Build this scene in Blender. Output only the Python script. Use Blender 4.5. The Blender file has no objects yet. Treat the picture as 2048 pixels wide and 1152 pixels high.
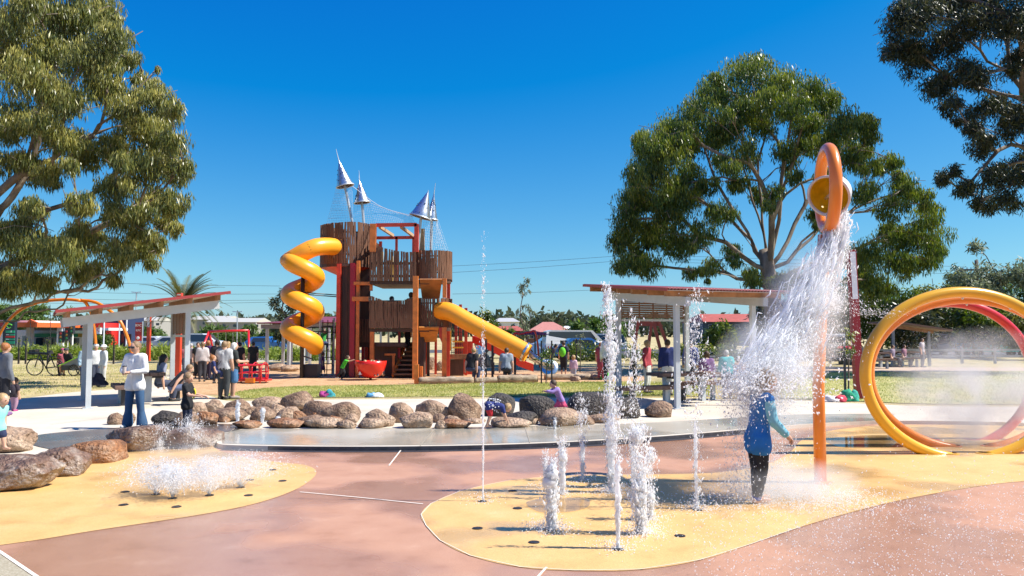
import bpy, bmesh, math, random
import numpy as np
from mathutils import Vector, Matrix, Euler, geometry, noise

random.seed(7); np.random.seed(7)
SC = bpy.context.scene
COL = SC.collection
R = math.radians

# ------------------------------------------------------------------ camera
F_PX, CAM_H, HOR = 1593.0, 1.85, 665.0          # focal length in photo pixels, eye height, horizon row
PITCH = math.atan((HOR - 576.0) / F_PX)
cam_d = bpy.data.cameras.new('camera')
cam = bpy.data.objects.new('camera', cam_d); COL.objects.link(cam)
cam_d.sensor_width = 36.0; cam_d.lens = 36.0 * F_PX / 2048.0
cam_d.clip_start = 0.05; cam_d.clip_end = 6000.0
cam.location = (0, 0, CAM_H); cam.rotation_euler = (R(90) + PITCH, 0, 0)
SC.camera = cam

# ------------------------------------------------------------------ sky, sun, exposure
SUN_EL, SUN_AZ = R(50.0), R(94.0)  # azimuth from +Y towards +X
w = bpy.data.worlds.new('World'); SC.world = w; w.use_nodes = True
nt = w.node_tree; nt.nodes.clear()
sky = nt.nodes.new('ShaderNodeTexSky'); sky.sky_type = 'NISHITA'; sky.sun_disc = False
sky.sun_elevation = SUN_EL; sky.sun_rotation = SUN_AZ
sky.altitude = 0; sky.air_density = 1.0; sky.dust_density = 0.25; sky.ozone_density = 5.0
bg = nt.nodes.new('ShaderNodeBackground'); bg.inputs['Strength'].default_value = 0.084
ow = nt.nodes.new('ShaderNodeOutputWorld')
# the photograph's azure grade of a clear sky: one linear map per channel over the whole dome
tn = nt.nodes.new('ShaderNodeVectorMath'); tn.operation = 'MULTIPLY_ADD'; tn.inputs[1].default_value = (0.75, 0.9, 0.55); tn.inputs[2].default_value = (-1.02, -0.45, 2.67)
tm = nt.nodes.new('ShaderNodeVectorMath'); tm.operation = 'MAXIMUM'; tm.inputs[1].default_value = (0.02, 0.05, 0.1)
nt.links.new(sky.outputs[0], tn.inputs[0]); nt.links.new(tn.outputs[0], tm.inputs[0]); nt.links.new(tm.outputs[0], bg.inputs[0]); nt.links.new(bg.outputs[0], ow.inputs[0])
sd = bpy.data.lights.new('sun', 'SUN'); sd.energy = 5.0; sd.angle = R(0.53); sd.color = (1.0, 0.95, 0.87)
sun = bpy.data.objects.new('sun', sd); COL.objects.link(sun)
sdir = Vector((math.sin(SUN_AZ) * math.cos(SUN_EL), math.cos(SUN_AZ) * math.cos(SUN_EL), math.sin(SUN_EL)))
sun.rotation_euler = sdir.to_track_quat('Z', 'Y').to_euler(); sun.location = (30, 20, 40)
vs = SC.view_settings
vs.view_transform = 'Standard'; vs.look = 'None'; vs.gamma = 1.0; vs.exposure = 0.74; vs.use_curve_mapping = False
SC.cycles.use_denoising = True
SC.cycles.max_bounces = 8; SC.cycles.transparent_max_bounces = 24; SC.cycles.volume_bounces = 1
SC.cycles.caustics_reflective = False; SC.cycles.caustics_refractive = False
SC.cycles.volume_step_rate = 2.0

# ------------------------------------------------------------------ pixel -> place
GZ = 0.07
def ray(x, y):
    u, v = (x - 1024.0) / F_PX, (576.0 - y) / F_PX
    return Vector((u, math.cos(PITCH) - v * math.sin(PITCH), math.sin(PITCH) + v * math.cos(PITCH)))
def W(x, y, Y):
    d = ray(x, y); return Vector((0, 0, CAM_H)) + d * (Y / d.y)
def G(x, y, z=GZ):
    d = ray(x, y); t = (z - CAM_H) / d.z
    return Vector((0, 0, CAM_H)) + d * t
def PM(Y): return F_PX / Y        # photo pixels per metre at depth Y

# ------------------------------------------------------------------ materials
MATS = {}
def srgb(r, g, b):
    f = lambda c: (c / 255 / 12.92) if c / 255 <= 0.04045 else ((c / 255 + 0.055) / 1.055) ** 2.4
    return (f(r), f(g), f(b))
def mat(name, col, rough=0.6, metal=0.0, var=0.0, scale=6.0, bump=0.0, bscale=40.0, col2=None, spec=0.5, coat=0.0, trans=0.0, emit=0.0, detail=6.0):
    if name in MATS: return MATS[name]
    m = bpy.data.materials.new(name); m.use_nodes = True
    n = m.node_tree; b = n.nodes['Principled BSDF']
    b.inputs['Base Color'].default_value = (*col, 1); b.inputs['Roughness'].default_value = rough
    b.inputs['Metallic'].default_value = metal; b.inputs['Specular IOR Level'].default_value = spec
    b.inputs['Coat Weight'].default_value = coat
    tc = n.nodes.new('ShaderNodeTexCoord')
    if var > 0 or col2:
        nz = n.nodes.new('ShaderNodeTexNoise'); nz.inputs['Scale'].default_value = scale; nz.inputs['Detail'].default_value = detail
        n.links.new(tc.outputs['Object'], nz.inputs['Vector'])
        rp = n.nodes.new('ShaderNodeValToRGB')
        c2 = col2 or tuple(max(0, c * (1 - var)) for c in col)
        c1 = col if col2 else tuple(min(1, c * (1 + var * 0.6)) for c in col)
        rp.color_ramp.elements[0].position = 0.34; rp.color_ramp.elements[0].color = (*c2, 1)
        rp.color_ramp.elements[1].position = 0.66; rp.color_ramp.elements[1].color = (*c1, 1)
        n.links.new(nz.outputs['Fac'], rp.inputs['Fac']); n.links.new(rp.outputs[0], b.inputs['Base Color'])
    if bump > 0:
        n2 = n.nodes.new('ShaderNodeTexNoise'); n2.inputs['Scale'].default_value = bscale; n2.inputs['Detail'].default_value = 5
        n.links.new(tc.outputs['Object'], n2.inputs['Vector'])
        bp = n.nodes.new('ShaderNodeBump'); bp.inputs['Strength'].default_value = bump; bp.inputs['Distance'].default_value = 0.02
        n.links.new(n2.outputs['Fac'], bp.inputs['Height']); n.links.new(bp.outputs[0], b.inputs['Normal'])
    if emit > 0:
        b.inputs['Emission Color'].default_value = (*col, 1); b.inputs['Emission Strength'].default_value = emit
    MATS[name] = m
    return m

def ramp_mat(name, stops, scale=3.0, rough=0.85, bump=0.4, bscale=60.0, rough_wet=None, wet_scale=0.6, wet_pos=(0.45, 0.6), detail=8.0, fine=None, bdist=0.02, stretch=None, spec=0.5):
    """noise driven colour ramp; fine=(scale, amount) multiplies a finer grain; rough_wet adds damp, glossier patches"""
    m = bpy.data.materials.new(name); m.use_nodes = True
    n = m.node_tree; b = n.nodes['Principled BSDF']; L = n.links.new
    b.inputs['Specular IOR Level'].default_value = spec
    tc = n.nodes.new('ShaderNodeTexCoord'); src = tc.outputs['Object']
    if stretch:
        mp = n.nodes.new('ShaderNodeMapping'); mp.inputs['Scale'].default_value = stretch; L(src, mp.inputs[0]); src = mp.outputs[0]
    nz = n.nodes.new('ShaderNodeTexNoise'); nz.inputs['Scale'].default_value = scale; nz.inputs['Detail'].default_value = detail; nz.inputs['Roughness'].default_value = 0.62
    L(src, nz.inputs['Vector'])
    rp = n.nodes.new('ShaderNodeValToRGB'); e = rp.color_ramp.elements
    while len(e) < len(stops): e.new(0.5)
    for el, (p, c) in zip(e, stops): el.position = p; el.color = (*c, 1)
    L(nz.outputs['Fac'], rp.inputs['Fac']); colr = rp.outputs[0]
    if fine:
        n3 = n.nodes.new('ShaderNodeTexNoise'); n3.inputs['Scale'].default_value = fine[0]; n3.inputs['Detail'].default_value = 4
        L(src, n3.inputs['Vector'])
        mr = n.nodes.new('ShaderNodeMapRange'); mr.inputs[1].default_value = 0.3; mr.inputs[2].default_value = 0.7
        mr.inputs[3].default_value = 1 - fine[1]; mr.inputs[4].default_value = 1 + fine[1]
        L(n3.outputs['Fac'], mr.inputs[0])
        mx = n.nodes.new('ShaderNodeVectorMath'); mx.operation = 'SCALE'
        L(colr, mx.inputs[0]); L(mr.outputs[0], mx.inputs['Scale']); colr = mx.outputs[0]
    if rough_wet is not None:
        n4 = n.nodes.new('ShaderNodeTexNoise'); n4.inputs['Scale'].default_value = wet_scale; n4.inputs['Detail'].default_value = 3
        L(src, n4.inputs['Vector'])
        m2 = n.nodes.new('ShaderNodeMapRange'); m2.inputs[1].default_value = wet_pos[0]; m2.inputs[2].default_value = wet_pos[1]
        m2.inputs[3].default_value = rough; m2.inputs[4].default_value = rough_wet
        L(n4.outputs['Fac'], m2.inputs[0]); L(m2.outputs[0], b.inputs['Roughness'])
        m3 = n.nodes.new('ShaderNodeMapRange'); m3.inputs[1].default_value = wet_pos[0]; m3.inputs[2].default_value = wet_pos[1]
        m3.inputs[3].default_value = 1.0; m3.inputs[4].default_value = 0.88
        L(n4.outputs['Fac'], m3.inputs[0])
        sc = n.nodes.new('ShaderNodeVectorMath'); sc.operation = 'SCALE'
        L(colr, sc.inputs[0]); L(m3.outputs[0], sc.inputs['Scale']); colr = sc.outputs[0]
    else:
        b.inputs['Roughness'].default_value = rough
    L(colr, b.inputs['Base Color'])
    if bump > 0:
        n2 = n.nodes.new('ShaderNodeTexNoise'); n2.inputs['Scale'].default_value = bscale; n2.inputs['Detail'].default_value = 6
        L(src, n2.inputs['Vector'])
        bp = n.nodes.new('ShaderNodeBump'); bp.inputs['Strength'].default_value = bump; bp.inputs['Distance'].default_value = bdist
        L(n2.outputs['Fac'], bp.inputs['Height']); L(bp.outputs[0], b.inputs['Normal'])
    MATS[name] = m
    return m

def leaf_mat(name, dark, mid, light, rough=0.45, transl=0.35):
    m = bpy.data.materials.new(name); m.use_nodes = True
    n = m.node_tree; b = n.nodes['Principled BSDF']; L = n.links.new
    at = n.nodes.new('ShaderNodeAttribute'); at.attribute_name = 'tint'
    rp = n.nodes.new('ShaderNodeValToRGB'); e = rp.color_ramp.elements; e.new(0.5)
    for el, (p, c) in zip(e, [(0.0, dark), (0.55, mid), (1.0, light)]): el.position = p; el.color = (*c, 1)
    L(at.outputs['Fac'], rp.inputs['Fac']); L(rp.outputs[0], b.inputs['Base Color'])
    b.inputs['Roughness'].default_value = rough
    tr = n.nodes.new('ShaderNodeBsdfTranslucent')
    hsv = n.nodes.new('ShaderNodeHueSaturation'); hsv.inputs['Value'].default_value = 1.5; hsv.inputs['Saturation'].default_value = 1.15
    L(rp.outputs[0], hsv.inputs['Color']); L(hsv.outputs[0], tr.inputs['Color'])
    mx = n.nodes.new('ShaderNodeMixShader'); mx.inputs[0].default_value = transl
    L(b.outputs[0], mx.inputs[1]); L(tr.outputs[0], mx.inputs[2]); L(mx.outputs[0], n.nodes['Material Output'].inputs['Surface'])
    MATS[name] = m
    return m

# ------------------------------------------------------------------ mesh helpers
def tag(o, label=None, cat=None, group=None, kind=None):
    if label: o['label'] = label
    if cat: o['category'] = cat
    if group: o['group'] = group
    if kind: o['kind'] = kind
    return o
def thing(name, label, cat, loc=(0, 0, 0), group=None, rz=0.0):
    o = bpy.data.objects.new(name, None); COL.objects.link(o); o.empty_display_size = 0.2
    o.location = loc; o.rotation_euler = (0, 0, rz)
    return tag(o, label, cat, group)
def origin(p):
    v = Vector((0, 0, 0))
    while p is not None: v += p.location; p = p.parent
    return v
def link(name, me, m=None, parent=None):
    o = bpy.data.objects.new(name, me); COL.objects.link(o)
    if m is not None and not me.materials: me.materials.append(m)
    o.parent = parent
    return o
def children(o): return [c for c in COL.objects if c.parent == o]
def copy_tree(o, parent=None, kids=None):
    kids = kids if kids is not None else KIDS(o)
    c = o.copy(); COL.objects.link(c); c.parent = parent
    for ch in o.children: copy_tree(ch, c, ())
    return c
def KIDS(o): return o.children

class MB:
    def __init__(s): s.v = []; s.f = []; s.mi = []; s.cur = 0
    def add(s, vs, fs):
        k = len(s.v); s.v += [tuple(p) for p in vs]; s.f += [tuple(i + k for i in f) for f in fs]; s.mi += [s.cur] * len(fs); return s
    def box(s, c, sz, rz=0.0, rot=None):
        hx, hy, hz = sz[0] / 2, sz[1] / 2, sz[2] / 2
        M = rot if rot is not None else Matrix.Rotation(rz, 3, 'Z')
        c = Vector(c)
        vs = [c + M @ Vector((x * hx, y * hy, z * hz)) for x in (-1, 1) for y in (-1, 1) for z in (-1, 1)]
        return s.add(vs, [(0, 1, 3, 2), (4, 6, 7, 5), (0, 4, 5, 1), (2, 3, 7, 6), (0, 2, 6, 4), (1, 5, 7, 3)])
    def beam(s, p, q, wd, ht, up=(0, 0, 1)):
        p, q = Vector(p), Vector(q); d = q - p; z = d.normalized(); u = Vector(up)
        if abs(z.dot(u)) > 0.98: u = Vector((0, 1, 0))
        x = z.cross(u).normalized(); y = x.cross(z)
        vs = [c + x * (a * wd / 2) + y * (b * ht / 2) for c in (p, q) for a in (-1, 1) for b in (-1, 1)]
        return s.add(vs, [(0, 1, 3, 2), (4, 6, 7, 5), (0, 4, 5, 1), (2, 3, 7, 6), (0, 2, 6, 4), (1, 5, 7, 3)])
    def tube(s, pts, rad, n=10, cap=True, closed=False, flat=None):
        pts = [Vector(p) for p in pts]; m = len(pts)
        rad = rad if hasattr(rad, '__len__') else [rad] * m
        k = len(s.v); vs = []; fs = []
        t0 = (pts[1] - pts[0]).normalized(); ref = Vector((0, 0, 1)) if abs(t0.z) < 0.9 else Vector((1, 0, 0))
        x = t0.cross(ref).normalized()
        for i in range(m):
            if closed: t = (pts[(i + 1) % m] - pts[i - 1]).normalized()
            else: t = (pts[min(i + 1, m - 1)] - pts[max(i - 1, 0)]).normalized()
            x = (x - t * x.dot(t)); x = x.normalized() if x.length > 1e-6 else t.orthogonal().normalized()
            y = t.cross(x)
            for j in range(n):
                a = 2 * math.pi * j / n
                vs.append(pts[i] + (x * math.cos(a) + y * math.sin(a)) * rad[i])
        for i in range(m if closed else m - 1):
            for j in range(n):
                a, b = i * n + j, i * n + (j + 1) % n
                c, d = ((i + 1) % m) * n + (j + 1) % n, ((i + 1) % m) * n + j
                fs.append((a, d, c, b))
        if cap and not closed:
            fs.append(tuple(range(n))); fs.append(tuple((m - 1) * n + j for j in range(n - 1, -1, -1)))
        return s.add(vs, fs)
    def capsule(s, p, q, r1, r2, n=10):
        p, q = Vector(p), Vector(q); d = q - p; L = d.length
        t = d / L if L > 1e-6 else Vector((0, 0, 1))
        pts, rad = [], []
        for a in (-80, -50, -20): pts.append(p + t * (r1 * math.sin(R(a)))); rad.append(r1 * math.cos(R(a)))
        pts.append(p); rad.append(r1); pts.append(q); rad.append(r2)
        for a in (20, 50, 80): pts.append(q + t * (r2 * math.sin(R(a)))); rad.append(r2 * math.cos(R(a)))
        if L < 1e-4: pts[4] = q + t * 1e-3
        return s.tube(pts, rad, n)
    def ell(s, c, r, nu=12, nv=8, rot=None):
        c = Vector(c); M = rot if rot is not None else Matrix.Identity(3)
        vs = [c + M @ Vector((0, 0, r[2]))]
        for i in range(1, nv):
            th = math.pi * i / nv
            for j in range(nu):
                a = 2 * math.pi * j / nu
                vs.append(c + M @ Vector((r[0] * math.sin(th) * math.cos(a), r[1] * math.sin(th) * math.sin(a), r[2] * math.cos(th))))
        vs.append(c + M @ Vector((0, 0, -r[2]))); fs = []
        for j in range(nu): fs.append((0, 1 + j, 1 + (j + 1) % nu))
        for i in range(nv - 2):
            for j in range(nu):
                a = 1 + i * nu + j; b = 1 + i * nu + (j + 1) % nu
                fs.append((a, a + nu, b + nu, b))
        last = len(vs) - 1; o = 1 + (nv - 2) * nu
        for j in range(nu): fs.append((last, o + (j + 1) % nu, o + j))
        return s.add(vs, fs)
    def lathe(s, prof, c, n=24, rot=None, a0=0.0, a1=2 * math.pi):
        c = Vector(c); M = rot if rot is not None else Matrix.Identity(3); full = abs(a1 - a0 - 2 * math.pi) < 1e-6
        na = n if full else n + 1; vs = []; fs = []
        for (r, z) in prof:
            for j in range(na):
                a = a0 + (a1 - a0) * j / n
                vs.append(c + M @ Vector((r * math.cos(a), r * math.sin(a), z)))
        for i in range(len(prof) - 1):
            for j in range(n):
                a, b = i * na + j, i * na + (j + 1) % na
                fs.append((a, b, b + na, a + na))
        return s.add(vs, fs)
    def prism(s, poly, z0, z1):
        """poly: list of (x,y); vertical extrusion"""
        n = len(poly); vs = [(x, y, z1) for x, y in poly] + [(x, y, z0) for x, y in poly]
        tri = geometry.tessellate_polygon([[Vector((x, y, 0)) for x, y in poly]])
        fs = []
        for t in tri:
            a, b, c = [Vector((*poly[i], 0)) for i in t]
            fs.append(tuple(t) if (b - a).cross(c - a).z > 0 else tuple(reversed(t)))
        fs += [tuple(n + i for i in reversed(f)) for f in list(fs)]
        area = sum(poly[i][0] * poly[(i + 1) % n][1] - poly[(i + 1) % n][0] * poly[i][1] for i in range(n))
        for i in range(n):
            j = (i + 1) % n
            fs.append((i, n + i, n + j, j) if area > 0 else (j, n + j, n + i, i))
        return s.add(vs, fs)
    def sheet(s, poly, z):
        vs = [(x, y, z) for x, y in poly]
        tri = geometry.tessellate_polygon([[Vector((x, y, 0)) for x, y in poly]]); fs = []
        for t in tri:
            a, b, c = [Vector((*poly[i], 0)) for i in t]
            fs.append(tuple(t) if (b - a).cross(c - a).z > 0 else tuple(reversed(t)))
        return s.add(vs, fs)
    def profile(s, poly, M, wd):
        """poly in (a,b) of the frame M (4x4: x=a, z=b), thickness wd along frame y, centred"""
        n = len(poly); vs = [M @ Vector((a, -wd / 2, b)) for a, b in poly] + [M @ Vector((a, wd / 2, b)) for a, b in poly]
        tri = geometry.tessellate_polygon([[Vector((a, b, 0)) for a, b in poly]]); fs = []
        for t in tri: fs.append(tuple(t)); fs.append(tuple(n + i for i in reversed(t)))
        for i in range(n): j = (i + 1) % n; fs.append((i, n + i, n + j, j))
        return s.add(vs, fs)
    def mesh(s, name, off=Vector((0, 0, 0))):
        me = bpy.data.meshes.new(name)
        me.from_pydata([(a - off.x, b - off.y, c - off.z) for a, b, c in s.v], [], s.f); return me
    def build(s, name, m, parent=None, smooth=False, fix=True, local=False):
        off = Vector((0, 0, 0)) if local else origin(parent)
        me = s.mesh(name, off)
        for mm in (m if isinstance(m, (list, tuple)) else [m]): me.materials.append(mm)
        if any(s.mi): me.polygons.foreach_set('material_index', s.mi)
        if fix:
            bm = bmesh.new(); bm.from_mesh(me); bmesh.ops.recalc_face_normals(bm, faces=bm.faces); bm.to_mesh(me); bm.free()
        if smooth: me.polygons.foreach_set('use_smooth', [True] * len(me.polygons))
        me.update()
        return link(name, me, None, parent)

def np_mesh(name, V, F, m, parent=None, smooth=False, tint=None):
    """V (n,3) float, F (k,3|4) int; vertices already relative to the parent"""
    me = bpy.data.meshes.new(name); k, c = F.shape
    me.vertices.add(len(V)); me.vertices.foreach_set('co', np.ascontiguousarray(V, dtype=np.float32).ravel())
    me.loops.add(k * c); me.loops.foreach_set('vertex_index', np.ascontiguousarray(F, dtype=np.int32).ravel())
    me.polygons.add(k); me.polygons.foreach_set('loop_start', np.arange(0, k * c, c, dtype=np.int32))
    if smooth: me.polygons.foreach_set('use_smooth', np.ones(k, dtype=bool))
    if tint is not None:
        a = me.attributes.new('tint', 'FLOAT', 'FACE'); a.data.foreach_set('value', np.asarray(tint, dtype=np.float32))
    me.update(calc_edges=True)
    return link(name, me, m, parent)

def catmull(pts, k=6, closed=False):
    pts = [Vector(p) for p in pts]; n = len(pts); out = []
    rng = range(n if closed else n - 1)
    for i in rng:
        p0 = pts[(i - 1) % n] if closed or i > 0 else pts[0] * 2 - pts[1]
        p1, p2 = pts[i], pts[(i + 1) % n]
        p3 = pts[(i + 2) % n] if closed or i + 2 < n else pts[-1] * 2 - pts[-2]
        for j in range(k):
            t = j / k
            out.append(0.5 * ((2 * p1) + (p2 - p0) * t + (2 * p0 - 5 * p1 + 4 * p2 - p3) * t * t + (3 * p1 - p0 - 3 * p2 + p3) * t ** 3))
    if not closed: out.append(pts[-1])
    return out
def remesh(mb, vox, smooth_it=2):
    """union of overlapping closed shells as one continuous surface"""
    me = mb.mesh('tmp'); o = bpy.data.objects.new('tmp', me); COL.objects.link(o)
    bm = bmesh.new(); bm.from_mesh(me); bmesh.ops.recalc_face_normals(bm, faces=bm.faces); bm.to_mesh(me); bm.free()
    md = o.modifiers.new('r', 'REMESH'); md.mode = 'VOXEL'; md.voxel_size = vox
    if smooth_it: sm = o.modifiers.new('s', 'SMOOTH'); sm.iterations = smooth_it; sm.factor = 0.5
    dm = o.modifiers.new('d', 'DECIMATE'); dm.ratio = 0.5
    dg = bpy.context.evaluated_depsgraph_get()
    res = bpy.data.meshes.new_from_object(o.evaluated_get(dg))
    bpy.data.objects.remove(o); bpy.data.meshes.remove(me)
    res.polygons.foreach_set('use_smooth', [True] * len(res.polygons))
    return res
def text_mesh(txt, size, depth=0.004):
    c = bpy.data.curves.new('t', 'FONT'); c.body = txt; c.size = size; c.align_x = 'CENTER'; c.align_y = 'CENTER'; c.extrude = depth; c.resolution_u = 2
    o = bpy.data.objects.new('t', c); COL.objects.link(o)
    me = bpy.data.meshes.new_from_object(o.evaluated_get(bpy.context.evaluated_depsgraph_get()))
    bpy.data.objects.remove(o); me.materials.clear()
    return me
# ================================================================== GROUND
def gp(pts, z=GZ): return [tuple(G(x, y, z).xy) for x, y in pts]
def smooth_poly(pts, k=6): return [tuple(p.xy) for p in catmull([Vector((x, y, 0)) for x, y in pts], k, closed=True)]
def smooth_open(pts, k=6): return [tuple(p.xy) for p in catmull([Vector((x, y, 0)) for x, y in pts], k)]

M_pad = ramp_mat('coloured_concrete_mauve', [(0.25, (0.36, 0.18, 0.105)), (0.45, (0.45, 0.24, 0.15)), (0.6, (0.475, 0.26, 0.165)), (0.8, (0.55, 0.335, 0.23))], scale=2.2, rough=0.6, bump=0.4, bscale=200,
                 rough_wet=0.09, wet_scale=0.42, wet_pos=(0.44, 0.53), fine=(120, 0.24), bdist=0.004)
M_yel = ramp_mat('coloured_concrete_yellow', [(0.25, (0.54, 0.315, 0.105)), (0.45, (0.64, 0.39, 0.14)), (0.6, (0.665, 0.415, 0.16)), (0.8, (0.73, 0.50, 0.24))], scale=1.9, rough=0.55, bump=0.4, bscale=200,
                 rough_wet=0.14, wet_scale=0.5, wet_pos=(0.52, 0.60), fine=(120, 0.2), bdist=0.004)
M_con = ramp_mat('pale_concrete', [(0.25, (0.50, 0.42, 0.32)), (0.5, (0.58, 0.51, 0.41)), (0.75, (0.66, 0.60, 0.50))], scale=0.8, rough=0.8, bump=0.2, bscale=150, fine=(110, 0.08), bdist=0.004)
M_wetcon = ramp_mat('wet_concrete', [(0.25, (0.37, 0.32, 0.24)), (0.5, (0.44, 0.40, 0.32)), (0.75, (0.50, 0.46, 0.38))], scale=0.7, rough=0.35, bump=0.12, bscale=120, rough_wet=0.08, wet_scale=0.5, wet_pos=(0.4, 0.55), fine=(90, 0.07), bdist=0.004)
M_agg = ramp_mat('exposed_aggregate', [(0.3, (0.24, 0.20, 0.13)), (0.5, (0.36, 0.31, 0.21)), (0.7, (0.5, 0.45, 0.34))], scale=60, rough=0.85, bump=0.5, bscale=160, bdist=0.006)
M_dry = ramp_mat('dry_grass', [(0.28, (0.17, 0.19, 0.05)), (0.45, (0.42, 0.34, 0.155)), (0.6, (0.52, 0.42, 0.22)), (0.75, (0.60, 0.49, 0.29))], scale=0.22, rough=0.95, bump=0.8, bscale=30, fine=(14, 0.25), bdist=0.05)
M_lawn = ramp_mat('lawn_turf', [(0.25, (0.22, 0.26, 0.06)), (0.42, (0.38, 0.38, 0.115)), (0.6, (0.52, 0.46, 0.19)), (0.8, (0.62, 0.53, 0.29))], scale=0.55, rough=0.95, bump=0.8, bscale=40, fine=(22, 0.3), bdist=0.05)
M_bark = ramp_mat('bark_mulch', [(0.25, (0.42, 0.235, 0.105)), (0.5, (0.60, 0.36, 0.18)), (0.75, (0.70, 0.48, 0.27))], scale=4.0, rough=0.95, bump=0.9, bscale=45, fine=(30, 0.3), bdist=0.05)
M_road = ramp_mat('asphalt', [(0.3, (0.05, 0.05, 0.055)), (0.7, (0.09, 0.09, 0.095))], scale=2, rough=0.9, bump=0.2, bscale=80)
M_dirt = ramp_mat('gravel_path', [(0.3, (0.42, 0.30, 0.21)), (0.7, (0.56, 0.43, 0.32))], scale=3, rough=0.95, bump=0.4, bscale=80)
M_joint = mat('joint_filler', (0.78, 0.72, 0.62), 0.7)
M_dark = mat('black_plastic', (0.02, 0.02, 0.022), 0.5)

def sheet(name, poly, z, m, kind='structure'):
    o = MB().sheet(poly, z).build(name, m, None, fix=False); o['kind'] = kind; return o

# lip between the pad and the upper pavement, photo pixels left to right (world beyond the frame)
lip_px = [(-700, 1075), (-250, 1030), (0, 972), (100, 944), (170, 918), (240, 893), (335, 884), (425, 880), (445, 889), (560, 892), (700, 893), (850, 892), (1000, 889), (1130, 884), (1240, 878), (1380, 868), (1500, 858), (1620, 848), (1740, 842), (1880, 842), (2060, 846), (2300, 858), (2700, 880)]
lip = smooth_open(gp(lip_px), 6)
sheet('splash_pad', [(-40, -30), (40, -30), (40, 19), (-40, 19)], 0.0, M_pad)
# upper pavement: a slab with its own thickness
back_px = [(2900, 800), (2400, 806), (2048, 813), (1850, 812), (1700, 806), (1600, 801), (1400, 797), (1240, 796), (1000, 797), (800, 798), (640, 799), (520, 801), (452, 801), (420, 792), (360, 778), (330, 770), (300, 768), (230, 778), (140, 785), (60, 795), (0, 803), (-200, 825), (-700, 870)]
back = smooth_open(gp(back_px), 4)
slab = lip + back
o = MB().prism(slab, -0.03, GZ).build('pavement', M_con); o['kind'] = 'structure'
gpoly = [(-900, 14.0), (-30, 14.0)] + [(x, y + 0.7) for x, y in smooth_open(gp(lip_px[6:20]), 3)] + [(45, 15.5), (900, 15.5), (1200, 1500), (-1200, 1500)]
sheet('ground', gpoly, 0.062, M_dry)
# wet concrete band along the lip and the shallow rill behind it
wet_front = smooth_open(gp([(445, 887), (560, 890), (700, 891), (850, 890), (1000, 887), (1130, 882), (1240, 876), (1380, 866), (1500, 856), (1640, 846), (1780, 840)]), 5)
wet_back = smooth_open(gp([(1790, 828), (1600, 829), (1400, 840), (1240, 848), (1000, 853), (800, 856), (640, 858), (500, 858), (440, 868)]), 5)
sheet('wet_pavement', wet_front + wet_back, GZ + 0.004, M_wetcon)
dr_b = [(x, y - 0.004) for x, y in smooth_open(gp([(447, 889), (560, 892), (700, 893), (850, 892), (1000, 889), (1130, 884), (1240, 878), (1380, 868), (1500, 858)]), 6)]
dr_a = [(x, y - 0.15) for x, y in dr_b]
mb = MB(); k_ = [(x, y - 0.003) for x, y in dr_b]
mb.add([(x, y, 0.0) for x, y in k_] + [(x, y, GZ - 0.004) for x, y in k_], [(i, i + 1, len(k_) + i + 1, len(k_) + i) for i in range(len(k_) - 1)])
o = mb.build('kerb_edge', mat('dark_kerb_face', (0.055, 0.055, 0.065), 0.35, var=0.3, scale=8), None, fix=False); o['kind'] = 'structure'  # face of the lip, coloured darker than the slab top
sheet('drain_channel', dr_a + dr_b[::-1], 0.004, mat('dark_drain', (0.05, 0.045, 0.05), 0.5, var=0.3, scale=20))
M_rill = ramp_mat('rill_base', [(0.3, (0.10, 0.085, 0.075)), (0.7, (0.17, 0.14, 0.12))], scale=1.2, rough=0.3, bump=0.2, rough_wet=0.06, wet_scale=0.8)
rill = smooth_poly(gp([(70, 872), (160, 862), (300, 852), (430, 848), (495, 853), (445, 866), (340, 880), (250, 890), (180, 905), (120, 902), (60, 888)]), 5)
sheet('rill', rill, GZ + 0.008, M_rill)
# lawn, bark play area, paths, road
lawn1 = smooth_open(gp([(455, 797), (640, 795), (820, 794), (1000, 793), (1240, 792), (1420, 793)]), 4) + smooth_open(gp([(1420, 768), (1240, 764), (1000, 767), (830, 770), (620, 773), (520, 778), (455, 788)]), 4)
sheet('lawn', lawn1, 0.078, M_lawn)
lawn2 = smooth_open(gp([(1560, 797), (1700, 802), (1850, 808), (2048, 809), (2500, 806)]), 4) + smooth_open(gp([(2500, 742), (2048, 743), (1800, 744), (1560, 745)]), 3)
sheet('lawn', lawn2, 0.079, M_lawn)
bark = smooth_open(gp([(352, 797), (410, 790), (455, 789), (520, 779), (620, 774), (830, 771), (1000, 768), (1240, 765), (1300, 758)]), 4) + smooth_open(gp([(1290, 738), (1100, 733), (900, 728), (640, 727), (470, 735), (390, 745), (345, 765)]), 4)
sheet('bark_play_area', bark, 0.074, M_bark)
pth = smooth_open(gp([(1560, 744), (1800, 743), (2048, 742), (2600, 741)]), 3) + smooth_open(gp([(2600, 735), (2048, 735), (1800, 734), (1560, 733)]), 3)
sheet('gravel_path', pth, 0.074, M_dirt)
pth2 = smooth_open(gp([(330, 770), (380, 745), (420, 730), (560, 722), (700, 722)]), 4) + smooth_open(gp([(700, 716), (560, 715), (430, 718), (370, 727), (300, 752), (255, 768)]), 4)
sheet('concrete_path', pth2, 0.0725, M_con)
sheet('road', [(-260, 66), (-6, 70), (-6, 82), (-260, 78)], 0.07, M_road)
sheet('car_park', [(2, 56), (70, 60), (70, 84), (2, 84)], 0.07, M_road)
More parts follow.
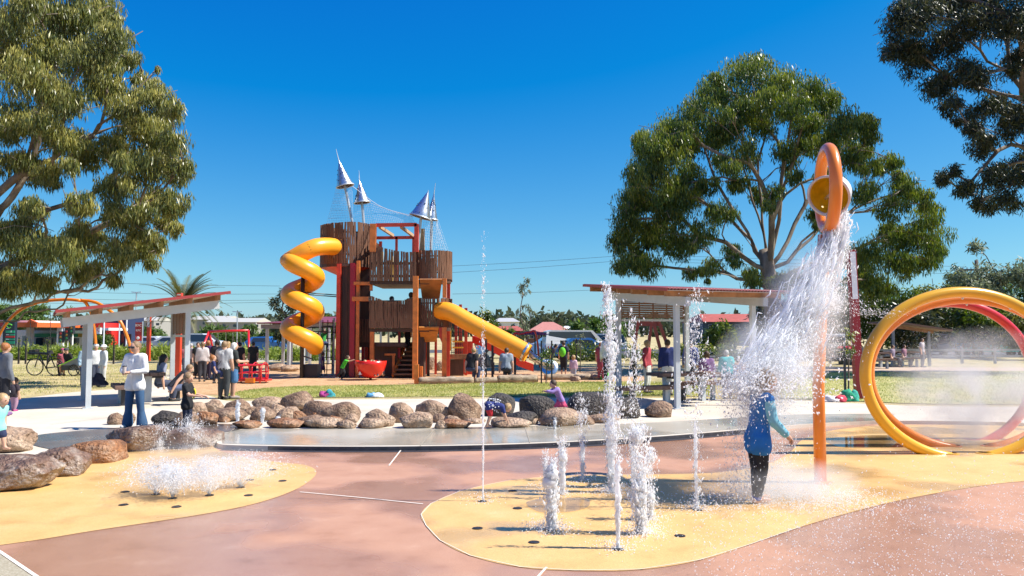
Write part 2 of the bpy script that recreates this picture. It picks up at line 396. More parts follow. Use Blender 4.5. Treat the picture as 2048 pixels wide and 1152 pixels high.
# yellow shapes on the pad
y1 = smooth_open(gp([(-500, 1150), (0, 1091), (200, 1060), (400, 1030), (520, 1005), (600, 975), (633, 946), (612, 931), (560, 925), (500, 917), (440, 902), (430, 892)], 0), 6) + gp([(340, 893), (240, 905), (150, 935), (0, 985), (-300, 1050), (-600, 1090)], 0)
sheet('yellow_concrete', y1, 0.004, M_yel)
y2_px = [(842, 1030), (852, 1052), (880, 1082), (940, 1112), (1040, 1135), (1150, 1142), (1280, 1140), (1400, 1121), (1500, 1090), (1600, 1055), (1700, 1026), (1800, 1001), (1920, 979), (2048, 963), (2300, 950), (2500, 930), (2420, 880), (2200, 856), (2048, 852), (1900, 850), (1760, 851), (1660, 862), (1605, 880), (1580, 905), (1530, 930), (1440, 945), (1320, 949), (1150, 951), (1020, 961), (920, 983), (862, 1008)]
y2 = smooth_poly(gp(y2_px, 0), 5)
sheet('yellow_concrete', y2, 0.004, M_yel)
# pale saw-cut joints
def joint(px, wd=0.016, z=0.008):
    P = [G(x, y, 0) for x, y in px]; a, b = [], []
    for i, p in enumerate(P):
        d = (P[min(i + 1, len(P) - 1)] - P[max(i - 1, 0)]).normalized(); nrm = Vector((-d.y, d.x, 0)) * wd / 2
        a.append(tuple((p + nrm).xy)); b.append(tuple((p - nrm).xy))
    sheet('joint_line', a + b[::-1], z, M_joint)
joint([(600, 985), (720, 996), (846, 1009)], 0.02)
joint([(1093, 1136), (1078, 1153), (1030, 1205)], 0.02)
joint([(778, 932), (805, 897)], 0.02)
joint([(-60, 1072), (0, 1105), (72, 1154), (150, 1210)], 0.03, 0.009)
joint([(x, y) for x, y in y2_px[26:31]] + y2_px[0:10], 0.007)
sheet('aggregate_paving', gp([(-900, 1085), (-400, 1080), (-60, 1076), (0, 1109), (72, 1158), (160, 1225), (250, 1330), (-900, 1330)], 0), 0.0045, M_agg)
# saw-cut joints across the pavement
for a, b in [((455, 868), (480, 850)), ((840, 893), (870, 858)), ((1060, 886), (1050, 855)), ((100, 850), (300, 825)), ((560, 800), (590, 812)), ((1300, 800), (1330, 815))]:
    p, q = G(*a), G(*b); d = (q - p).normalized(); nr = Vector((-d.y, d.x, 0)) * 0.008
    sheet('joint_line', [tuple((p + nr).xy), tuple((q + nr).xy), tuple((q - nr).xy), tuple((p - nr).xy)], GZ + 0.009, mat('joint_dark', (0.3, 0.26, 0.2), 0.9))

# far hills
def ridge(name, Y, prof, m, base=-3):
    n = len(prof); V = []; F = []
    for i, (x, h) in enumerate(prof):
        V += [(x, Y, base), (x, Y + 160, h), (x, Y + 420, h * 0.9)]
    for i in range(n - 1):
        a = i * 3; F += [(a, a + 3, a + 4, a + 1), (a + 1, a + 4, a + 5, a + 2)]
    o = np_mesh(name, np.array(V, float), np.array(F), m, smooth=True); o['kind'] = 'structure'
M_hill = ramp_mat('wooded_hill', [(0.3, (0.035, 0.06, 0.03)), (0.5, (0.07, 0.10, 0.045)), (0.7, (0.16, 0.16, 0.09))], scale=0.03, rough=1, bump=0)
hp = []
for i in range(81):
    x = -1100 + i * 27.5
    hp.append((x, 4 + 9 * (0.5 + 0.5 * noise.noise(Vector((x * 0.004, 3.1, 0)))) + 3 * noise.noise(Vector((x * 0.02, 8.1, 0)))))
ridge('hills', 700, [(x, h * 1.15 + 3) for x, h in hp], M_hill)

# grass blades on the lawns, dry tufts on the left
M_blade = leaf_mat('grass_blade', (0.2, 0.24, 0.05), (0.42, 0.42, 0.13), (0.68, 0.57, 0.3), 0.7, 0.3)
def blades(poly, n, z, h0, h1, tlo, thi):
    xs = [p[0] for p in poly]; ys = [p[1] for p in poly]; pts = []
    P = np.array(poly); m = len(P)
    c = np.column_stack([np.random.uniform(min(xs), max(xs), n * 3), np.random.uniform(min(ys), min(max(ys), 44), n * 3)])
    ins = np.zeros(len(c), bool)
    for i in range(m):
        a, b = P[i], P[(i + 1) % m]
        cond = ((a[1] > c[:, 1]) != (b[1] > c[:, 1])) & (c[:, 0] < (b[0] - a[0]) * (c[:, 1] - a[1]) / (b[1] - a[1] + 1e-9) + a[0])
        ins ^= cond
    c = c[ins][:n]; n = len(c); h = np.random.uniform(h0, h1, n); an = np.random.uniform(0, 6.28, n); wd = np.random.uniform(0.006, 0.014, n)
    base = np.column_stack([c, np.full(n, z)])
    ax = np.column_stack([np.cos(an), np.sin(an), np.zeros(n)])
    tip = base + np.column_stack([np.random.normal(0, 0.4, n) * h, np.random.normal(0, 0.4, n) * h, h])
    V = np.stack([base - ax * wd[:, None], base + ax * wd[:, None], tip], 1).reshape(-1, 3)
    F = np.arange(n * 3).reshape(-1, 3)
    patch = np.array([noise.noise(Vector((a * 0.8, b * 0.8, 0))) for a, b in c])
    t = np.clip((tlo + thi) / 2 + patch * (thi - tlo) + np.random.normal(0, 0.12, n), 0, 1)
    o = np_mesh('grass', V, F, M_blade, tint=t); o['kind'] = 'stuff'
    return o
tag(blades(lawn1, 42000, 0.078, 0.02, 0.06, 0.2, 0.7), 'short yellowing grass of the strip between pavement and bark', 'grass')
tag(blades([(x, y) for x, y in lawn2], 30000, 0.079, 0.02, 0.06, 0.2, 0.7), 'short green grass beyond the spray rings', 'grass')
dryp = gp([(-100, 800), (60, 790), (230, 775), (330, 765), (380, 742), (380, 712), (-100, 712)])
tag(blades(dryp, 26000, 0.062, 0.02, 0.07, 0.5, 1.0), 'dry straw coloured grass beside the left shelter', 'grass')
# ================================================================== TREES
def Z(py, Y): return CAM_H + (HOR - py) / F_PX * Y
M_gum = ramp_mat('gum_bark', [(0.3, (0.09, 0.065, 0.045)), (0.5, (0.20, 0.155, 0.115)), (0.7, (0.36, 0.30, 0.235))], scale=2.2, rough=0.85, bump=0.4, bscale=20, stretch=(1, 1, 0.25))
M_dbark = ramp_mat('dark_bark', [(0.3, (0.06, 0.045, 0.035)), (0.7, (0.17, 0.13, 0.10))], scale=3, rough=0.9, bump=0.5, bscale=20, stretch=(1, 1, 0.3))
L_gum = leaf_mat('gum_leaf', (0.018, 0.042, 0.010), (0.066, 0.112, 0.018), (0.30, 0.33, 0.05), 0.38, 0.30)
L_gum2 = leaf_mat('gum_leaf_olive', (0.04, 0.062, 0.018), (0.155, 0.175, 0.045), (0.48, 0.43, 0.12), 0.36, 0.30)
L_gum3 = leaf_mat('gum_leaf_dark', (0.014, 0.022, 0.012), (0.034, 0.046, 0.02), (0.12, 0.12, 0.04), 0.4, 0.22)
L_green = leaf_mat('leaf_green', (0.03, 0.06, 0.015), (0.08, 0.14, 0.03), (0.2, 0.27, 0.06), 0.5, 0.35)
L_pale = leaf_mat('leaf_grey_green', (0.07, 0.09, 0.05), (0.15, 0.18, 0.10), (0.3, 0.32, 0.2), 0.5, 0.3)
L_far = leaf_mat('leaf_far', (0.035, 0.05, 0.025), (0.07, 0.09, 0.045), (0.14, 0.16, 0.08), 0.7, 0.2)
L_palm = leaf_mat('palm_leaf', (0.05, 0.06, 0.015), (0.11, 0.12, 0.035), (0.22, 0.2, 0.07), 0.5, 0.25)

def leaf_cloud(clumps, n_per, length, width, droop=0.75, puffs=10, tip=0.0, squash=0.8, rng=None):
    """leaf diamonds bunched in puffs inside each clump -> V, F, tint"""
    Ps, Ts, Cs = [], [], []
    for (c, r) in clumps:
        c = np.array(c); n = max(8, int(n_per * (r / 1.0) ** 1.6))
        k = max(3, int(puffs * (0.6 + 0.6 * r)))
        d = np.random.normal(0, 1, (k, 3)); d /= np.linalg.norm(d, axis=1)[:, None]
        pc = c + d * (r * np.random.uniform(0.25, 0.92, (k, 1))) * np.array([1, 1, squash])
        pr = r * np.random.uniform(0.34, 0.6, k)
        idx = np.random.randint(0, k, n)
        q = np.random.normal(0, 1, (n, 3)); q /= np.linalg.norm(q, axis=1)[:, None]
        rad = np.random.uniform(0.15, 1.0, (n, 1)) ** 0.5
        p = pc[idx] + q * rad * pr[idx][:, None] * np.array([1, 1, 0.95])
        lo = np.random.uniform(0, 1, n) < 0.3
        p[lo] = c + (q * rad * r * 1.08 * np.array([1, 1, squash * 1.05]))[lo]
        Ps.append(p)
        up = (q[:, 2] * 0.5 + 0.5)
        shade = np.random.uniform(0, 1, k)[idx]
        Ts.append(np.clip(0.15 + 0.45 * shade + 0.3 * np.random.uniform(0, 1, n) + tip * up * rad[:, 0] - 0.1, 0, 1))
    P = np.concatenate(Ps); T = np.concatenate(Ts); n = len(P)
    ax = np.random.normal(0, 1, (n, 3)); ax /= np.linalg.norm(ax, axis=1)[:, None]
    ax = ax * (1 - droop) + np.array([0, 0, -1]) * droop + np.random.normal(0, 0.12, (n, 3)); ax /= np.linalg.norm(ax, axis=1)[:, None]
    sd = np.cross(ax, np.random.normal(0, 1, (n, 3))); sd /= np.linalg.norm(sd, axis=1)[:, None]
    L = (length * np.random.uniform(0.5, 1.6, n))[:, None]; Wd = (width * np.random.uniform(0.7, 1.3, n))[:, None]
    nr = np.cross(ax, sd)
    V = np.stack([P, P + ax * L * 0.45 + sd * Wd * 0.5 + nr * L * 0.06, P + ax * L, P + ax * L * 0.45 - sd * Wd * 0.5 + nr * L * 0.06], 1).reshape(-1, 3)
    F = np.arange(n * 4).reshape(-1, 4)
    return V, F, T

def limb_mesh(mb, base, trunk, r0, clumps, twigs=3, wob=0.12, nside=7, rmin=0.012, low=0.0, bend=0.22, limbs=()):
    """trunk polyline then limbs reaching each clump; radii by pipe model"""
    nodes = [Vector(p) for p in trunk]; par = [-1] + list(range(len(nodes) - 1)); paths = [list(range(len(nodes)))]
    plen = [0.0]
    for i in range(1, len(nodes)): plen.append(plen[-1] + (nodes[i] - nodes[i - 1]).length)
    for lb_ in limbs:
        pp = catmull([Vector(p) for p in lb_], 3)
        near = min(range(len(trunk)), key=lambda i: (nodes[i] - pp[0]).length); path = [near]
        for q in pp[1:]:
            q = q + Vector((random.gauss(0, 1), random.gauss(0, 1), random.gauss(0, 1))) * 0.06
            nodes.append(q); par.append(path[-1]); plen.append(plen[path[-1]] + (q - nodes[path[-1]]).length); path.append(len(nodes) - 1)
        paths.append(path)
    start = 1
    order = sorted(clumps, key=lambda c: (Vector(c[0]) - nodes[-1]).length)
    for c, r in order:
        c = Vector(c); best, bd = None, 1e9
        for i in range(start, len(nodes)):
            dv = c - nodes[i]; dd = dv.length
            pd = (nodes[i] - nodes[par[i]]).normalized() if par[i] >= 0 else Vector((0, 0, 1))
            cost = dd * (1.3 - 0.6 * (dv.normalized().dot(pd) if dd > 0 else 0)) + 0.22 * plen[i]
            if cost < bd: bd, best = cost, i
        p = nodes[best]; pd = (p - nodes[par[best]]).normalized() if par[best] >= 0 else Vector((0, 0, 1))
        dd = (c - p).length; ctrl = p + pd * dd * bend + Vector((0, 0, dd * 0.08)); ks = max(3, int(dd / 0.7)); path = [best]
        for k in range(1, ks + 1):
            t = k / ks
            q = p * (1 - t) ** 2 + ctrl * 2 * t * (1 - t) + c * t * t
            q += Vector((random.gauss(0, 1), random.gauss(0, 1), random.gauss(0, 1))) * wob * dd * 0.12 * (1 if k < ks else 0)
            nodes.append(q); par.append(path[-1]); plen.append(plen[path[-1]] + (q - nodes[path[-1]]).length); path.append(len(nodes) - 1)
        paths.append(path)
        for k in range(twigs):
            a = path[max(1, int(len(path) * random.uniform(0.5, 0.95)))] if len(path) > 2 else path[-1]
            e = c + Vector((random.gauss(0, 1), random.gauss(0, 1), random.gauss(0, 0.8))) * r * 0.55
            mid = nodes[a].lerp(e, 0.5) + Vector((random.gauss(0, 1), random.gauss(0, 1), random.gauss(0, 1))) * r * 0.12
            nodes.append(mid); par.append(a); plen.append(200); m1 = len(nodes) - 1
            nodes.append(e); par.append(m1); plen.append(200); paths.append([a, m1, len(nodes) - 1])
    n = len(nodes); cnt = [0] * n
    haschild = set(par)
    for i in range(n):
        if i not in haschild:
            j = i
            while j >= 0: cnt[j] += 1; j = par[j]
    tot = max(cnt[0], 1)
    rad = [max(rmin, r0 * 0.8 * (cnt[i] / tot) ** 0.56) for i in range(n)]
    for i in paths[0]: rad[i] = max(rad[i], r0 * (1 - 0.35 * i / max(1, len(paths[0]) - 1)))
    for pth in paths:
        pp = [nodes[i] for i in pth]; rr = [rad[i] for i in pth]
        if pth is not paths[0]: rr[0] = min(rr[0], rr[1] * 1.25)
        mb.tube(pp, rr, nside if rr[0] > 0.03 else 4)
    return mb

def px_clumps(lst, Y, depth_r, cx=None, cy=None, fill=True):
    """photo-pixel clump discs -> 3D: each gets a depth inside the crown's volume"""
    out = []
    xs = [a[0] for a in lst]; ys = [a[1] for a in lst]
    cx = cx if cx is not None else (min(xs) + max(xs)) / 2; cy = cy if cy is not None else (min(ys) + max(ys)) / 2
    rx = max(abs(x - cx) for x in xs) + 40; ry = max(abs(y - cy) for y in ys) + 40
    for k, (x, y, r) in enumerate(lst):
        e = max(0.05, 1 - ((x - cx) / rx) ** 2 - ((y - cy) / ry) ** 2) ** 0.5
        s = (1 if k % 2 else -1) * random.uniform(0.25, 1.0)
        d = Y + s * e * depth_r
        out.append((W(x, y, d), r / PM(d)))
        if fill:
            d2 = Y - s * e * depth_r * random.uniform(0.4, 1.0)
            out.append((W(x + random.uniform(-20, 20), y + random.uniform(-20, 20), d2), 0.7 * r / PM(d2)))
            if k % 2: d3 = Y + random.uniform(-1, 1) * e * depth_r; out.append((W(x + random.uniform(-38, 38), y + random.uniform(-30, 30), d3), random.uniform(0.35, 0.6) * r / PM(d3)))
    return out

def big_gum(label, base, trunk, r0, clumps, n_per, leaf, lm, length, width, droop=0.78, tip=0.5, bark=None, twigs=4, limbs=()):
    t = thing('gum_tree', label, 'tree', base)
    mb = limb_mesh(MB(), base, trunk, r0, clumps, twigs=twigs, limbs=limbs)
    mb.build('trunk', bark or M_gum, t, smooth=True, fix=False)
    seen = lambda c: -60 < 1024 + F_PX * c[0].x / c[0].y < 2110 and Z(-60, c[0].y) > c[0].z    # leaves are sparser where the photo does not look
    A_ = leaf_cloud([c for c in clumps if seen(c)], n_per, length, width, droop, tip=tip); rest = [c for c in clumps if not seen(c)]
    V, F, T = A_
    if rest:
        B_ = leaf_cloud(rest, n_per * 0.22, length * 1.7, width * 2.2, droop, tip=tip); V, F, T = np.concatenate([V, B_[0]]), np.concatenate([F, B_[1] + len(V)]), np.concatenate([T, B_[2]])
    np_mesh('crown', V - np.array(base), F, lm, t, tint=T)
    return t

# centre gum behind the right shelter
c1 = [(1500,150,55),(1440,182,50),(1400,228,45),(1560,170,50),(1620,182,45),(1650,205,38),(1590,215,45),(1480,212,50),(1535,205,40),(1350,260,45),(1310,280,40),(1300,325,45),(1342,312,45),(1400,282,40),(1440,262,40),(1258,402,36),(1246,435,30),(1290,392,45),(1330,372,45),(1248,482,32),(1256,525,32),(1300,470,45),(1340,440,40),(1380,400,38),(1300,532,33),(1350,492,38),(1400,462,32),(1440,425,32),(1490,300,32),(1450,322,32),(1482,362,26),(1520,392,24),(1545,382,22),(1460,500,22),(1422,530,22),(1380,545,18),(1570,300,30),(1600,280,38),(1680,242,45),(1720,255,36),(1738,275,26),(1700,302,38),(1650,292,38),(1660,350,30),(1738,332,28),(1776,322,28),(1728,382,32),(1808,360,30),(1780,412,33),(1838,392,26),(1856,432,32),(1878,472,30),(1830,470,38),(1780,482,42),(1740,502,38),(1800,530,38),(1850,520,32),(1730,552,33),(1692,505,28),(1762,572,33),(1560,565,26),(1600,560,28),(1505,560,26),(1240,470,24),(1270,350,30),(1630,430,22),(1590,350,22),(1290,290,30),(1330,410,36),(1370,350,36),(1420,370,26),(1470,250,40),(1530,250,34),(1620,240,36)]
Yc = 40.0
cb = Vector(((1545 - 1024) / F_PX * Yc, Yc, 0.05))
cl1 = px_clumps(c1, Yc, 5.2, 1560, 360)
tr1 = [cb, W(1546, 640, Yc), W(1543, 580, Yc), W(1535, 540, Yc), W(1530, 500, Yc + 0.2)]
lp = [[(1535,540),(1500,480),(1450,430),(1400,400),(1340,370)],[(1535,545),(1470,500),(1400,470),(1320,470)],[(1540,530),(1515,430),(1490,330),(1485,230)],[(1540,530),(1520,400),(1530,280),(1550,190)],[(1540,540),(1545,440),(1580,330),(1610,230)],[(1545,545),(1590,450),(1640,360),(1690,290)],[(1545,550),(1620,480),(1700,420),(1790,390)],[(1545,560),(1640,520),(1740,490),(1840,470)],[(1530,570),(1450,550),(1380,540),(1290,530)],[(1538,540),(1470,430),(1420,330),(1390,250)],[(1540,540),(1560,400),(1570,300),(1590,200)]]
limbs1 = []
for k, l in enumerate(lp):
    sg = random.uniform(-2.6, 2.6)
    limbs1.append([W(x, y, Yc + sg * i / (len(l) - 1)) for i, (x, y) in enumerate(l)])
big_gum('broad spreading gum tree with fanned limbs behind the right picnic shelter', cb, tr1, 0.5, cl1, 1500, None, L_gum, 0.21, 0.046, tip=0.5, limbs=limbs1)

# left gum, trunk outside the frame
c2 = [(20,60,60),(80,30,60),(150,40,55),(200,20,48),(222,72,42),(240,112,34),(182,112,52),(112,112,58),(50,150,58),(60,232,58),(132,192,52),(202,172,48),(312,192,38),(338,224,34),(352,282,34),(350,340,36),(345,402,34),(300,262,46),(252,222,42),(242,292,46),(292,332,46),(302,402,42),(232,372,42),(172,302,46),(120,272,46),(40,332,42),(160,402,32),(60,422,36),(252,442,46),(288,482,36),(232,502,44),(172,472,42),(122,502,46),(172,540,34),(60,492,46),(20,560,44),(80,560,36),(228,552,18),(305,520,20),(285,150,16),(270,185,22),(10,120,50),(5,250,45),(0,470,45),(100,340,32),(330,440,26),
      (-80,60,70),(-150,120,70),(-120,220,70),(-220,200,70),(-200,320,70),(-100,320,60),(-260,420,60),(-60,420,50),(-160,30,70),(-60,-60,70),(60,-70,70),(160,-60,60),(-300,300,60),(-40,540,40)]
Yl = 27.0
cl2 = px_clumps(c2, Yl, 3.4, 40, 270)
lb = W(-150, 760, Yl); lb.z = 0.05
tr2 = [lb, W(-140, 690, Yl), W(-125, 640, Yl), W(-105, 600, Yl)]
lp = [[(-110,650),(-20,632),(40,610),(90,596),(140,580),(200,545)],[(-105,640),(20,640),(60,625),(110,615),(150,590),(205,572),(240,560)],[(-110,610),(-20,595),(30,570),(80,540),(120,490),(150,440)],[(-105,600),(0,590),(60,575),(130,585),(190,572),(235,548)],[(-105,600),(-60,480),(0,425),(40,370),(70,300),(90,220)],[(-105,600),(-60,460),(20,370),(80,330),(140,290),(200,265)],[(-105,600),(-60,480),(30,445),(90,425),(150,400),(230,350),(280,310)],[(-105,600),(-120,450),(-100,300),(-60,150),(20,60)],[(-105,600),(-160,450),(-200,300)],[(-105,600),(60,500),(150,470),(230,440),(300,400)]]
limbs2 = []
for k, l in enumerate(lp):
    sg = random.uniform(-1.5, 1.5)
    limbs2.append([W(x, y, Yl + sg * i / (len(l) - 1)) for i, (x, y) in enumerate(l)])
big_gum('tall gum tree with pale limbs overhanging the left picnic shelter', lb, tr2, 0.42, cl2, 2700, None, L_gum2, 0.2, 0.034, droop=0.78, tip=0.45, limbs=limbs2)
# right gum, dark against the light
c3 = [(1800,40,42),(1792,92,34),(1850,30,58),(1832,122,42),(1882,92,46),(1942,40,58),(2012,30,58),(1872,172,36),(1922,142,38),(1902,212,26),(1962,152,36),(2032,122,38),(1982,212,38),(1942,242,30),(2022,252,38),(1962,292,32),(1902,342,20),(1882,352,16),(1932,372,26),(1962,402,24),(2002,352,36),(2042,332,38),(2012,392,28),(2048,222,38),(1830,5,45),(1900,0,50),(1980,-30,60),(1900,-60,60),(2060,-60,70),(2100,60,70),(2120,180,60),(2110,300,60),(2180,120,70),(2200,260,60),(2250,0,80),(2180,380,50),(2300,150,80),(2320,300,60),(2080,400,30)]
Yr = 34.0
cl3 = px_clumps(c3, Yr, 3.8, 2100, 160)
rb = W(2330, 740, Yr); rb.z = 0.05
tr3 = [rb, W(2320, 620, Yr), W(2290, 500, Yr), W(2250, 400, Yr), W(2210, 330, Yr)]
lp = [[(2210,330),(2100,260),(2048,180),(1980,120),(1920,70)],[(2210,330),(2090,215),(2000,190),(1920,160),(1850,110)],[(2230,380),(2100,330),(2020,290),(1940,360)],[(2210,330),(2180,200),(2140,60)],[(2240,360),(2300,200),(2310,100)]]
limbs3 = [[W(x, y, Yr + random.uniform(-1, 1) * i / 3) for i, (x, y) in enumerate(l)] for l in lp]
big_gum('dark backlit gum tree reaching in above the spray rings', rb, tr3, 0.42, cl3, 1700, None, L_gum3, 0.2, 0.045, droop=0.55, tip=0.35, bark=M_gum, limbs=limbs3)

# smaller trees: one mesh each, made of their own clumps
def small_tree(name, label, x, ybase, ytop, wpx, Y, lm, n_per=500, length=0.3, width=0.09, k=14, trunk_r=0.12, droop=0.4, group=None, trunk_frac=0.35, squash=1.0, tip=0.3, bark=None, seed=None):
    if seed is not None: random.seed(seed); np.random.seed(seed)
    b = Vector(((x - 1024) / F_PX * Y, Y, 0.05)); zt = W(x, ytop, Y).z; rr = wpx / PM(Y) / 2
    z0 = b.z + (zt - b.z) * trunk_frac; cs = []
    for i in range(k):
        a = random.uniform(0, 6.28); hh = random.uniform(0, 1) ; prof = math.sin(math.pi * (0.12 + 0.8 * hh)) ** 0.7
        q = rr * prof * random.uniform(0.3, 0.8)
        cr = rr * random.uniform(0.32, 0.5) * (0.75 if hh > 0.8 else 1)
        cs.append((Vector((b.x + q * math.cos(a), b.y + q * math.sin(a), z0 + (zt - z0 - cr * 0.9) * hh + cr * 0.15)), cr))
    t = thing(name, label, 'tree', b, group)
    limb_mesh(MB(), b, [b, Vector((b.x, b.y, b.z + (z0 - b.z) * 0.6)), Vector((b.x + rr * 0.05, b.y, z0))], trunk_r, cs, twigs=1, nside=6).build('trunk', bark or M_dbark, t, smooth=True, fix=False)
    V, F, T = leaf_cloud(cs, n_per, length, width, droop, tip=tip, puffs=6)
    np_mesh('crown', V - np.array(b), F, lm, t, tint=T)
    return t
small_tree('young_gum_tree', 'slender young gum tree with sparse pale leaves beyond the tube slide', 1051, 715, 552, 46, 46, L_pale, 330, 0.2, 0.05, 20, 0.05, 0.6, trunk_frac=0.30, seed=3, bark=M_gum)
small_tree('bushy_tree', 'dark bushy tree rising behind the spiral slide', 568, 700, 572, 62, 62, L_gum3, 420, 0.32, 0.10, 18, 0.14, 0.3, trunk_frac=0.2, seed=5)
small_tree('bushy_tree', 'low dark tree right of the play tower above red roofs', 972, 690, 618, 52, 70, L_gum, 300, 0.35, 0.12, 14, 0.14, 0.3, trunk_frac=0.2, seed=8)
small_tree('bushy_tree', 'small dark tree peeking between spiral slide and tower column', 662, 690, 618, 40, 80, L_gum, 300, 0.35, 0.12, 12, 0.14, 0.3, trunk_frac=0.3, seed=9)
for i, (x, top, wpx, Y, lm, lab) in enumerate([
    (1985, 478, 150, 58, L_pale, 'pale green gum beside the power pole'), (2075, 495, 170, 62, L_green, 'bright green tree at the edge of the car park'),
    (1760, 545, 150, 55, L_gum, 'dense dark tree behind the red and white pole'), (1880, 560, 150, 64, L_gum2, 'olive tree behind the picnic roof beyond the rings'),
    (1680, 560, 120, 60, L_gum3, 'dark tree standing behind the tall bucket pole'), (1820, 590, 130, 50, L_gum3, 'low dark tree shading the far picnic tables'),
    (1960, 590, 140, 56, L_gum, 'spreading dark tree behind the top of the rings'), (2060, 600, 120, 52, L_gum2, 'olive green tree above the turquoise utility truck'),
    (1930, 530, 110, 76, L_gum2, 'tall olive tree behind the dark trees of the car park'), (1545, 595, 110, 52, L_gum3, 'dark shrubby tree at the foot of the broad gum'),
    (1640, 610, 110, 66, L_green, 'fresh green tree above the silver car'), (1440, 640, 90, 56, L_gum, 'rounded dark green tree under the right shelter roof'),
    (2200, 520, 220, 60, L_gum, 'broad tree past the turquoise utility truck'), (2330, 480, 240, 62, L_gum2, 'tall tree far along the car park fence')]):
    small_tree('park_tree', lab, x, 700, top, wpx, Y, lm, 360, 0.34, 0.11, 16, 0.16, 0.35, group='trees along the car park', trunk_frac=0.22, seed=20 + i)
for i, (x, top, wpx, Y, lab) in enumerate([(75, 605, 90, 105, 'bright green tree behind the service station canopy'), (20, 600, 90, 110, 'green tree behind the price pylon'), (130, 612, 60, 112, 'green tree behind the orange canopy end'),
                                           (448, 648, 70, 96, 'green street tree behind the red swing left leg'), (500, 650, 60, 92, 'green street tree behind the right leg of the red swing'), (538, 652, 50, 88, 'green street tree left of the spiral slide'), (300, 652, 70, 94, 'green street tree behind the red banner'), (1010, 650, 60, 74, 'green street tree behind the tube slide'), (1150, 640, 60, 66, 'round bright green shrub tree beside the parked vans'), (1195, 636, 70, 68, 'wide bright green shrub tree above the parked cars'), (1235, 640, 50, 62, 'bright green shrub tree next to the right shelter post'), (420, 650, 60, 90, 'green street tree behind the red swing'), (200, 655, 40, 80, 'green street tree by the traffic lights')]):
    small_tree('street_tree', lab, x, 690, top, wpx, Y, L_green, 260, 0.45, 0.16, 12, 0.14, 0.3, group='street trees', trunk_frac=0.18, seed=50 + i)
# far-off woods on the rise: one mass
random.seed(11); np.random.seed(11); cs = []
for i in range(620):
    x = random.uniform(-420, 420); Y = random.uniform(260, 600); rr = random.uniform(3.0, 6.0)
    cs.append((Vector((x, Y, rr * 0.9 + (Y - 300) * 0.012)), rr))
V, F, T = leaf_cloud(cs, 6, 2.6, 1.9, 0.2, puffs=2)
o = np_mesh('far_woods', V, F, L_far, tint=T); tag(o, 'far band of dull green trees along the skyline', 'woods', kind='stuff')
# named skyline trees
for i, (x, top, wpx) in enumerate([(1090, 626, 40), (1118, 625, 36), (1150, 630, 30), (1175, 634, 34), (1205, 632, 30), (1022, 632, 34)]):
    small_tree('skyline_tree', 'grey green tree on the skyline above the red roofs', x, 660, top, wpx, 170 + 14 * i, L_far, 6, 1.6, 0.9, 9, 0.3, 0.2, group='skyline trees', trunk_frac=0.1, seed=70 + i)

# date palm
random.seed(5); np.random.seed(5)
Yp = 48.0; pb = Vector(((365 - 1024) / F_PX * Yp, Yp, 0.05)); pt = W(365, 612, Yp)
palm = thing('date_palm', 'stout date palm with arching fronds behind the left shelter', 'palm', pb)
mb = MB(); zz = np.linspace(pb.z, pt.z, 14)
mb.tube([(pb.x, pb.y, z) for z in zz], [0.36 + 0.05 * (i % 2) for i in range(14)], 12).build('trunk', M_dbark, palm, smooth=True)
for i in range(46):
    a = random.uniform(0, 6.283); el = random.uniform(-0.15, 1.25); Ls = random.uniform(2.3, 3.1)
    d = Vector((math.cos(a) * math.cos(el), math.sin(a) * math.cos(el), math.sin(el)))
    V, F = [], []; p = pt.copy(); pts = []
    for s in range(15):
        pts.append(p.copy()); p = p + d * (Ls / 14); d = (d + Vector((0, 0, -0.085))).normalized()
    mb = MB(); mb.tube(pts, list(np.linspace(0.035, 0.008, 15)), 4)
    for s in range(1, 15):
        t = (pts[s] - pts[s - 1]).normalized(); sdv = t.cross(Vector((0, 0, 1))).normalized(); up = sdv.cross(t)
        for q in range(3):
            b = pts[s - 1].lerp(pts[s], q / 3)
            for sg in (-1, 1):
                tip = b + (t * 0.45 + sdv * sg * 0.8 + up * 0.25 + Vector((0, 0, -0.25))) * 0.42 * math.sin(math.pi * (0.15 + 0.8 * s / 15)) 
                mb.add([b, b + t * 0.05, tip], [(0, 1, 2)])
    o = mb.build('frond', L_palm, palm, fix=False)
    at = o.data.attributes.new('tint', 'FLOAT', 'FACE'); at.data.foreach_set('value', np.random.uniform(0.1, 0.9) * np.ones(len(o.data.polygons), np.float32))

# planted strip behind the dry grass, and shrubs on the right
random.seed(12); np.random.seed(12)
cs = []
for i in range(230):
    x = random.uniform(-40, -11); Y = 52 + (x + 26) * -0.05 + random.uniform(-1.2, 1.8); rr = random.uniform(0.3, 0.6)
    cs.append((Vector((x, Y, rr * 0.7 + 0.05)), rr))
V, F, T = leaf_cloud(cs, 380, 0.35, 0.06, -0.5, puffs=3, tip=0.4)
L_strap = leaf_mat('strap_leaf', (0.07, 0.12, 0.015), (0.17, 0.24, 0.035), (0.38, 0.42, 0.09), 0.5, 0.35)
tag(np_mesh('verge_planting', V, F, L_strap, tint=T), 'green strappy plants massed along the road verge', 'plants', kind='stuff')
cs = []
for i in range(60):
    x = random.uniform(2.5, 22); Y = 50 + random.uniform(-1, 2); rr = random.uniform(0.4, 0.9)
    cs.append((Vector((x, Y, rr * 0.75)), rr))
V, F, T = leaf_cloud(cs, 260, 0.22, 0.08, 0.1, puffs=4, tip=0.3)
tag(np_mesh('garden_shrubs', V, F, L_gum, tint=T), 'dark garden shrubs massed in front of the car park', 'shrubs', kind='stuff')
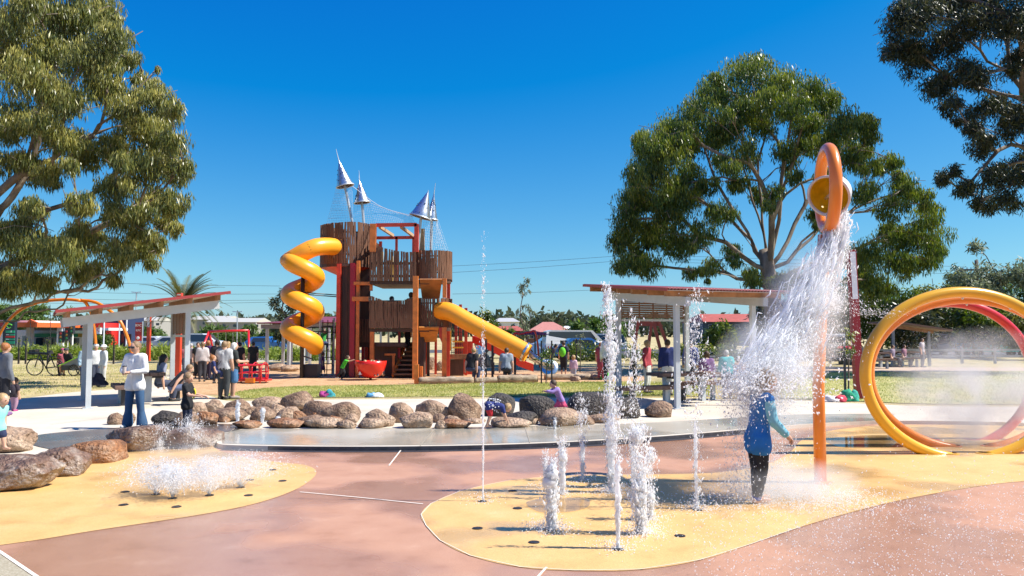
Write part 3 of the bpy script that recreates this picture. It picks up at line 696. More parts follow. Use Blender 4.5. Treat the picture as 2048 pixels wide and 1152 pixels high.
# ================================================================== PLAY TOWER
random.seed(21); np.random.seed(21)
M_slat = ramp_mat('weathered_slat', [(0.3, (0.09, 0.035, 0.017)), (0.5, (0.155, 0.066, 0.033)), (0.72, (0.28, 0.145, 0.08))], scale=3.0, rough=0.75, bump=0.3, bscale=30, stretch=(4, 4, 0.6))
M_panel = ramp_mat('dark_stained_panel', [(0.3, (0.05, 0.022, 0.014)), (0.7, (0.10, 0.045, 0.026))], scale=4, rough=0.6, bump=0.2, bscale=30, stretch=(4, 4, 0.5))
M_orange_t = mat('orange_stained_timber', (0.72, 0.20, 0.035), 0.5, var=0.25, scale=5)
M_red_t = mat('red_painted_timber', (0.60, 0.055, 0.022), 0.45, var=0.2, scale=4)
M_crim = mat('crimson_painted_post', (0.40, 0.012, 0.03), 0.4, var=0.15, scale=3)
M_ply = mat('brown_plywood', (0.42, 0.17, 0.06), 0.6, var=0.2, scale=3)
M_tread = mat('tread_timber', (0.28, 0.14, 0.065), 0.7, var=0.3, scale=8)
M_tube = mat('yellow_slide_plastic', (0.93, 0.37, 0.022), 0.32, var=0.05, scale=1.5, spec=0.5, bump=0.05, bscale=15)
M_seam = mat('slide_flange', (0.36, 0.13, 0.02), 0.5)
M_steel = mat('perforated_steel', (0.62, 0.63, 0.65), 0.32, metal=0.9, var=0.25, scale=22)
M_pole = mat('galvanised_pole', (0.6, 0.62, 0.63), 0.4, metal=0.6)
M_blackp = mat('dark_steel_post', (0.025, 0.025, 0.03), 0.5)
M_rope = mat('dark_rope', (0.03, 0.03, 0.035), 0.8)
M_net = mat('pale_net_wire', (0.55, 0.60, 0.66), 0.6)
M_redp = mat('red_plastic', (0.70, 0.022, 0.012), 0.28, coat=0.3)
M_yelp = mat('yellow_rail', (0.75, 0.42, 0.03), 0.4)
M_chrome = mat('slide_steel', (0.55, 0.6, 0.63), 0.25, metal=0.9)

tower = thing('play_tower', 'tall timber slatted play tower with cone topped masts and red posts', 'play tower', (-4.9, 32.0, GZ))
TO = origin(tower)
# slat meshes shared by all slats: unit height, slightly wavy edges
slat_me = []
for k in range(5):
    mb = MB(); n = 7; xs = []
    for i in range(n):
        a = -0.5 + random.uniform(-0.16, 0.16); b = 0.5 + random.uniform(-0.16, 0.16)
        xs.append((a, b, i / (n - 1)))
    V = []; Fc = []
    for a, b, z in xs: V += [(a, -0.5, z), (b, -0.5, z), (b, 0.5, z), (a, 0.5, z)]
    for i in range(n - 1):
        o = i * 4
        for j in range(4): Fc.append((o + j, o + (j + 1) % 4, o + 4 + (j + 1) % 4, o + 4 + j))
    Fc += [(3, 2, 1, 0), tuple((n - 1) * 4 + j for j in range(4))]
    mb.add(V, Fc); me = mb.mesh('slat'); me.materials.append(M_slat); slat_me.append(me)
def slat(x, y, z0, z1, ang, wd=0.075, th=0.04):
    o = bpy.data.objects.new('slat', random.choice(slat_me)); COL.objects.link(o); o.parent = tower
    o.location = Vector((x, y, z0)) - TO; o.rotation_euler = (R(random.uniform(-.6, .6)), R(random.uniform(-1, 1)), ang); o.scale = (wd * random.uniform(0.9, 1.12), th, z1 - z0)
def slat_line(p, q, z0, z1, step=0.115, skip=None, wd=0.075, dz=None):
    p, q = Vector((*p, 0)), Vector((*q, 0)); d = q - p; n = max(2, int(d.length / step)); ang = math.atan2(d.y, d.x)
    for i in range(n):
        t = (i + 0.5) / n; c = p.lerp(q, t)
        if skip and skip(t): continue
        zt = z1(t) if callable(z1) else z1
        zb = z0(t) if callable(z0) else z0
        slat(c.x, c.y, zb, zt + random.uniform(-0.012, 0.012), ang, wd)
def slat_arc(c, rad, a0, a1, z0, z1, step=0.115, wd=0.075, skip=None):
    L = abs(a1 - a0) * rad; n = int(L / step)
    for i in range(n):
        t = (i + 0.5) / n; a = a0 + (a1 - a0) * t
        if skip and skip(t): continue
        zt = z1(t) if callable(z1) else z1
        slat(c[0] + rad * math.cos(a), c[1] + rad * math.sin(a), z0, zt + random.uniform(-0.012, 0.012), a + math.pi / 2, wd)
def tpart(name, m, fn, smooth=False):
    mb = MB(); fn(mb); return mb.build(name, m, tower, smooth=smooth)
def post(px, Y, z0, z1, m, wd=0.2, dp=0.2, name='post'):
    x = (px - 1024) / F_PX * Y
    return tpart(name, m, lambda b: b.box((x, Y, (z0 + z1) / 2), (wd, dp, z1 - z0)))
def X(px, Y): return (px - 1024) / F_PX * Y
def Z(py, Y): return CAM_H + (HOR - py) / F_PX * Y

C1 = (X(695, 33), 33.0); R1 = 1.12
slat_arc(C1, R1, R(100), R(330), 4.62, lambda t: 6.28 + 0.03 * math.sin(9 * t), 0.1, 0.086)
slat_arc(C1, R1, R(-30), R(95), 4.62, 6.2, 0.14)
tpart('floor_deck', M_panel, lambda b: b.lathe([(0.01, 4.62), (R1 + 0.03, 4.62), (R1 + 0.03, 4.50), (0.01, 4.44)], (C1[0], C1[1], 0), 20))
tpart('turret_soffit', M_red_t, lambda b: b.lathe([(R1 + 0.02, 4.52), (0.45, 4.22), (0.01, 4.22)], (C1[0], C1[1], 0), 20))
for zz in (5.0, 5.9):
    tpart('rail', M_panel, lambda b: b.tube([(C1[0] + (R1 - 0.05) * math.cos(a), C1[1] + (R1 - 0.05) * math.sin(a), zz) for a in np.linspace(R(100), R(330), 30)], 0.03, 5))
# right drum, two storeys
C2 = (X(866, 31.8), 31.8); R2 = 0.74
slat_arc(C2, R2, R(195), R(400), 3.95, 5.07, 0.08, 0.07)
slat_arc(C2, R2, R(195), R(400), 2.04, 3.2, 0.082, 0.066, skip=lambda t: 0.66 < t < 0.80)
for zz in (4.2, 4.85, 2.3, 3.0):
    tpart('rail', M_panel, lambda b: b.tube([(C2[0] + (R2 - 0.045) * math.cos(a), C2[1] + (R2 - 0.045) * math.sin(a), zz) for a in np.linspace(R(195), R(400), 26)], 0.028, 5))
for zz in (3.9, 2.0):
    tpart('floor_deck', M_panel, lambda b: b.lathe([(0.01, zz + 0.04), (R2 - 0.02, zz + 0.04), (R2 - 0.02, zz - 0.1), (0.01, zz - 0.1)], (C2[0], C2[1], 0), 20))
# front walls
xl, xr = X(738, 31), X(832, 31)
slat_line((xl, 31.0), (xr, 31.0), 3.86, lambda t: 5.34 - 0.36 * math.sin(min(1, t * 1.1) * math.pi / 2) + 0.06 * max(0, t - 0.8), 0.09, wd=0.07)
slat_line((xl, 31.0), (xr, 31.0), 2.02, lambda t: 3.2 + 0.25 * max(0, 0.3 - t) - 0.15 * math.sin(math.pi * t) ** 2, 0.078, wd=0.074, skip=lambda t: False)
for zz in (4.05, 4.55, 2.2, 2.9):
    tpart('rail', M_panel, lambda b: b.box(((xl + xr) / 2, 31.06, zz), (xr - xl, 0.05, 0.1)))
tpart('wall_panel', M_panel, lambda b: b.box((xl + (xr - xl) * 0.36, 31.075, 2.58), ((xr - xl) * 0.66, 0.03, 1.05)))
# back and side walls of the middle
slat_line((xl, 34.2), (xr + 0.3, 34.2), 3.95, 4.95, 0.14)
slat_line((xr + 0.2, 33.6), (X(905, 33.2), 33.2), 3.95, 5.0, 0.13)
slat_line((xl - 0.1, 34.2), (xl - 0.1, 31.6), 4.6, 5.6, 0.13)
slat_line((xl, 34.3), (xl + 0.75, 34.3), 2.02, 3.1, 0.12)
for zz, y0, y1, x0, x1 in [(3.86, 31.1, 34.3, xl, xr + 0.5), (2.0, 31.1, 34.3, xl, xr + 0.5), (1.36, 31.9, 34.3, xl, xr - 0.55)]:
    tpart('deck', M_panel, lambda b: b.box(((x0 + x1) / 2, (y0 + y1) / 2, zz - 0.06), (x1 - x0, y1 - y0, 0.13)))
# red pergola frame above
zt = Z(449, 31)
post(745, 31.05, 5.0, zt + 0.05, M_orange_t, 0.24, 0.2)
post(832, 31.1, 5.0, zt + 0.05, M_red_t, 0.16, 0.2)
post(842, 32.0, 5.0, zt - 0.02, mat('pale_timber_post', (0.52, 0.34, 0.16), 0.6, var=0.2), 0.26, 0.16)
post(792, 33.6, 3.9, zt - 0.15, M_red_t, 0.1, 0.1); post(760, 33.6, 3.9, zt - 0.35, M_red_t, 0.12, 0.12); post(826, 33.6, 3.9, zt - 0.2, M_red_t, 0.1, 0.1)
tpart('top_beam', M_red_t, lambda b: b.beam((X(750, 31), 31.05, zt), (X(832, 31), 31.05, zt + 0.02), 0.1, 0.14))
tpart('top_beam', M_red_t, lambda b: b.beam((X(748, 33.4), 33.6, zt - 0.2), (X(832, 33.4), 33.6, zt - 0.18), 0.1, 0.13))
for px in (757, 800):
    tpart('cross_beam', mat('sunlit_pergola_timber', (0.5, 0.31, 0.17), 0.6), lambda b: b.beam((X(px, 31), 31.1, zt - 0.06), (X(px, 31) + 0.15, 33.6, zt - 0.1), 0.09, 0.12))  # sunlight on the cross beams is put into this lighter timber colour
for px in (763, 783):
    post(px, 33.0, 3.95, 5.2, M_yelp, 0.1, 0.1, 'rail_post')
# columns on the left
post(678, 31.9, GZ, 4.6, M_red_t, 0.16, 0.3, 'column')
tpart('column_panel', M_panel, lambda b: b.box((X(691, 32), 32.05, 2.33), (0.44, 0.2, 4.5)))
for px in (686, 693, 699): tpart('column_batten', M_panel, lambda b: b.box((X(px, 31.9), 31.94, 2.33), (0.05, 0.03, 4.5)))
post(706, 31.8, GZ, 4.62, M_crim, 0.2, 0.28, 'column')
post(716, 31.6, GZ, 4.7, M_orange_t, 0.13, 0.16); post(734, 33.2, GZ, 6.1, M_red_t, 0.14, 0.14); post(727, 33.9, GZ, 5.6, M_crim, 0.12, 0.12)
tpart('wall_panel', M_panel, lambda b: b.box((X(728, 32.6), 32.6, 2.9), (0.5, 0.06, 3.3)))
slat_line((X(716, 32), 32.3), (X(741, 32), 32.3), 1.45, 2.4, 0.1)
for py, x0, x1 in [(567, 708, 742), (598, 705, 738)]:
    tpart('step_shelf', M_orange_t, lambda b: b.box(((X(x0, 31.4) + X(x1, 31.4)) / 2, 31.45, Z(py, 31.4)), (X(x1, 31.4) - X(x0, 31.4), 0.35, 0.12 if py < 580 else 0.17)))
tpart('step_shelf', M_orange_t, lambda b: b.box((X(742, 31.4), 31.4, Z(574, 31.4)), (0.1, 0.14, 0.3)))
# orange posts under the front wall
post(745, 31.2, GZ, 2.05, M_orange_t, 0.16, 0.16); post(831, 30.3, GZ, 4.0, M_orange_t, 0.19, 0.2); post(889, 31.0, GZ, 2.05, M_orange_t, 0.17, 0.17)
post(889, 31.0, 3.2, 3.95, M_orange_t, 0.15, 0.15); post(897, 32.4, GZ, 5.0, M_red_t, 0.13, 0.13)
post(799, 32.1, GZ, 2.0, M_crim, 0.1, 0.1); post(788, 31.7, GZ, 0.95, M_orange_t, 0.1, 0.12, 'gate_post')
tpart('wall_panel', M_panel, lambda b: b.box((X(843, 32), 31.9, 1.05), (0.32, 0.7, 1.96)))
tpart('wall_panel', M_panel, lambda b: b.box((X(765, 33), 33.4, 0.72), (1.6, 0.06, 1.3)))
tpart('counter', M_panel, lambda b: b.box(((xl + xr) / 2 - 0.25, 31.5, 1.38), (1.35, 0.5, 0.16)))
tpart('counter_front', M_panel, lambda b: b.box((xl + 0.5, 31.9, 0.7), (1.0, 0.05, 1.2)))
tpart('low_rail', M_orange_t, lambda b: b.beam((X(770, 31.7), 31.7, 0.98), (X(792, 31.7), 31.7, 0.98), 0.1, 0.08))
# tilted plywood undersides in the bay on the right
def tilt(y0, y1, x0, x1, inset, m):
    Yf, Yb = 30.9, 31.9
    return tpart('sloped_panel', m, lambda b: b.add([(X(x0, Yf), Yf, Z(y0, Yf)), (X(x1, Yf), Yf, Z(y0, Yf)), (X(x1 - inset, Yb), Yb, Z(y1, Yb)), (X(x0 + inset, Yb), Yb, Z(y1, Yb)),
        (X(x0, Yf), Yf + .03, Z(y0, Yf) + .04), (X(x1, Yf), Yf + .03, Z(y0, Yf) + .04), (X(x1 - inset, Yb), Yb + .03, Z(y1, Yb) + .04), (X(x0 + inset, Yb), Yb + .03, Z(y1, Yb) + .04)],
        [(0, 1, 2, 3), (7, 6, 5, 4), (0, 4, 5, 1), (1, 5, 6, 2), (2, 6, 7, 3), (3, 7, 4, 0)]))
tilt(559, 598, 839, 884, 5, M_ply); tilt(655, 684, 838, 878, 5, mat('orange_plywood', (0.62, 0.25, 0.05), 0.55, var=0.15))
tpart('fin', M_red_t, lambda b: b.add([(X(878, 31), 31.0, Z(655, 31)), (X(886, 31), 31.0, Z(655, 31)), (X(886, 31), 31.0, Z(690, 31)), (X(878, 31), 31.0, Z(672, 31)), (X(878, 31), 31.06, Z(655, 31)), (X(886, 31), 31.06, Z(655, 31)), (X(886, 31), 31.06, Z(690, 31)), (X(878, 31), 31.06, Z(672, 31))], [(0, 1, 2, 3), (7, 6, 5, 4), (0, 4, 5, 1), (1, 5, 6, 2), (2, 6, 7, 3), (3, 7, 4, 0)]))
# stairs
n = 8
for i in range(n):
    t = i / (n - 1); Yy = 31.3 + 1.9 * t; zz = 0.22 + 1.2 * t
    x0, x1 = X(790 + 12 * t, 31.3), X(828, 31.3)
    tpart('stair_tread', M_tread, lambda b: b.box(((x0 + x1) / 2, Yy, zz), (x1 - x0, 0.3, 0.06)))
    tpart('stair_riser', M_panel, lambda b: b.box(((x0 + x1) / 2, Yy + 0.14, zz - 0.1), (x1 - x0, 0.02, 0.16)))
for px0, px1 in ((788, 801), (829, 828)):
    tpart('stair_stringer', M_orange_t, lambda b: b.beam((X(px0, 31.3), 31.1, 0.12), (X(px1, 31.3), 33.3, 1.5), 0.05, 0.2))
# annex with rope net at the right
for px in (921, 932, 912): post(px, 33.2 if px != 912 else 34.2, GZ, Z(609 if px == 921 else 616, 33.2), M_red_t, 0.12, 0.12)
tpart('annex_beam', M_tread, lambda b: b.box((X(912, 32.6), 32.6, Z(713, 32.6)), (0.95, 0.25, 0.2)))
tpart('annex_panel', M_panel, lambda b: b.box((X(908, 32.8), 32.9, 0.4), (0.8, 0.05, 0.7)))
for py in (683, 695): tpart('rung', M_yelp, lambda b: b.beam((X(905, 32.6), 32.6, Z(py, 32.6)), (X(927, 32.6), 32.6, Z(py, 32.6)), 0.05, 0.06))
tpart('rail_post', M_yelp, lambda b: b.box((X(901, 32.6), 32.6, Z(680, 32.6)), (0.06, 0.06, 0.85)))
def net(b):
    for i in range(7):
        b.tube([(X(903 + i * 3.6, 33), 33.0, Z(646, 33)), (X(903 + i * 3.6, 33), 33.0, Z(712, 33))], 0.012, 4)
    for i in range(9):
        b.tube([(X(903, 33), 33.0, Z(648 + i * 8, 33)), (X(925, 33), 33.0, Z(648 + i * 8, 33))], 0.012, 4)
tpart('rope_net', M_rope, net)
post(857, 32.8, GZ, 2.0, M_panel, 0.12, 0.12); post(853, 34.0, GZ, 2.0, M_red_t, 0.1, 0.1); post(872, 34.0, GZ, 2.0, M_red_t, 0.1, 0.1)
# masts with perforated cones
def cone_mast(base, rimpx, tippx, spikepx, Y, rim_r, lab):
    rimc = W(*rimpx, Y); tip = W(*tippx, Y); ax = (tip - rimc).normalized(); L = (tip - rimc).length
    rot = ax.to_track_quat('Z', 'Y').to_matrix()
    po = tpart('mast', M_pole, lambda b: b.tube([W(*base, Y), rimc + ax * 0.1], 0.055, 10))
    mb = MB(); mb.lathe([(rim_r, 0), (rim_r * 1.0, 0.015), (rim_r * 0.78, L * 0.22), (rim_r * 0.48, L * 0.55), (rim_r * 0.2, L * 0.85), (0.022, L)], rimc, 20, rot)
    c = mb.build('cone', M_steel, tower, smooth=True); off = origin(c)
    me = MB().lathe([(rim_r + 0.025, -0.02), (rim_r + 0.03, 0.02), (rim_r - 0.02, 0.025), (rim_r - 0.03, -0.02), (rim_r + 0.025, -0.02)], rimc, 22, rot).build('rim', M_pole, c, smooth=True)
    mb = MB()
    for k in range(6):
        a = k * math.pi / 3; e = rot @ Vector((math.cos(a) * rim_r * 0.95, math.sin(a) * rim_r * 0.95, 0.0)); mb.tube([rimc, rimc + e], 0.014, 4)
    mb.build('spokes', M_tread, c)
    mb = MB(); mb.tube([tip, W(*spikepx, Y)], [0.022, 0.008], 6); mb.build('spike', M_pole, c)
    mb = MB()
    for k in range(26):
        a = random.uniform(0, 6.28); hh = random.uniform(0.08, 0.75); rr = rim_r * np.interp(hh, [0, .22, .55, .85, 1], [1, .78, .48, .2, .05]) + 0.004
        p = rimc + rot @ Vector((rr * math.cos(a), rr * math.sin(a), hh * L)); mb.ell(p, (0.02, 0.02, 0.028), 6, 4)
    mb.build('perforation', M_blackp, c)['kind'] = 'stuff'
    return rimc
r1 = cone_mast((706, 452), (690, 372), (678, 322), (672, 298), 33.0, 0.36, 'a')
r2 = cone_mast((728, 452), (724, 405), (719, 362), (718, 341), 33.2, 0.33, 'b')
r3 = cone_mast((836, 500), (841, 434), (856, 384), (857, 380), 31.4, 0.43, 'c')
r4 = cone_mast((862, 500), (863, 439), (868, 388), (871, 366), 31.9, 0.24, 'd')
def netlines(b):
    def fan(a, pts, r=0.006):
        for p in pts: b.tube([a, p], r, 3)
    def mesh_net(A, B, C, D, n, m, r=0.0035):
        for i in range(n + 1): b.tube([A.lerp(B, i / n), D.lerp(C, i / n)], r, 3)
        for j in range(1, m): b.tube([A.lerp(D, j / m), B.lerp(C, j / m)], r, 3)
    mesh_net(r1 + Vector((-.34, 0, 0)), r1 + Vector((.3, 0, 0)), W(706, 450, 32.6), W(652, 452, 33), 14, 16)
    mesh_net(r2 + Vector((-.3, 0, 0)), r2 + Vector((.3, 0, 0)), W(748, 448, 32), W(706, 450, 32.6), 10, 10)
    mesh_net(r2 + Vector((.3, 0, 0)), r3 + Vector((-.35, 0, 0)), W(832, 450, 31.2), W(748, 448, 32), 22, 8)
    mesh_net(r3 + Vector((.1, 0, 0)), r4 + Vector((.25, 0, 0)), W(898, 504, 31.6), W(850, 498, 31.3), 10, 12)
    b.tube(catmull([r1 + Vector((.3, 0, 0)), W(760, 412, 32.5), r3 + Vector((-.3, 0, 0))], 8), 0.012, 4)
    b.tube(catmull([r2 + Vector((.3, 0, 0)), W(780, 420, 32.5), r3 + Vector((-.3, 0, .05))], 8), 0.008, 4)
    fan(r4 + Vector((.2, 0, 0)), [W(872 + 5 * i, 492 + 3 * i, 31.6) for i in range(5)], 0.005)
    for i in range(4):
        t = (i + 1) / 5; b.tube([(r1 + Vector((-.3, 0, 0))).lerp(W(652, 452, 33), t), (r1 + Vector((-.3, 0, 0))).lerp(W(692, 452, 33), t)], 0.005, 3)
tpart('guy_net', M_net, netlines)

# spiral tube slide
HX, HY = X(605, 31.2), 31.2; hr = 0.50; tr = 0.33
spiral = thing('spiral_slide', 'yellow corkscrew tube slide coiling down from the tower turret', 'slide', (HX, HY, GZ))
pts = [Vector((X(676, 32.2), 32.2, 5.30)), Vector((X(650, 31.7), 31.6, 5.28)), Vector((X(622, 31.3), 31.1, 5.12))]
zl = lambda a: 4.72 - (a - 180) / 360 * 1.33
pts2 = []
for a in range(185, 180 + 360 * 2 + 215, 12):
    pts2.append(Vector((HX + hr * math.cos(R(a)), HY + hr * math.sin(R(a)), zl(a))))
path = catmull(pts + pts2[1:], 3)
S = MB(); S.tube(path, tr, 20, cap=False); sh = S.build('tube', M_tube, spiral, smooth=True, fix=False)
md = sh.modifiers.new('s', 'SOLIDIFY'); md.thickness = 0.02
def seam(path, idx, parent, rad, m=None, wd=0.02, extra=0.012):
    i = min(idx, len(path) - 2); t = (path[i + 1] - path[i]).normalized(); rot = t.to_track_quat('Z', 'Y').to_matrix()
    MB().lathe([(rad - 0.01, -wd), (rad + extra, -wd), (rad + extra, wd), (rad - 0.01, wd)], path[i], 24, rot).build('flange', m or M_seam, parent, smooth=False)
for i in range(6, len(path) - 2, 14): seam(path, i, spiral, tr, extra=0.014, wd=0.014)
MB().tube([(HX, HY, GZ - 0.02), (HX, HY, 4.3)], 0.075, 12).build('centre_post', M_blackp, spiral, smooth=True)
for zz in (0.95, 1.9, 3.2): MB().beam((HX, HY, zz), (HX + 0.42, HY + 0.1, zz - 0.15), 0.08, 0.05).build('bracket', M_blackp, spiral)
MB().box((HX + 0.3, HY + 0.45, 0.35), (0.55, 0.6, 0.5)).build('exit_bed', M_blackp, spiral)
for zz in (3.35, 3.42, 1.92): MB().tube([(HX, HY, zz), (X(676, 32), 32.0, zz - 0.07)], 0.022, 5).build('stay_bar', M_blackp, spiral)

# straight tube slide
ss = thing('tube_slide', 'straight yellow tube slide ending in a steel chute by the bark', 'slide', (X(1000, 31), 31.0, GZ))
path = catmull([W(876, 622, 31.3), W(900, 624, 31.1), W(935, 643, 31), W(980, 667, 30.9), W(1020, 688, 30.8), W(1056, 707, 30.7)], 6)
S = MB(); S.tube(path, 0.335, 20, cap=False); o = S.build('tube', M_tube, ss, smooth=True, fix=False); md = o.modifiers.new('s', 'SOLIDIFY'); md.thickness = 0.02
for i in (4, 10, 16, 22): seam(path, i, ss, 0.335, extra=0.014, wd=0.014)
seam(path, 29, ss, 0.34, M_chrome, 0.04, 0.05)
e0, e1, e2 = W(1058, 716, 30.7), W(1085, 730, 30.6), W(1108, 735, 30.55)
def trough(b):
    prof = [(-0.36, 0.30), (-0.34, 0.05), (-0.2, -0.06), (0.2, -0.06), (0.34, 0.05), (0.36, 0.30)]
    V = []
    for p in (e0, e1, e2):
        s = 1.0 if p is not e2 else 0.8
        for a, c in prof: V.append((p.x, p.y + a * s, p.z + c * s * (1 if p is e0 else 0.75)))
    Fc = []
    for i in range(2):
        for j in range(5): o = i * 6 + j; Fc.append((o, o + 1, o + 7, o + 6))
    b.add(V, Fc)
mb = MB(); trough(mb); o = mb.build('exit_chute', M_chrome, ss, smooth=True); md = o.modifiers.new('s', 'SOLIDIFY'); md.thickness = 0.02
MB().lathe([(0.33, 0), (0.36, 0.03), (0.33, 0.06), (0.03, 0.045), (0.01, 0.0)], W(1098, 735, 30.5), 20, Euler((R(62), R(12), 0)).to_matrix()).build('end_lip', M_chrome, ss, smooth=True)
for px, py in ((985, 690), (1030, 712)):
    p = W(px, py, 30.9); MB().box((p.x, p.y, (p.z + GZ) / 2), (0.09, 0.09, p.z - GZ)).build('support', M_blackp, ss)

# red open slide behind
rs = thing('open_slide', 'red open slide running down behind the yellow tube slide', 'slide', (X(1000, 34.5), 34.5, GZ))
A, B = W(945, 684, 34.3), W(1062, 748, 34.0); B.z = max(B.z, 0.2)
pp = catmull([A, A.lerp(B, 0.2) + Vector((0, 0, .05)), A.lerp(B, 0.75), B + Vector((.1, 0, .03))], 6); mb = MB(); V = []; Fc = []
prof = [(-0.3, 0.26), (-0.27, 0.0), (0.27, 0.0), (0.3, 0.26), (0.33, 0.27), (0.3, -0.03), (-0.3, -0.03), (-0.33, 0.27)]
for p in pp:
    for a, c in prof: V.append((p.x, p.y + a, p.z + c))
for i in range(len(pp) - 1):
    for j in range(8): o = i * 8; Fc.append((o + j, o + (j + 1) % 8, o + 8 + (j + 1) % 8, o + 8 + j))
mb.add(V, Fc).build('chute', M_redp, rs, smooth=False)
MB().box((A.x - 0.35, A.y, A.z / 2 + 0.05), (0.7, 0.8, A.z - 0.05)).build('platform', M_red_t, rs)
MB().box((A.x + 0.9, A.y, 0.3), (0.08, 0.5, 0.55)).build('support', M_blackp, rs)

# red spinning bowl
bw = G(741, 760); bowl = thing('spinner_bowl', 'shiny red spinning bowl seat full of children', 'spinner', bw)
rb_ = 0.6
prof = [(0.02, 0.06), (0.2, 0.08), (0.38, 0.17), (0.52, 0.36), (0.585, 0.58), (0.6, 0.72), (0.575, 0.72), (0.555, 0.58), (0.49, 0.38), (0.36, 0.21), (0.18, 0.13), (0.02, 0.12)]
MB().lathe(prof, bw, 32).build('shell', M_redp, bowl, smooth=True)
MB().tube([bw, bw + Vector((0, 0, 0.1))], 0.05, 10).build('pivot', M_blackp, bowl, smooth=True)
mb = MB(); c = bw + Vector((-0.32, -0.415, 0.22)); mb.add([c + Vector((-.06, 0, 0)), c + Vector((.07, -0.03, 0)), c + Vector((0.0, -0.03, .13))], [(0, 1, 2)]); o = mb.build('decal', mat('white_decal', (0.8, 0.8, 0.8), 0.5), bowl, fix=False); md = o.modifiers.new('s', 'SOLIDIFY'); md.thickness = 0.01
# bollard by the log
bo = G(833, 768); bl = thing('timber_bollard', 'short orange square timber post at the end of the log', 'bollard', bo)
MB().box(bo + Vector((0, 0, 0.33)), (0.15, 0.15, 0.7)).build('post', M_orange_t, bl); MB().box(bo + Vector((0.14, 0.2, 0.3)), (0.1, 0.15, 0.6)).build('brace', M_orange_t, bl)
# rope ladder left of the column
lad = thing('rope_ladder', 'black rope climbing ladder beside the tower column', 'rope ladder', (X(652, 33.2), 33.2, GZ))
for px in (645, 655, 665): MB().tube([(X(px, 33.2), 33.2, GZ), (X(px + 1, 33.2), 33.2, Z(640, 33.2))], 0.02, 5).build('rope', M_rope, lad)
for i in range(8): MB().tube([(X(645, 33.2), 33.2, 0.3 + 0.26 * i), (X(666, 33.2), 33.2, 0.3 + 0.26 * i)], 0.018, 5).build('rung', M_rope, lad)
for px in (641, 668): MB().tube([(X(px, 33.3), 33.3, GZ), (X(px, 33.3), 33.3, Z(636, 33.3))], 0.05, 8).build('pole', mat('white_pole', (0.75, 0.76, 0.76), 0.5), lad)
MB().tube([(X(600, 33.3), 33.3, Z(655, 33.3)), (X(676, 33.3), 33.3, Z(654, 33.3))], 0.03, 6).build('top_bar', M_blackp, lad)
# ================================================================== SHELTERS
random.seed(31); np.random.seed(31)
M_white = mat('white_painted_steel', (0.50, 0.53, 0.54), 0.45, var=0.08, scale=3)
M_roofred = mat('red_roof_sheet', (0.24, 0.045, 0.05), 0.45, var=0.12, scale=1)
M_roofedge = mat('red_roof_flashing', (0.34, 0.05, 0.045), 0.4)
M_soffit = mat('pale_ply_soffit', (0.62, 0.53, 0.42), 0.7, var=0.1)
M_rafter = mat('timber_rafter', (0.36, 0.17, 0.07), 0.65, var=0.25, scale=6)
M_bench = ramp_mat('brown_bench_timber', [(0.3, (0.10, 0.055, 0.04)), (0.7, (0.20, 0.12, 0.085))], scale=5, rough=0.7, bump=0.2, stretch=(1, 1, 1))
M_louvre = mat('brown_louvre_slat', (0.20, 0.10, 0.055), 0.6, var=0.2)

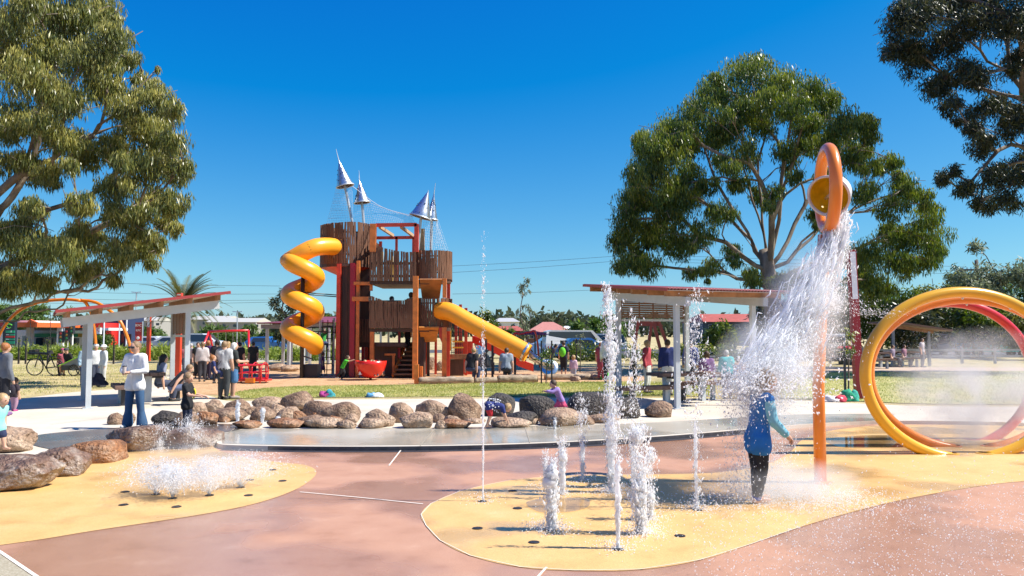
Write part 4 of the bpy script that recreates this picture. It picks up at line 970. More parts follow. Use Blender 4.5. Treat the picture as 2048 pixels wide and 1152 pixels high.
def shelter(name, label, A, B, C, D, zA, zB, zC, zD, low_pair, over=(0.6, 0.6), louvre=None, mode='AB'):
    """posts A,B,C,D (XY); beams run A-B and C-D (down the slope); the roof lies on purlins across them"""
    A, B, C, D = [Vector((*p, 0)) for p in (A, B, C, D)]
    s = thing(name, label, 'shelter', Vector(((A + B + C + D) / 4).xy.to_3d()) + Vector((0, 0, GZ)))
    u = (B - A).normalized(); v = (C - A).normalized(); LAB = (B - A).length; LAC = (C - A).length
    slope = (zB - zA) / LAB; slopev = (zC - zA) / LAC
    def zat(p): return zA + (p - A).dot(u) * slope
    for p, z in ((A, zA), (B, zB), (C, zat(C)), (D, zat(D))):
        MB().box((p.x, p.y, (z + GZ) / 2), (0.115, 0.115, z - GZ), math.atan2(u.y, u.x)).build('post', M_white, s)
        MB().box((p.x, p.y, GZ + 0.01), (0.24, 0.24, 0.02), math.atan2(u.y, u.x)).build('base_plate', M_white, s)
    ends = {}
    for nm, p in (('A', A), ('C', C)):
        a = p - u * over[0]; b = p + u * (LAB + over[1])
        a = Vector((a.x, a.y, zat(a) + 0.10)); b = Vector((b.x, b.y, zat(b) + 0.10)); ends[nm] = (a, b)
        MB().beam(a, b, 0.13, 0.21).build('beam', M_white, s)
    n = 6
    for i in range(n):
        t = (i + 0.15) / (n - 0.7)
        p = ends['A'][0].lerp(ends['A'][1], t) - v * 0.55 + Vector((0, 0, 0.17)); q = ends['C'][0].lerp(ends['C'][1], t) + v * 0.55 + Vector((0, 0, 0.17))
        MB().beam(p, q, 0.07, 0.13).build('rafter', M_rafter, s)
    # roof deck: soffit board and corrugated sheet
    a0 = ends['A'][0] - u * 0.12 - v * 0.65 + Vector((0, 0, 0.245 - slope * 0.12)); L1 = (ends['A'][1] - ends['A'][0]).length + 0.24; L2 = LAC + 1.3
    us = (u + Vector((0, 0, slope))).normalized(); nrm = us.cross(v).normalized(); nrm = nrm if nrm.z > 0 else -nrm
    c = a0 + us * L1 / 2 + v * L2 / 2
    mb = MB(); M3 = Matrix((us, v, nrm)).transposed(); mb.box(c, (L1, L2, 0.018), rot=M3); mb.build('soffit', M_soffit, s)
    nw = int(L2 / 0.09); V = []; Fc = []
    for k in range(nw * 4 + 1):
        t = k / (nw * 4); hh = 0.035 + 0.018 * math.sin(2 * math.pi * k / 4)
        for e in (0, 1): V.append(a0 + v * (L2 * t) + us * (L1 * e + (0.04 if e else -0.04)) + nrm * hh)
    for k in range(nw * 4): Fc.append((2 * k, 2 * k + 1, 2 * k + 3, 2 * k + 2))
    o = MB().add(V, Fc).build('roof_sheet', M_roofred, s, smooth=True, fix=False); md = o.modifiers.new('s', 'SOLIDIFY'); md.thickness = 0.012
    for off, ln, d, w0 in ((a0 - v * 0.012, L1, us, 0.05), (a0 + v * (L2 + 0.012), L1, us, 0.05)):
        MB().beam(off + nrm * 0.02 - us * 0.04, off + us * (ln + 0.04) + nrm * 0.02, 0.02, 0.07).build('barge_flashing', M_roofedge, s)
    if louvre:
        P, Q, zt_, zb_ = louvre; P, Q = Vector((*P, 0)), Vector((*Q, 0)); d = (Q - P).normalized(); P2, Q2 = P + d * 0.1, Q - d * 0.1
        k = 9
        for i in range(k):
            zz = zb_ + (zt_ - zb_) * i / (k - 1)
            MB().beam((P2.x, P2.y, zz), (Q2.x, Q2.y, zz), 0.03, 0.055).build('louvre_slat', M_louvre, s)
        for t in (0.0, 0.28, 0.5, 0.72, 1.0):
            p = P2.lerp(Q2, t); MB().box((p.x, p.y, (zb_ + zt_) / 2), (0.035, 0.035, zt_ - zb_ + 0.1)).build('louvre_stile', M_louvre, s)
        MB().beam((P2.x, P2.y, zb_ - 0.09), (Q2.x, Q2.y, zb_ - 0.09), 0.05, 0.06).build('louvre_rail', M_white, s)
    return s
# left shelter, low at its left end
A, B, C = Vector((-9.94, 18.8)), Vector((-8.09, 19.9)), Vector((-11.24, 21.0)); D = B + C - A
shelter('picnic_shelter', 'small picnic shelter with tilted red roof over the dark benches by the service station', A, B, C, D, 2.06, 2.36, 2.1, 2.4, 'A', (0.57, 0.73), louvre=((B.x, B.y), (D.x, D.y), 2.32, 1.85))
# right shelter, rising to the back: beams run front -> back
P1, P2, P3 = Vector((3.86, 18.7)), Vector((5.92, 19.6)), Vector((2.91, 21.8)); P4 = P2 + P3 - P1
shelter('picnic_shelter', 'picnic shelter with louvred panel and corrugated red roof under the broad gum', P1, P3, P2, P4, 2.50, 2.74, 2.6, 2.9, 'A', (0.55, 0.85), louvre=((P3.x, P3.y), (P4.x, P4.y), 2.78, 2.28))

def bench(label, c, L, rz, z=0.45, group=None):
    b = thing('bench', label, 'bench', Vector((c[0], c[1], GZ)), group)
    b.rotation_euler = (0, 0, rz)
    for k in (-1, 1): MB().box((0, k * 0.115, z), (L, 0.2, 0.09)).build('seat_plank', M_bench, b, local=True)
    for k in (-1, 1): MB().box((k * L * 0.28, 0, z / 2 - 0.03), (0.09, 0.12, z - 0.06)).build('leg', M_white if k > 0 else M_blackp, b, local=True)
    return b
def table(label, c, L, rz, z=0.74):
    b = thing('picnic_table', label, 'table', Vector((c[0], c[1], GZ))); b.rotation_euler = (0, 0, rz)
    for k in (-1.5, -0.5, 0.5, 1.5): MB().box((0, k * 0.185, z), (L, 0.17, 0.08)).build('top_plank', M_bench, b, local=True)
    for k in (-1, 1):
        MB().box((k * L * 0.3, 0, z / 2), (0.12, 0.16, z - 0.08)).build('leg', M_white, b, local=True); MB().box((k * L * 0.3, 0, z - 0.07), (0.08, 0.7, 0.06)).build('bearer', M_blackp, b, local=True)
    return b
ub = math.atan2(2.2, -1.3)
p = G(203, 813); bench('brown timber bench under the left shelter with a dark bag on it', (p.x + 0.2, p.y + 0.6), 1.5, ub)
p = W(292, 750, 20.5); table('dark brown picnic table under the left shelter', (p.x, p.y), 1.7, ub)
p = G(344, 800); bench('brown timber bench where two people sit under the left shelter', (p.x, p.y + 0.2), 1.3, ub)
bt = table('pale picnic table under the right shelter roof', (4.35, 20.2), 1.8, math.atan2(0.9, 2.06))
for ch in bt.children:
    pass
p = G(1300, 810); bench('pale slatted bench on the near side of the right shelter', (3.3, 19.3), 1.7, math.atan2(0.9, 2.06))
p = Vector((4.9, 21.1)); bench('bench on the far side of the right shelter', (4.9, 21.1), 1.7, math.atan2(0.9, 2.06))

# ================================================================== BOULDERS
def rock_mat(name, a, b, c, rough=0.75):
    return ramp_mat(name, [(0.28, a), (0.48, b), (0.7, c)], scale=3.6, rough=rough, bump=1.0, bscale=22, fine=(20, 0.35), bdist=0.07)
M_rk = [rock_mat('boulder_brown', (0.09, 0.05, 0.03), (0.235, 0.14, 0.085), (0.41, 0.29, 0.195)), rock_mat('boulder_tan', (0.17, 0.10, 0.06), (0.36, 0.235, 0.15), (0.52, 0.39, 0.28)),
        rock_mat('boulder_dark', (0.02, 0.016, 0.014), (0.045, 0.036, 0.03), (0.10, 0.08, 0.065), 0.6), rock_mat('boulder_rust', (0.12, 0.05, 0.02), (0.30, 0.13, 0.05), (0.40, 0.27, 0.18), 0.6),
        rock_mat('boulder_wet', (0.07, 0.04, 0.03), (0.20, 0.115, 0.075), (0.42, 0.36, 0.30), 0.42)]
ico = bmesh.new(); bmesh.ops.create_icosphere(ico, subdivisions=3, radius=1.0); icoV = [v.co.copy() for v in ico.verts]; icoF = [tuple(v.index for v in f.verts) for f in ico.faces]; ico.free()
ico = bmesh.new(); bmesh.ops.create_icosphere(ico, subdivisions=5, radius=1.0); icoV5 = [v.co.copy() for v in ico.verts]; icoF5 = [tuple(v.index for v in f.verts) for f in ico.faces]; ico.free()
def boulder(x0, y0, x1, y1, m, label, group, blocky=0.0, depth=None, sink=0.28, z=GZ, dscale=1.0):
    base = G((x0 + x1) / 2, y1, z); Y = base.y if depth is None else depth
    x0, x1, y0 = x0 - 0.05 * (x1 - x0), x1 + 0.05 * (x1 - x0), y0 - 0.06 * (y1 - y0)
    wd = (x1 - x0) / PM(Y); ht = (y1 - y0) / PM(Y) * 0.97
    ry = max(wd, ht) * 0.42 * dscale
    c = Vector(((((x0 + x1) / 2) - 1024) / F_PX * (Y + ry), Y + ry, z))
    sd = Vector((random.uniform(0, 99), random.uniform(0, 99), random.uniform(0, 99))); V = []
    rz = random.uniform(-0.3, 0.3)
    sc = (Y + ry) / Y
    planes = []
    for _ in range(11):
        pn = Vector((random.gauss(0, 1), random.gauss(0, 1), random.gauss(0, .8))).normalized(); planes.append((pn, random.uniform(0.62, 0.92)))
    iV, iF = (icoV5, icoF5) if (x1 - x0) > 95 and Y < 14 else (icoV, icoF)
    for v in iV:
        n = noise.noise(v * 0.9 + sd) * 0.34 + noise.noise(v * 2.1 + sd) * 0.17 + noise.noise(v * 5.5 + sd) * 0.05 + noise.noise(v * 11 + sd) * 0.02
        q = v * (1 + n)
        for pn, pd in planes:
            sdot = q.dot(pn)
            if sdot > pd: q = q - pn * (sdot - pd) * 0.8
        q = q * (1 + noise.noise(v * 7 + sd) * 0.03 + noise.noise(v * 15 + sd) * 0.015)
        if blocky: q = Vector([math.copysign(abs(a) ** (1 - blocky), a) for a in q])
        V.append(q)
    lo = min(q.z for q in V); hi = max(q.z for q in V); mx = max(abs(q.x) for q in V)
    out = []
    for q in V:
        zz = (q.z - lo) / (hi - lo) * ht * sc * (1 + sink) - ht * sink
        out.append(Vector((q.x / mx * wd * sc / 2, q.y / mx * ry, zz)))
    me = bpy.data.meshes.new('boulder'); me.from_pydata([tuple(q) for q in out], [], iF); me.polygons.foreach_set('use_smooth', [True] * len(iF)); me.materials.append(m)
    o = link('boulder', me); o.location = c; tag(o, label, 'boulder', group)
    return o
gr = 'boulders edging the rill'
strip = [(30,100,135,160,1),(130,100,270,165,0),(60,145,230,205,0),(270,90,420,150,1),(235,140,385,205,0),(410,65,565,155,0),(380,140,530,205,1),(175,205,310,240,3),(345,195,510,240,3),(480,180,620,230,0),(515,110,660,190,0),(610,120,810,205,0),(520,190,700,240,1),(680,200,770,240,1),(760,195,920,240,1),(810,150,950,230,1),(930,118,1040,210,1),(985,165,1150,240,1),(1040,110,1230,200,1),(1215,75,1370,200,0),(1150,200,1215,240,1),(1180,200,1330,240,3),(1290,190,1400,215,1),(1500,160,1650,225,2),(1400,195,1610,237,1),(1660,150,1870,230,1),(1880,175,2040,215,1)]
labs = {0: ('brown rounded boulder in the rocky rim of the rill', gr), 1: ('pale tan boulder in the rocky rim of the rill', gr + ' pale'), 3: ('low rust brown boulder lying at the edge of the wet pavement', gr + ' rust'), 2: ('low black boulder at the wet edge behind the two girls', None)}
ORD = ['first', 'second', 'third', 'fourth', 'fifth', 'sixth', 'seventh', 'eighth', 'ninth', 'tenth', 'eleventh', 'twelfth', 'thirteenth', 'fourteenth', 'fifteenth', 'sixteenth']
adj = {0: 'brown rounded boulder', 1: 'pale tan boulder', 2: 'low black boulder', 3: 'low rust brown boulder'}; cnt_ = [0, 0]
for a, b, c, d, k in sorted(strip, key=lambda q: q[0] + q[2]):
    row = 0 if d <= 210 else 1; nm = f"{adj[k]}, {ORD[cnt_[row]]} from the boy in black in the {('lawn', 'pavement')[row]}-side row of rocks"; cnt_[row] += 1
    boulder(400 + .41 * a, 760 + .41 * b, 400 + .41 * c, 760 + .41 * d, M_rk[k], nm, gr)
for i_, (px_, py_) in enumerate([(455, 845), (505, 830), (560, 828), (600, 843), (640, 838), (672, 850), (706, 846), (742, 850), (790, 842), (835, 850), (880, 846), (905, 852), (930, 840), (1000, 850), (1060, 850), (1170, 850)]):
    w_ = random.uniform(20, 34); boulder(px_ - w_ / 2, py_ - w_ * .6, px_ + w_ / 2, py_, M_rk[random.choice((0, 1, 1, 3))], 'small filler rock wedged between the boulders of the rocky rim', 'small rocks between the boulders')
boulder(970, 790, 1034, 834, M_rk[2], 'black boulder standing upright behind the girl in starry swimwear', None, 0.2)
boulder(1040, 795, 1106, 842, M_rk[2], 'broad black boulder behind the girl in the pink skirt', None, 0.35)
boulder(1130, 791, 1222, 842, M_rk[2], 'long black boulder to the right of the pink skirt', None, 0.35)
boulder(1205, 800, 1275, 838, M_rk[2], 'black boulder behind the tall water jets', None, 0.3)
boulder(1290, 806, 1345, 836, M_rk[0], 'brown boulder beside the near post of the right shelter', None)
boulder(-70, 925, 118, 988, M_rk[4], 'large wet grey brown boulder at the edge of the yellow concrete', None, 0.1, z=0.0, dscale=.7)
boulder(88, 905, 188, 957, M_rk[4], 'wet speckled boulder beside the rust coloured block', None, 0.0, z=0.0)
boulder(160, 888, 246, 928, M_rk[3], 'angular rust coloured stone block beside the yellow concrete', None, 0.45, z=0.0)
boulder(228, 860, 337, 907, M_rk[4], 'big wet boulder below the woman in the white jumper', None, 0.1, z=0.0)
boulder(330, 864, 441, 899, M_rk[4], 'wide wet boulder in front of the boy in black', None, 0.1, z=0.0)
boulder(-30, 862, 67, 908, M_rk[1], 'rounded tan boulder beside the toddler in aqua', None, 0.2)
boulder(-60, 880, 12, 935, M_rk[1], 'grey tan boulder under the toddler in aqua', None, 0.1)
boulder(222, 828, 252, 850, M_rk[0], 'small dark boulder beside the jeans of the standing woman', None)
boulder(250, 828, 276, 848, M_rk[1], 'small grey boulder behind the standing woman', None)
boulder(310, 824, 362, 852, M_rk[2], 'dark brown boulder left of the boy in black', None)
boulder(352, 826, 402, 856, M_rk[0], 'brown boulder behind the legs of the boy in black', None)
boulder(372, 808, 420, 842, M_rk[1], 'grey tan boulder right of the boy in black', None)
boulder(390, 826, 440, 852, M_rk[3], 'rusty boulder near the rill at the boy in black', None)
for x0, y0, x1, y1, lb in [(388, 738, 412, 752, 'pale boulder on the bark behind the woman with a baby'), (408, 735, 425, 748, 'small pale boulder near the red orange pole'), (540, 728, 580, 742, 'tan boulder at the foot of the spiral slide'), (560, 731, 600, 744, 'grey tan boulder in the planting left of the spiral slide'), (1178, 748, 1205, 760, 'brown boulder lying on the bark by the toddler in pink'), (1140, 752, 1160, 763, 'small tan boulder at the feet of the toddler in pink'), (700, 716, 730, 735, 'tan boulder seen under the tower left side'), (852, 715, 872, 740, 'stacked tan boulder seen under the tower right side'), (872, 722, 890, 742, 'tan boulder beside the right orange tower post'), (955, 705, 985, 735, 'tan boulder behind the black shirted sitter')]:
    boulder(x0, y0, x1, y1, M_rk[1], lb, 'boulders around the bark')
# logs
def log(px0, px1, py, r, label, Y=None):
    a, b = G(px0, py), G(px1, py - 1); t = thing('log', label, 'log', a.lerp(b, 0.5))
    n = 14; pts = [a.lerp(b, i / n) + Vector((0, random.uniform(-.02, .02), r * 0.9 + random.uniform(-.015, .015))) for i in range(n + 1)]
    MB().tube(pts, [r * random.uniform(0.93, 1.07) for _ in pts], 14).build('trunk', ramp_mat('log_wood_' + str(px0), [(0.3, (0.16, 0.11, 0.07)), (0.5, (0.36, 0.27, 0.18)), (0.72, (0.56, 0.46, 0.34))], scale=5, rough=0.9, bump=0.7, bscale=25, stretch=(0.4, 3, 3)), t, smooth=True, fix=False)
    for e, q in ((pts[0], -1), (pts[-1], 1)):
        MB().tube([e + (b - a).normalized() * q * 0.004, e + (b - a).normalized() * q * 0.012], r * 0.92, 14).build('cut_end', M_rafter, t)
log(838, 946, 768, 0.13, 'grey weathered log on the bark edge at the orange bollard'); log(950, 994, 767, 0.11, 'short log between the two seated adults'); log(996, 1074, 766, 0.15, 'dark ended log under the sitter in grey'); log(1090, 1180, 760, 0.12, 'log lying beyond the staked sapling')

# ================================================================== DUMP BUCKET AND RINGS
M_orp = mat('orange_gloss_paint', (0.80, 0.215, 0.012), 0.28, coat=0.4, var=0.05, scale=2)
M_yep = mat('yellow_gloss_paint', (0.78, 0.40, 0.012), 0.28, coat=0.4, var=0.05, scale=2)
M_rdp = mat('red_gloss_paint', (0.62, 0.02, 0.02), 0.3, coat=0.4)
M_ybow = mat('yellow_bucket_inside', (0.72, 0.47, 0.01), 0.35, var=0.25, scale=9)
M_gbow = mat('grey_bucket_shell', (0.55, 0.55, 0.55), 0.4, var=0.15)
pb = G(1641, 966, 0.0); Yb = pb.y
dump = thing('dump_bucket', 'tall orange pole with a hoop and tipping water bucket on top', 'water bucket', pb)
rc = W(1655, 378, Yb); Rr = 0.50; tr_ = 0.075
ptop = W(1648, 470, Yb)
MB().tube([pb - Vector((0, 0, .03)), pb + Vector((0, 0, 1.2)), ptop], [0.075, 0.072, 0.075], 18).build('pole', M_orp, dump, smooth=True)
MB().lathe([(0.14, 0.0), (0.14, 0.015), (0.09, 0.02), (0.075, 0.03)], pb, 20).build('base_flange', M_orp, dump)
view = math.atan2(rc.x, rc.y); hd = view - R(11)
dirv = Vector((math.sin(hd), math.cos(hd), 0))
ring = [rc + dirv * (Rr * math.cos(a)) + Vector((0, 0, Rr * math.sin(a))) for a in np.linspace(0, 2 * math.pi, 48, endpoint=False)]
MB().tube(ring, tr_, 16, closed=True).build('hoop', M_orp, dump, smooth=True)
bc = W(1660, 390, Yb); brot = Vector((-0.60, -0.62, -0.40)).to_track_quat('Z', 'Y').to_matrix()
bt_ = MB().lathe([(0.02, -0.30), (0.12, -0.27), (0.21, -0.18), (0.24, -0.05), (0.255, 0.05)], bc, 28, brot).build('bucket', M_gbow, dump, smooth=True)
MB().lathe([(0.02, -0.28), (0.11, -0.25), (0.20, -0.165), (0.23, -0.05), (0.245, 0.05)], bc, 28, brot).build('bucket_lining', M_ybow, bt_, smooth=True)
MB().lathe([(0.24, 0.03), (0.268, 0.03), (0.272, 0.058), (0.244, 0.062), (0.24, 0.03)], bc, 28, brot).build('bucket_rim', M_gbow, bt_, smooth=True)
MB().tube([bc - dirv * Rr, bc + dirv * Rr], 0.02, 8).build('axle', M_pole, dump)

def hoop(label, cx, cyp, apx, bpx, Y, m, wd):
    c = W(cx, cyp, Y); a, b = apx / PM(Y), bpx / PM(Y); t = thing('spray_ring', label, 'spray ring', Vector((c.x, c.y, 0)), 'spray rings')
    pts = [c + Vector((a * math.sin(s), 0.06 * math.sin(s), b * math.cos(s))) for s in np.linspace(-R(170), R(170), 90)]
    pts = [p for p in pts if p.z > -0.12]
    MB().tube(pts, wd, 18).build('arch', m, t, smooth=True)
    for e in (pts[0], pts[-1]):
        MB().lathe([(wd * 1.5, 0.0), (wd * 1.5, 0.012), (wd * 1.1, 0.018)], (e.x, e.y, 0.0), 18).build('foot_plate', m, t)
    for s in (-0.5, 0.0, 0.5):
        q = c + Vector((a * math.sin(s), 0.06 * math.sin(s), b * math.cos(s) - wd)); MB().ell(q, (0.02, 0.02, 0.03), 8, 6).build('nozzle', M_pole, t, smooth=True)
    return c
hoop('yellow spray ring in front of the orange and red rings', 1930, 750, 202, 165, 12.3, M_yep, 0.086)
hoop('orange spray ring between the yellow and the red ring', 1938, 748, 202, 149, 13.1, M_orp, 0.08)
hoop('red spray ring behind the yellow and orange rings', 1900, 750, 168, 144, 13.9, M_rdp, 0.08)

# red and white totem pole
def totem(label, px, py0, ytop, ywhite, wd, m=M_rdp, Y=None, lean=0.0):
    b = G(px, py0); Y = b.y if Y is None else Y; b = Vector((X(px, Y), Y, GZ)); t = thing('marker_pole', label, 'pole', b, 'painted marker poles')
    zt, zw = Z(ytop, Y), Z(ywhite, Y)
    MB().beam(b, b + Vector((lean * zt, 0, zt - GZ)), wd, wd).build('shaft', m, t)
    q = b + Vector((lean * (zw + zt) / 2, -wd / 2 - 0.006, (zw + zt) / 2 - GZ)); MB().beam(q - Vector((lean * (zt - zw) / 2, 0, (zt - zw) / 2 - 0.02)), q + Vector((lean * (zt - zw) / 2, 0, (zt - zw) / 2 - 0.05)), wd * 0.72, 0.012).build('white_band', mat('white_band', (0.75, 0.74, 0.74), 0.5), t)
totem('tall dark red pole with white upper face beside the spray rings', 1714, 798, 500, 600, 0.2, mat('dark_red_paint', (0.30, 0.012, 0.018), 0.4), lean=-0.03)
totem('red orange pole with white top behind the woman in white', 299, 722, 628, 655, 0.2, mat('orange_red_paint', (0.62, 0.06, 0.02), 0.4))
totem('red orange pole standing behind the boy in black', 359, 753, 586, 592, 0.19, mat('orange_red_paint', (0.62, 0.06, 0.02), 0.4))

# nozzles set in the pad
for x, y in [(965,1003),(1035,1017),(955,1057),(1068,1085),(1025,982),(1237,1099),(1360,1072),(1125,968),(1100,1060),(1222,985),(1280,1062),(1395,1020),(250,984),(247,1010),(353,1014),(497,991),(313,933),(545,940),(565,962),(500,960),(312,989),(345,997),(419,991),(481,975)]:
    c = G(x, y, 0.004); t = thing('water_nozzle', 'small black ground nozzle in the ' + ('yellow patch below the boulders' if x < 700 else 'yellow area under the tall jets'), 'nozzle', c, 'ground nozzles by the boulders' if x < 700 else 'ground nozzles under the tall jets')
    MB().lathe([(0.05, 0.0), (0.05, 0.006), (0.036, 0.009), (0.034, 0.004)], c, 16).build('ring', M_dark, t)
    MB().lathe([(0.033, 0.004), (0.025, 0.007), (0.006, 0.010), (0.002, 0.010)], c, 12).build('jet_head', M_blackp, t)
# ================================================================== WATER
random.seed(41); np.random.seed(41)
def water_mat(name, clear=0.35, tint=(0.96, 0.97, 0.98)):
    m = bpy.data.materials.new(name); m.use_nodes = True; n = m.node_tree; L = n.links.new
    b = n.nodes['Principled BSDF']; b.inputs['Base Color'].default_value = (*tint, 1); b.inputs['Roughness'].default_value = 0.12; b.inputs['Specular IOR Level'].default_value = 0.3
    tr = n.nodes.new('ShaderNodeBsdfTranslucent'); tr.inputs['Color'].default_value = (*tint, 1)
    tp = n.nodes.new('ShaderNodeBsdfTransparent'); tp.inputs['Color'].default_value = (0.95, 0.97, 1, 1)
    m1 = n.nodes.new('ShaderNodeMixShader'); m1.inputs[0].default_value = 0.62; L(b.outputs[0], m1.inputs[1]); L(tr.outputs[0], m1.inputs[2])
    m2 = n.nodes.new('ShaderNodeMixShader'); m2.inputs[0].default_value = clear; L(m1.outputs[0], m2.inputs[1]); L(tp.outputs[0], m2.inputs[2])
    L(m2.outputs[0], n.nodes['Material Output'].inputs['Surface']); MATS[name] = m
    return m
M_wat = water_mat('white_water', 0.14); M_thin = water_mat('thin_water', 0.5)
octV = np.array([(1, 0, 0), (-1, 0, 0), (0, 1, 0), (0, -1, 0), (0, 0, 1), (0, 0, -1)], float)
octF = np.array([(0, 2, 4), (2, 1, 4), (1, 3, 4), (3, 0, 4), (2, 0, 5), (1, 2, 5), (3, 1, 5), (0, 3, 5)])
def drops(P, rad, D=None, stretch=None):
    """octahedral drops at P with radius rad, stretched along D"""
    n = len(P); P = np.asarray(P, float); rad = np.asarray(rad, float)
    if D is None: D = np.random.normal(0, 1, (n, 3))
    D = D / (np.linalg.norm(D, axis=1)[:, None] + 1e-9)
    A = np.cross(D, np.random.normal(0, 1, (n, 3))); A /= np.linalg.norm(A, axis=1)[:, None] + 1e-9; B = np.cross(D, A)
    st = np.ones(n) if stretch is None else np.asarray(stretch)
    V = (P[:, None, :] + octV[None, :, 0:1] * (A * rad[:, None])[:, None, :] + octV[None, :, 1:2] * (B * rad[:, None])[:, None, :] + octV[None, :, 2:3] * (D * (rad * st)[:, None])[:, None, :])
    F = octF[None] + (np.arange(n) * 6)[:, None, None]
    return V.reshape(-1, 3), F.reshape(-1, 3)
def merge(parts):
    Vs, Fs, k = [], [], 0
    for V, F in parts: Vs.append(V); Fs.append(F + k); k += len(V)
    return np.concatenate(Vs), np.concatenate(Fs)
def core(pts, rad, n=7):
    mb = MB(); mb.tube(pts, rad, n); V = np.array(mb.v); F = []
    for f in mb.f:
        for i in range(1, len(f) - 1): F.append((f[0], f[i], f[i + 1]))
    return V, np.array(F)
def water(name, label, parts, base, m=None, cat='water jet', group=None):
    V, F = merge(parts); o = np_mesh(name, V - np.array(base), F, m or M_wat, smooth=True); o.location = base; tag(o, label, cat, group); return o

def jet(px, py, ptop, label, wide=0.05, n=900, solid=0.6, foam=0.0, r=(0.003, 0.011), z=0.0, corer=0.018, group='ground jets', name='water_jet', lean=0.0, topn=0.3):
    n = int(n * 2.2); b = G(px, py, z); H = (py - ptop) / PM(b.y); parts = []
    k = 26; hs_ = np.linspace(0, H * solid, k)
    pts = [b + Vector((random.gauss(0, 0.10) * corer * i / 6 + lean * h, random.gauss(0, 0.1) * corer * i / 6, h)) for i, h in enumerate(hs_)]
    rad = [corer * (0.7 + 0.5 * random.random()) * (1 + 0.8 * i / k) * (1 if i < k - 4 else (k - i) / 5) for i in range(k)]
    parts.append(core(pts, rad))
    K = 26; kt = np.random.uniform(0.05, 1, K) ** (1.5 - 1.8 * topn); ki = np.random.randint(0, K, n); kx = np.random.normal(0, 1, (K, 2)); loose = np.random.uniform(0, 1, n) < 0.45
    t = np.where(loose, np.random.uniform(0, 1, n) ** 1.5, np.clip(kt[ki] + np.random.normal(0, 0.035, n), 0, 1.04)); hgt = H * t
    spread = wide * (0.22 + 0.9 * t + foam * np.sin(np.pi * np.clip(t * 1.3, 0, 1)))
    ox = np.where(loose, np.random.normal(0, 1, n), kx[ki, 0] * 0.6 + np.random.normal(0, 0.42, n)); oy = np.where(loose, np.random.normal(0, 1, n), kx[ki, 1] * 0.6 + np.random.normal(0, 0.42, n))
    P = np.array(b) + np.column_stack([ox * spread + lean * hgt, oy * spread, hgt + np.random.normal(0, 0.02, n)])
    P[:, 2] = np.maximum(P[:, 2], z + 0.004)
    rr = np.random.uniform(*r, n) * np.random.choice([0.25, 0.45, 0.9], n, p=[0.62, 0.3, 0.08])
    st = np.random.uniform(1.2, 4.5, n); D = np.random.normal(0, 0.35, (n, 3)); D[:, 2] = 1
    parts.append(drops(P, rr, D, st))
    m = max(30, n // 6)                                                   # splash back on the ground
    a = np.random.uniform(0, 6.283, m); q = np.abs(np.random.normal(0, 0.14, m)) + 0.02
    Pg = np.array(b) + np.column_stack([np.cos(a) * q, np.sin(a) * q, np.random.exponential(0.03, m) + 0.004]); parts.append(drops(Pg, np.random.uniform(0.003, 0.008, m)))
    return water(name, label, parts, b, group=group)
jet(966, 1003, 472, 'very tall thin water jet with drops breaking off at its top', 0.022, 420, 0.42, r=(0.003, 0.010), corer=0.007, topn=0.45)
jet(1103, 1060, 918, 'short fat foaming water jet beside the drained circle', 0.035, 2200, 0.9, foam=0.6, r=(0.004, 0.012), corer=0.04)
jet(1125, 990, 872, 'slim water jet behind the short foaming jet', 0.04, 900, 0.8, corer=0.028)
jet(1090, 975, 905, 'little water spout near the back of the yellow circle', 0.025, 400, 0.7, corer=0.012)
jet(1236, 1098, 800, 'slim nearest water jet rising from its black nozzle', 0.035, 800, 0.6, corer=0.018)
jet(1223, 985, 590, 'tall broken water column in front of the right shelter post', 0.05, 2200, 0.4, foam=0.5, r=(0.004, 0.017), corer=0.035)
jet(1268, 1000, 640, 'tall loose water column between the shelter posts', 0.07, 700, 0.3, foam=0.3, r=(0.004, 0.017), corer=0.02)
jet(1283, 1068, 860, 'bushy white water jet at the near side of the yellow circle', 0.055, 2200, 0.5, foam=0.5, r=(0.004, 0.014), corer=0.04, lean=-0.03)
jet(1300, 1040, 905, 'frothy water jet next to the bushy white jet', 0.045, 900, 0.4, foam=0.5, r=(0.004, 0.013), corer=0.03)
jet(1393, 1018, 585, 'tall sparse water column near the drenched child', 0.07, 1100, 0.4, foam=0.2, r=(0.003, 0.012), corer=0.012)
jet(1165, 962, 800, 'loose water column at the back of the yellow circle', 0.06, 800, 0.5, r=(0.003, 0.012), corer=0.016)
# rill jets
jet(475, 852, 802, 'small water jet springing among the rill boulders', 0.02, 300, 0.95, z=GZ, corer=0.03, group='rill jets')
jet(525, 846, 815, 'second small water jet springing among the rill boulders', 0.02, 220, 0.95, z=GZ, corer=0.03, group='rill jets')
jet(556, 850, 835, 'lowest little water jet springing among the rill boulders', 0.03, 220, 0.9, z=GZ, corer=0.04, group='rill jets')
jet(1110, 858, 838, 'small spout on the wet pavement before the pink skirt', 0.02, 200, 0.9, z=GZ, corer=0.02, group='rill jets')
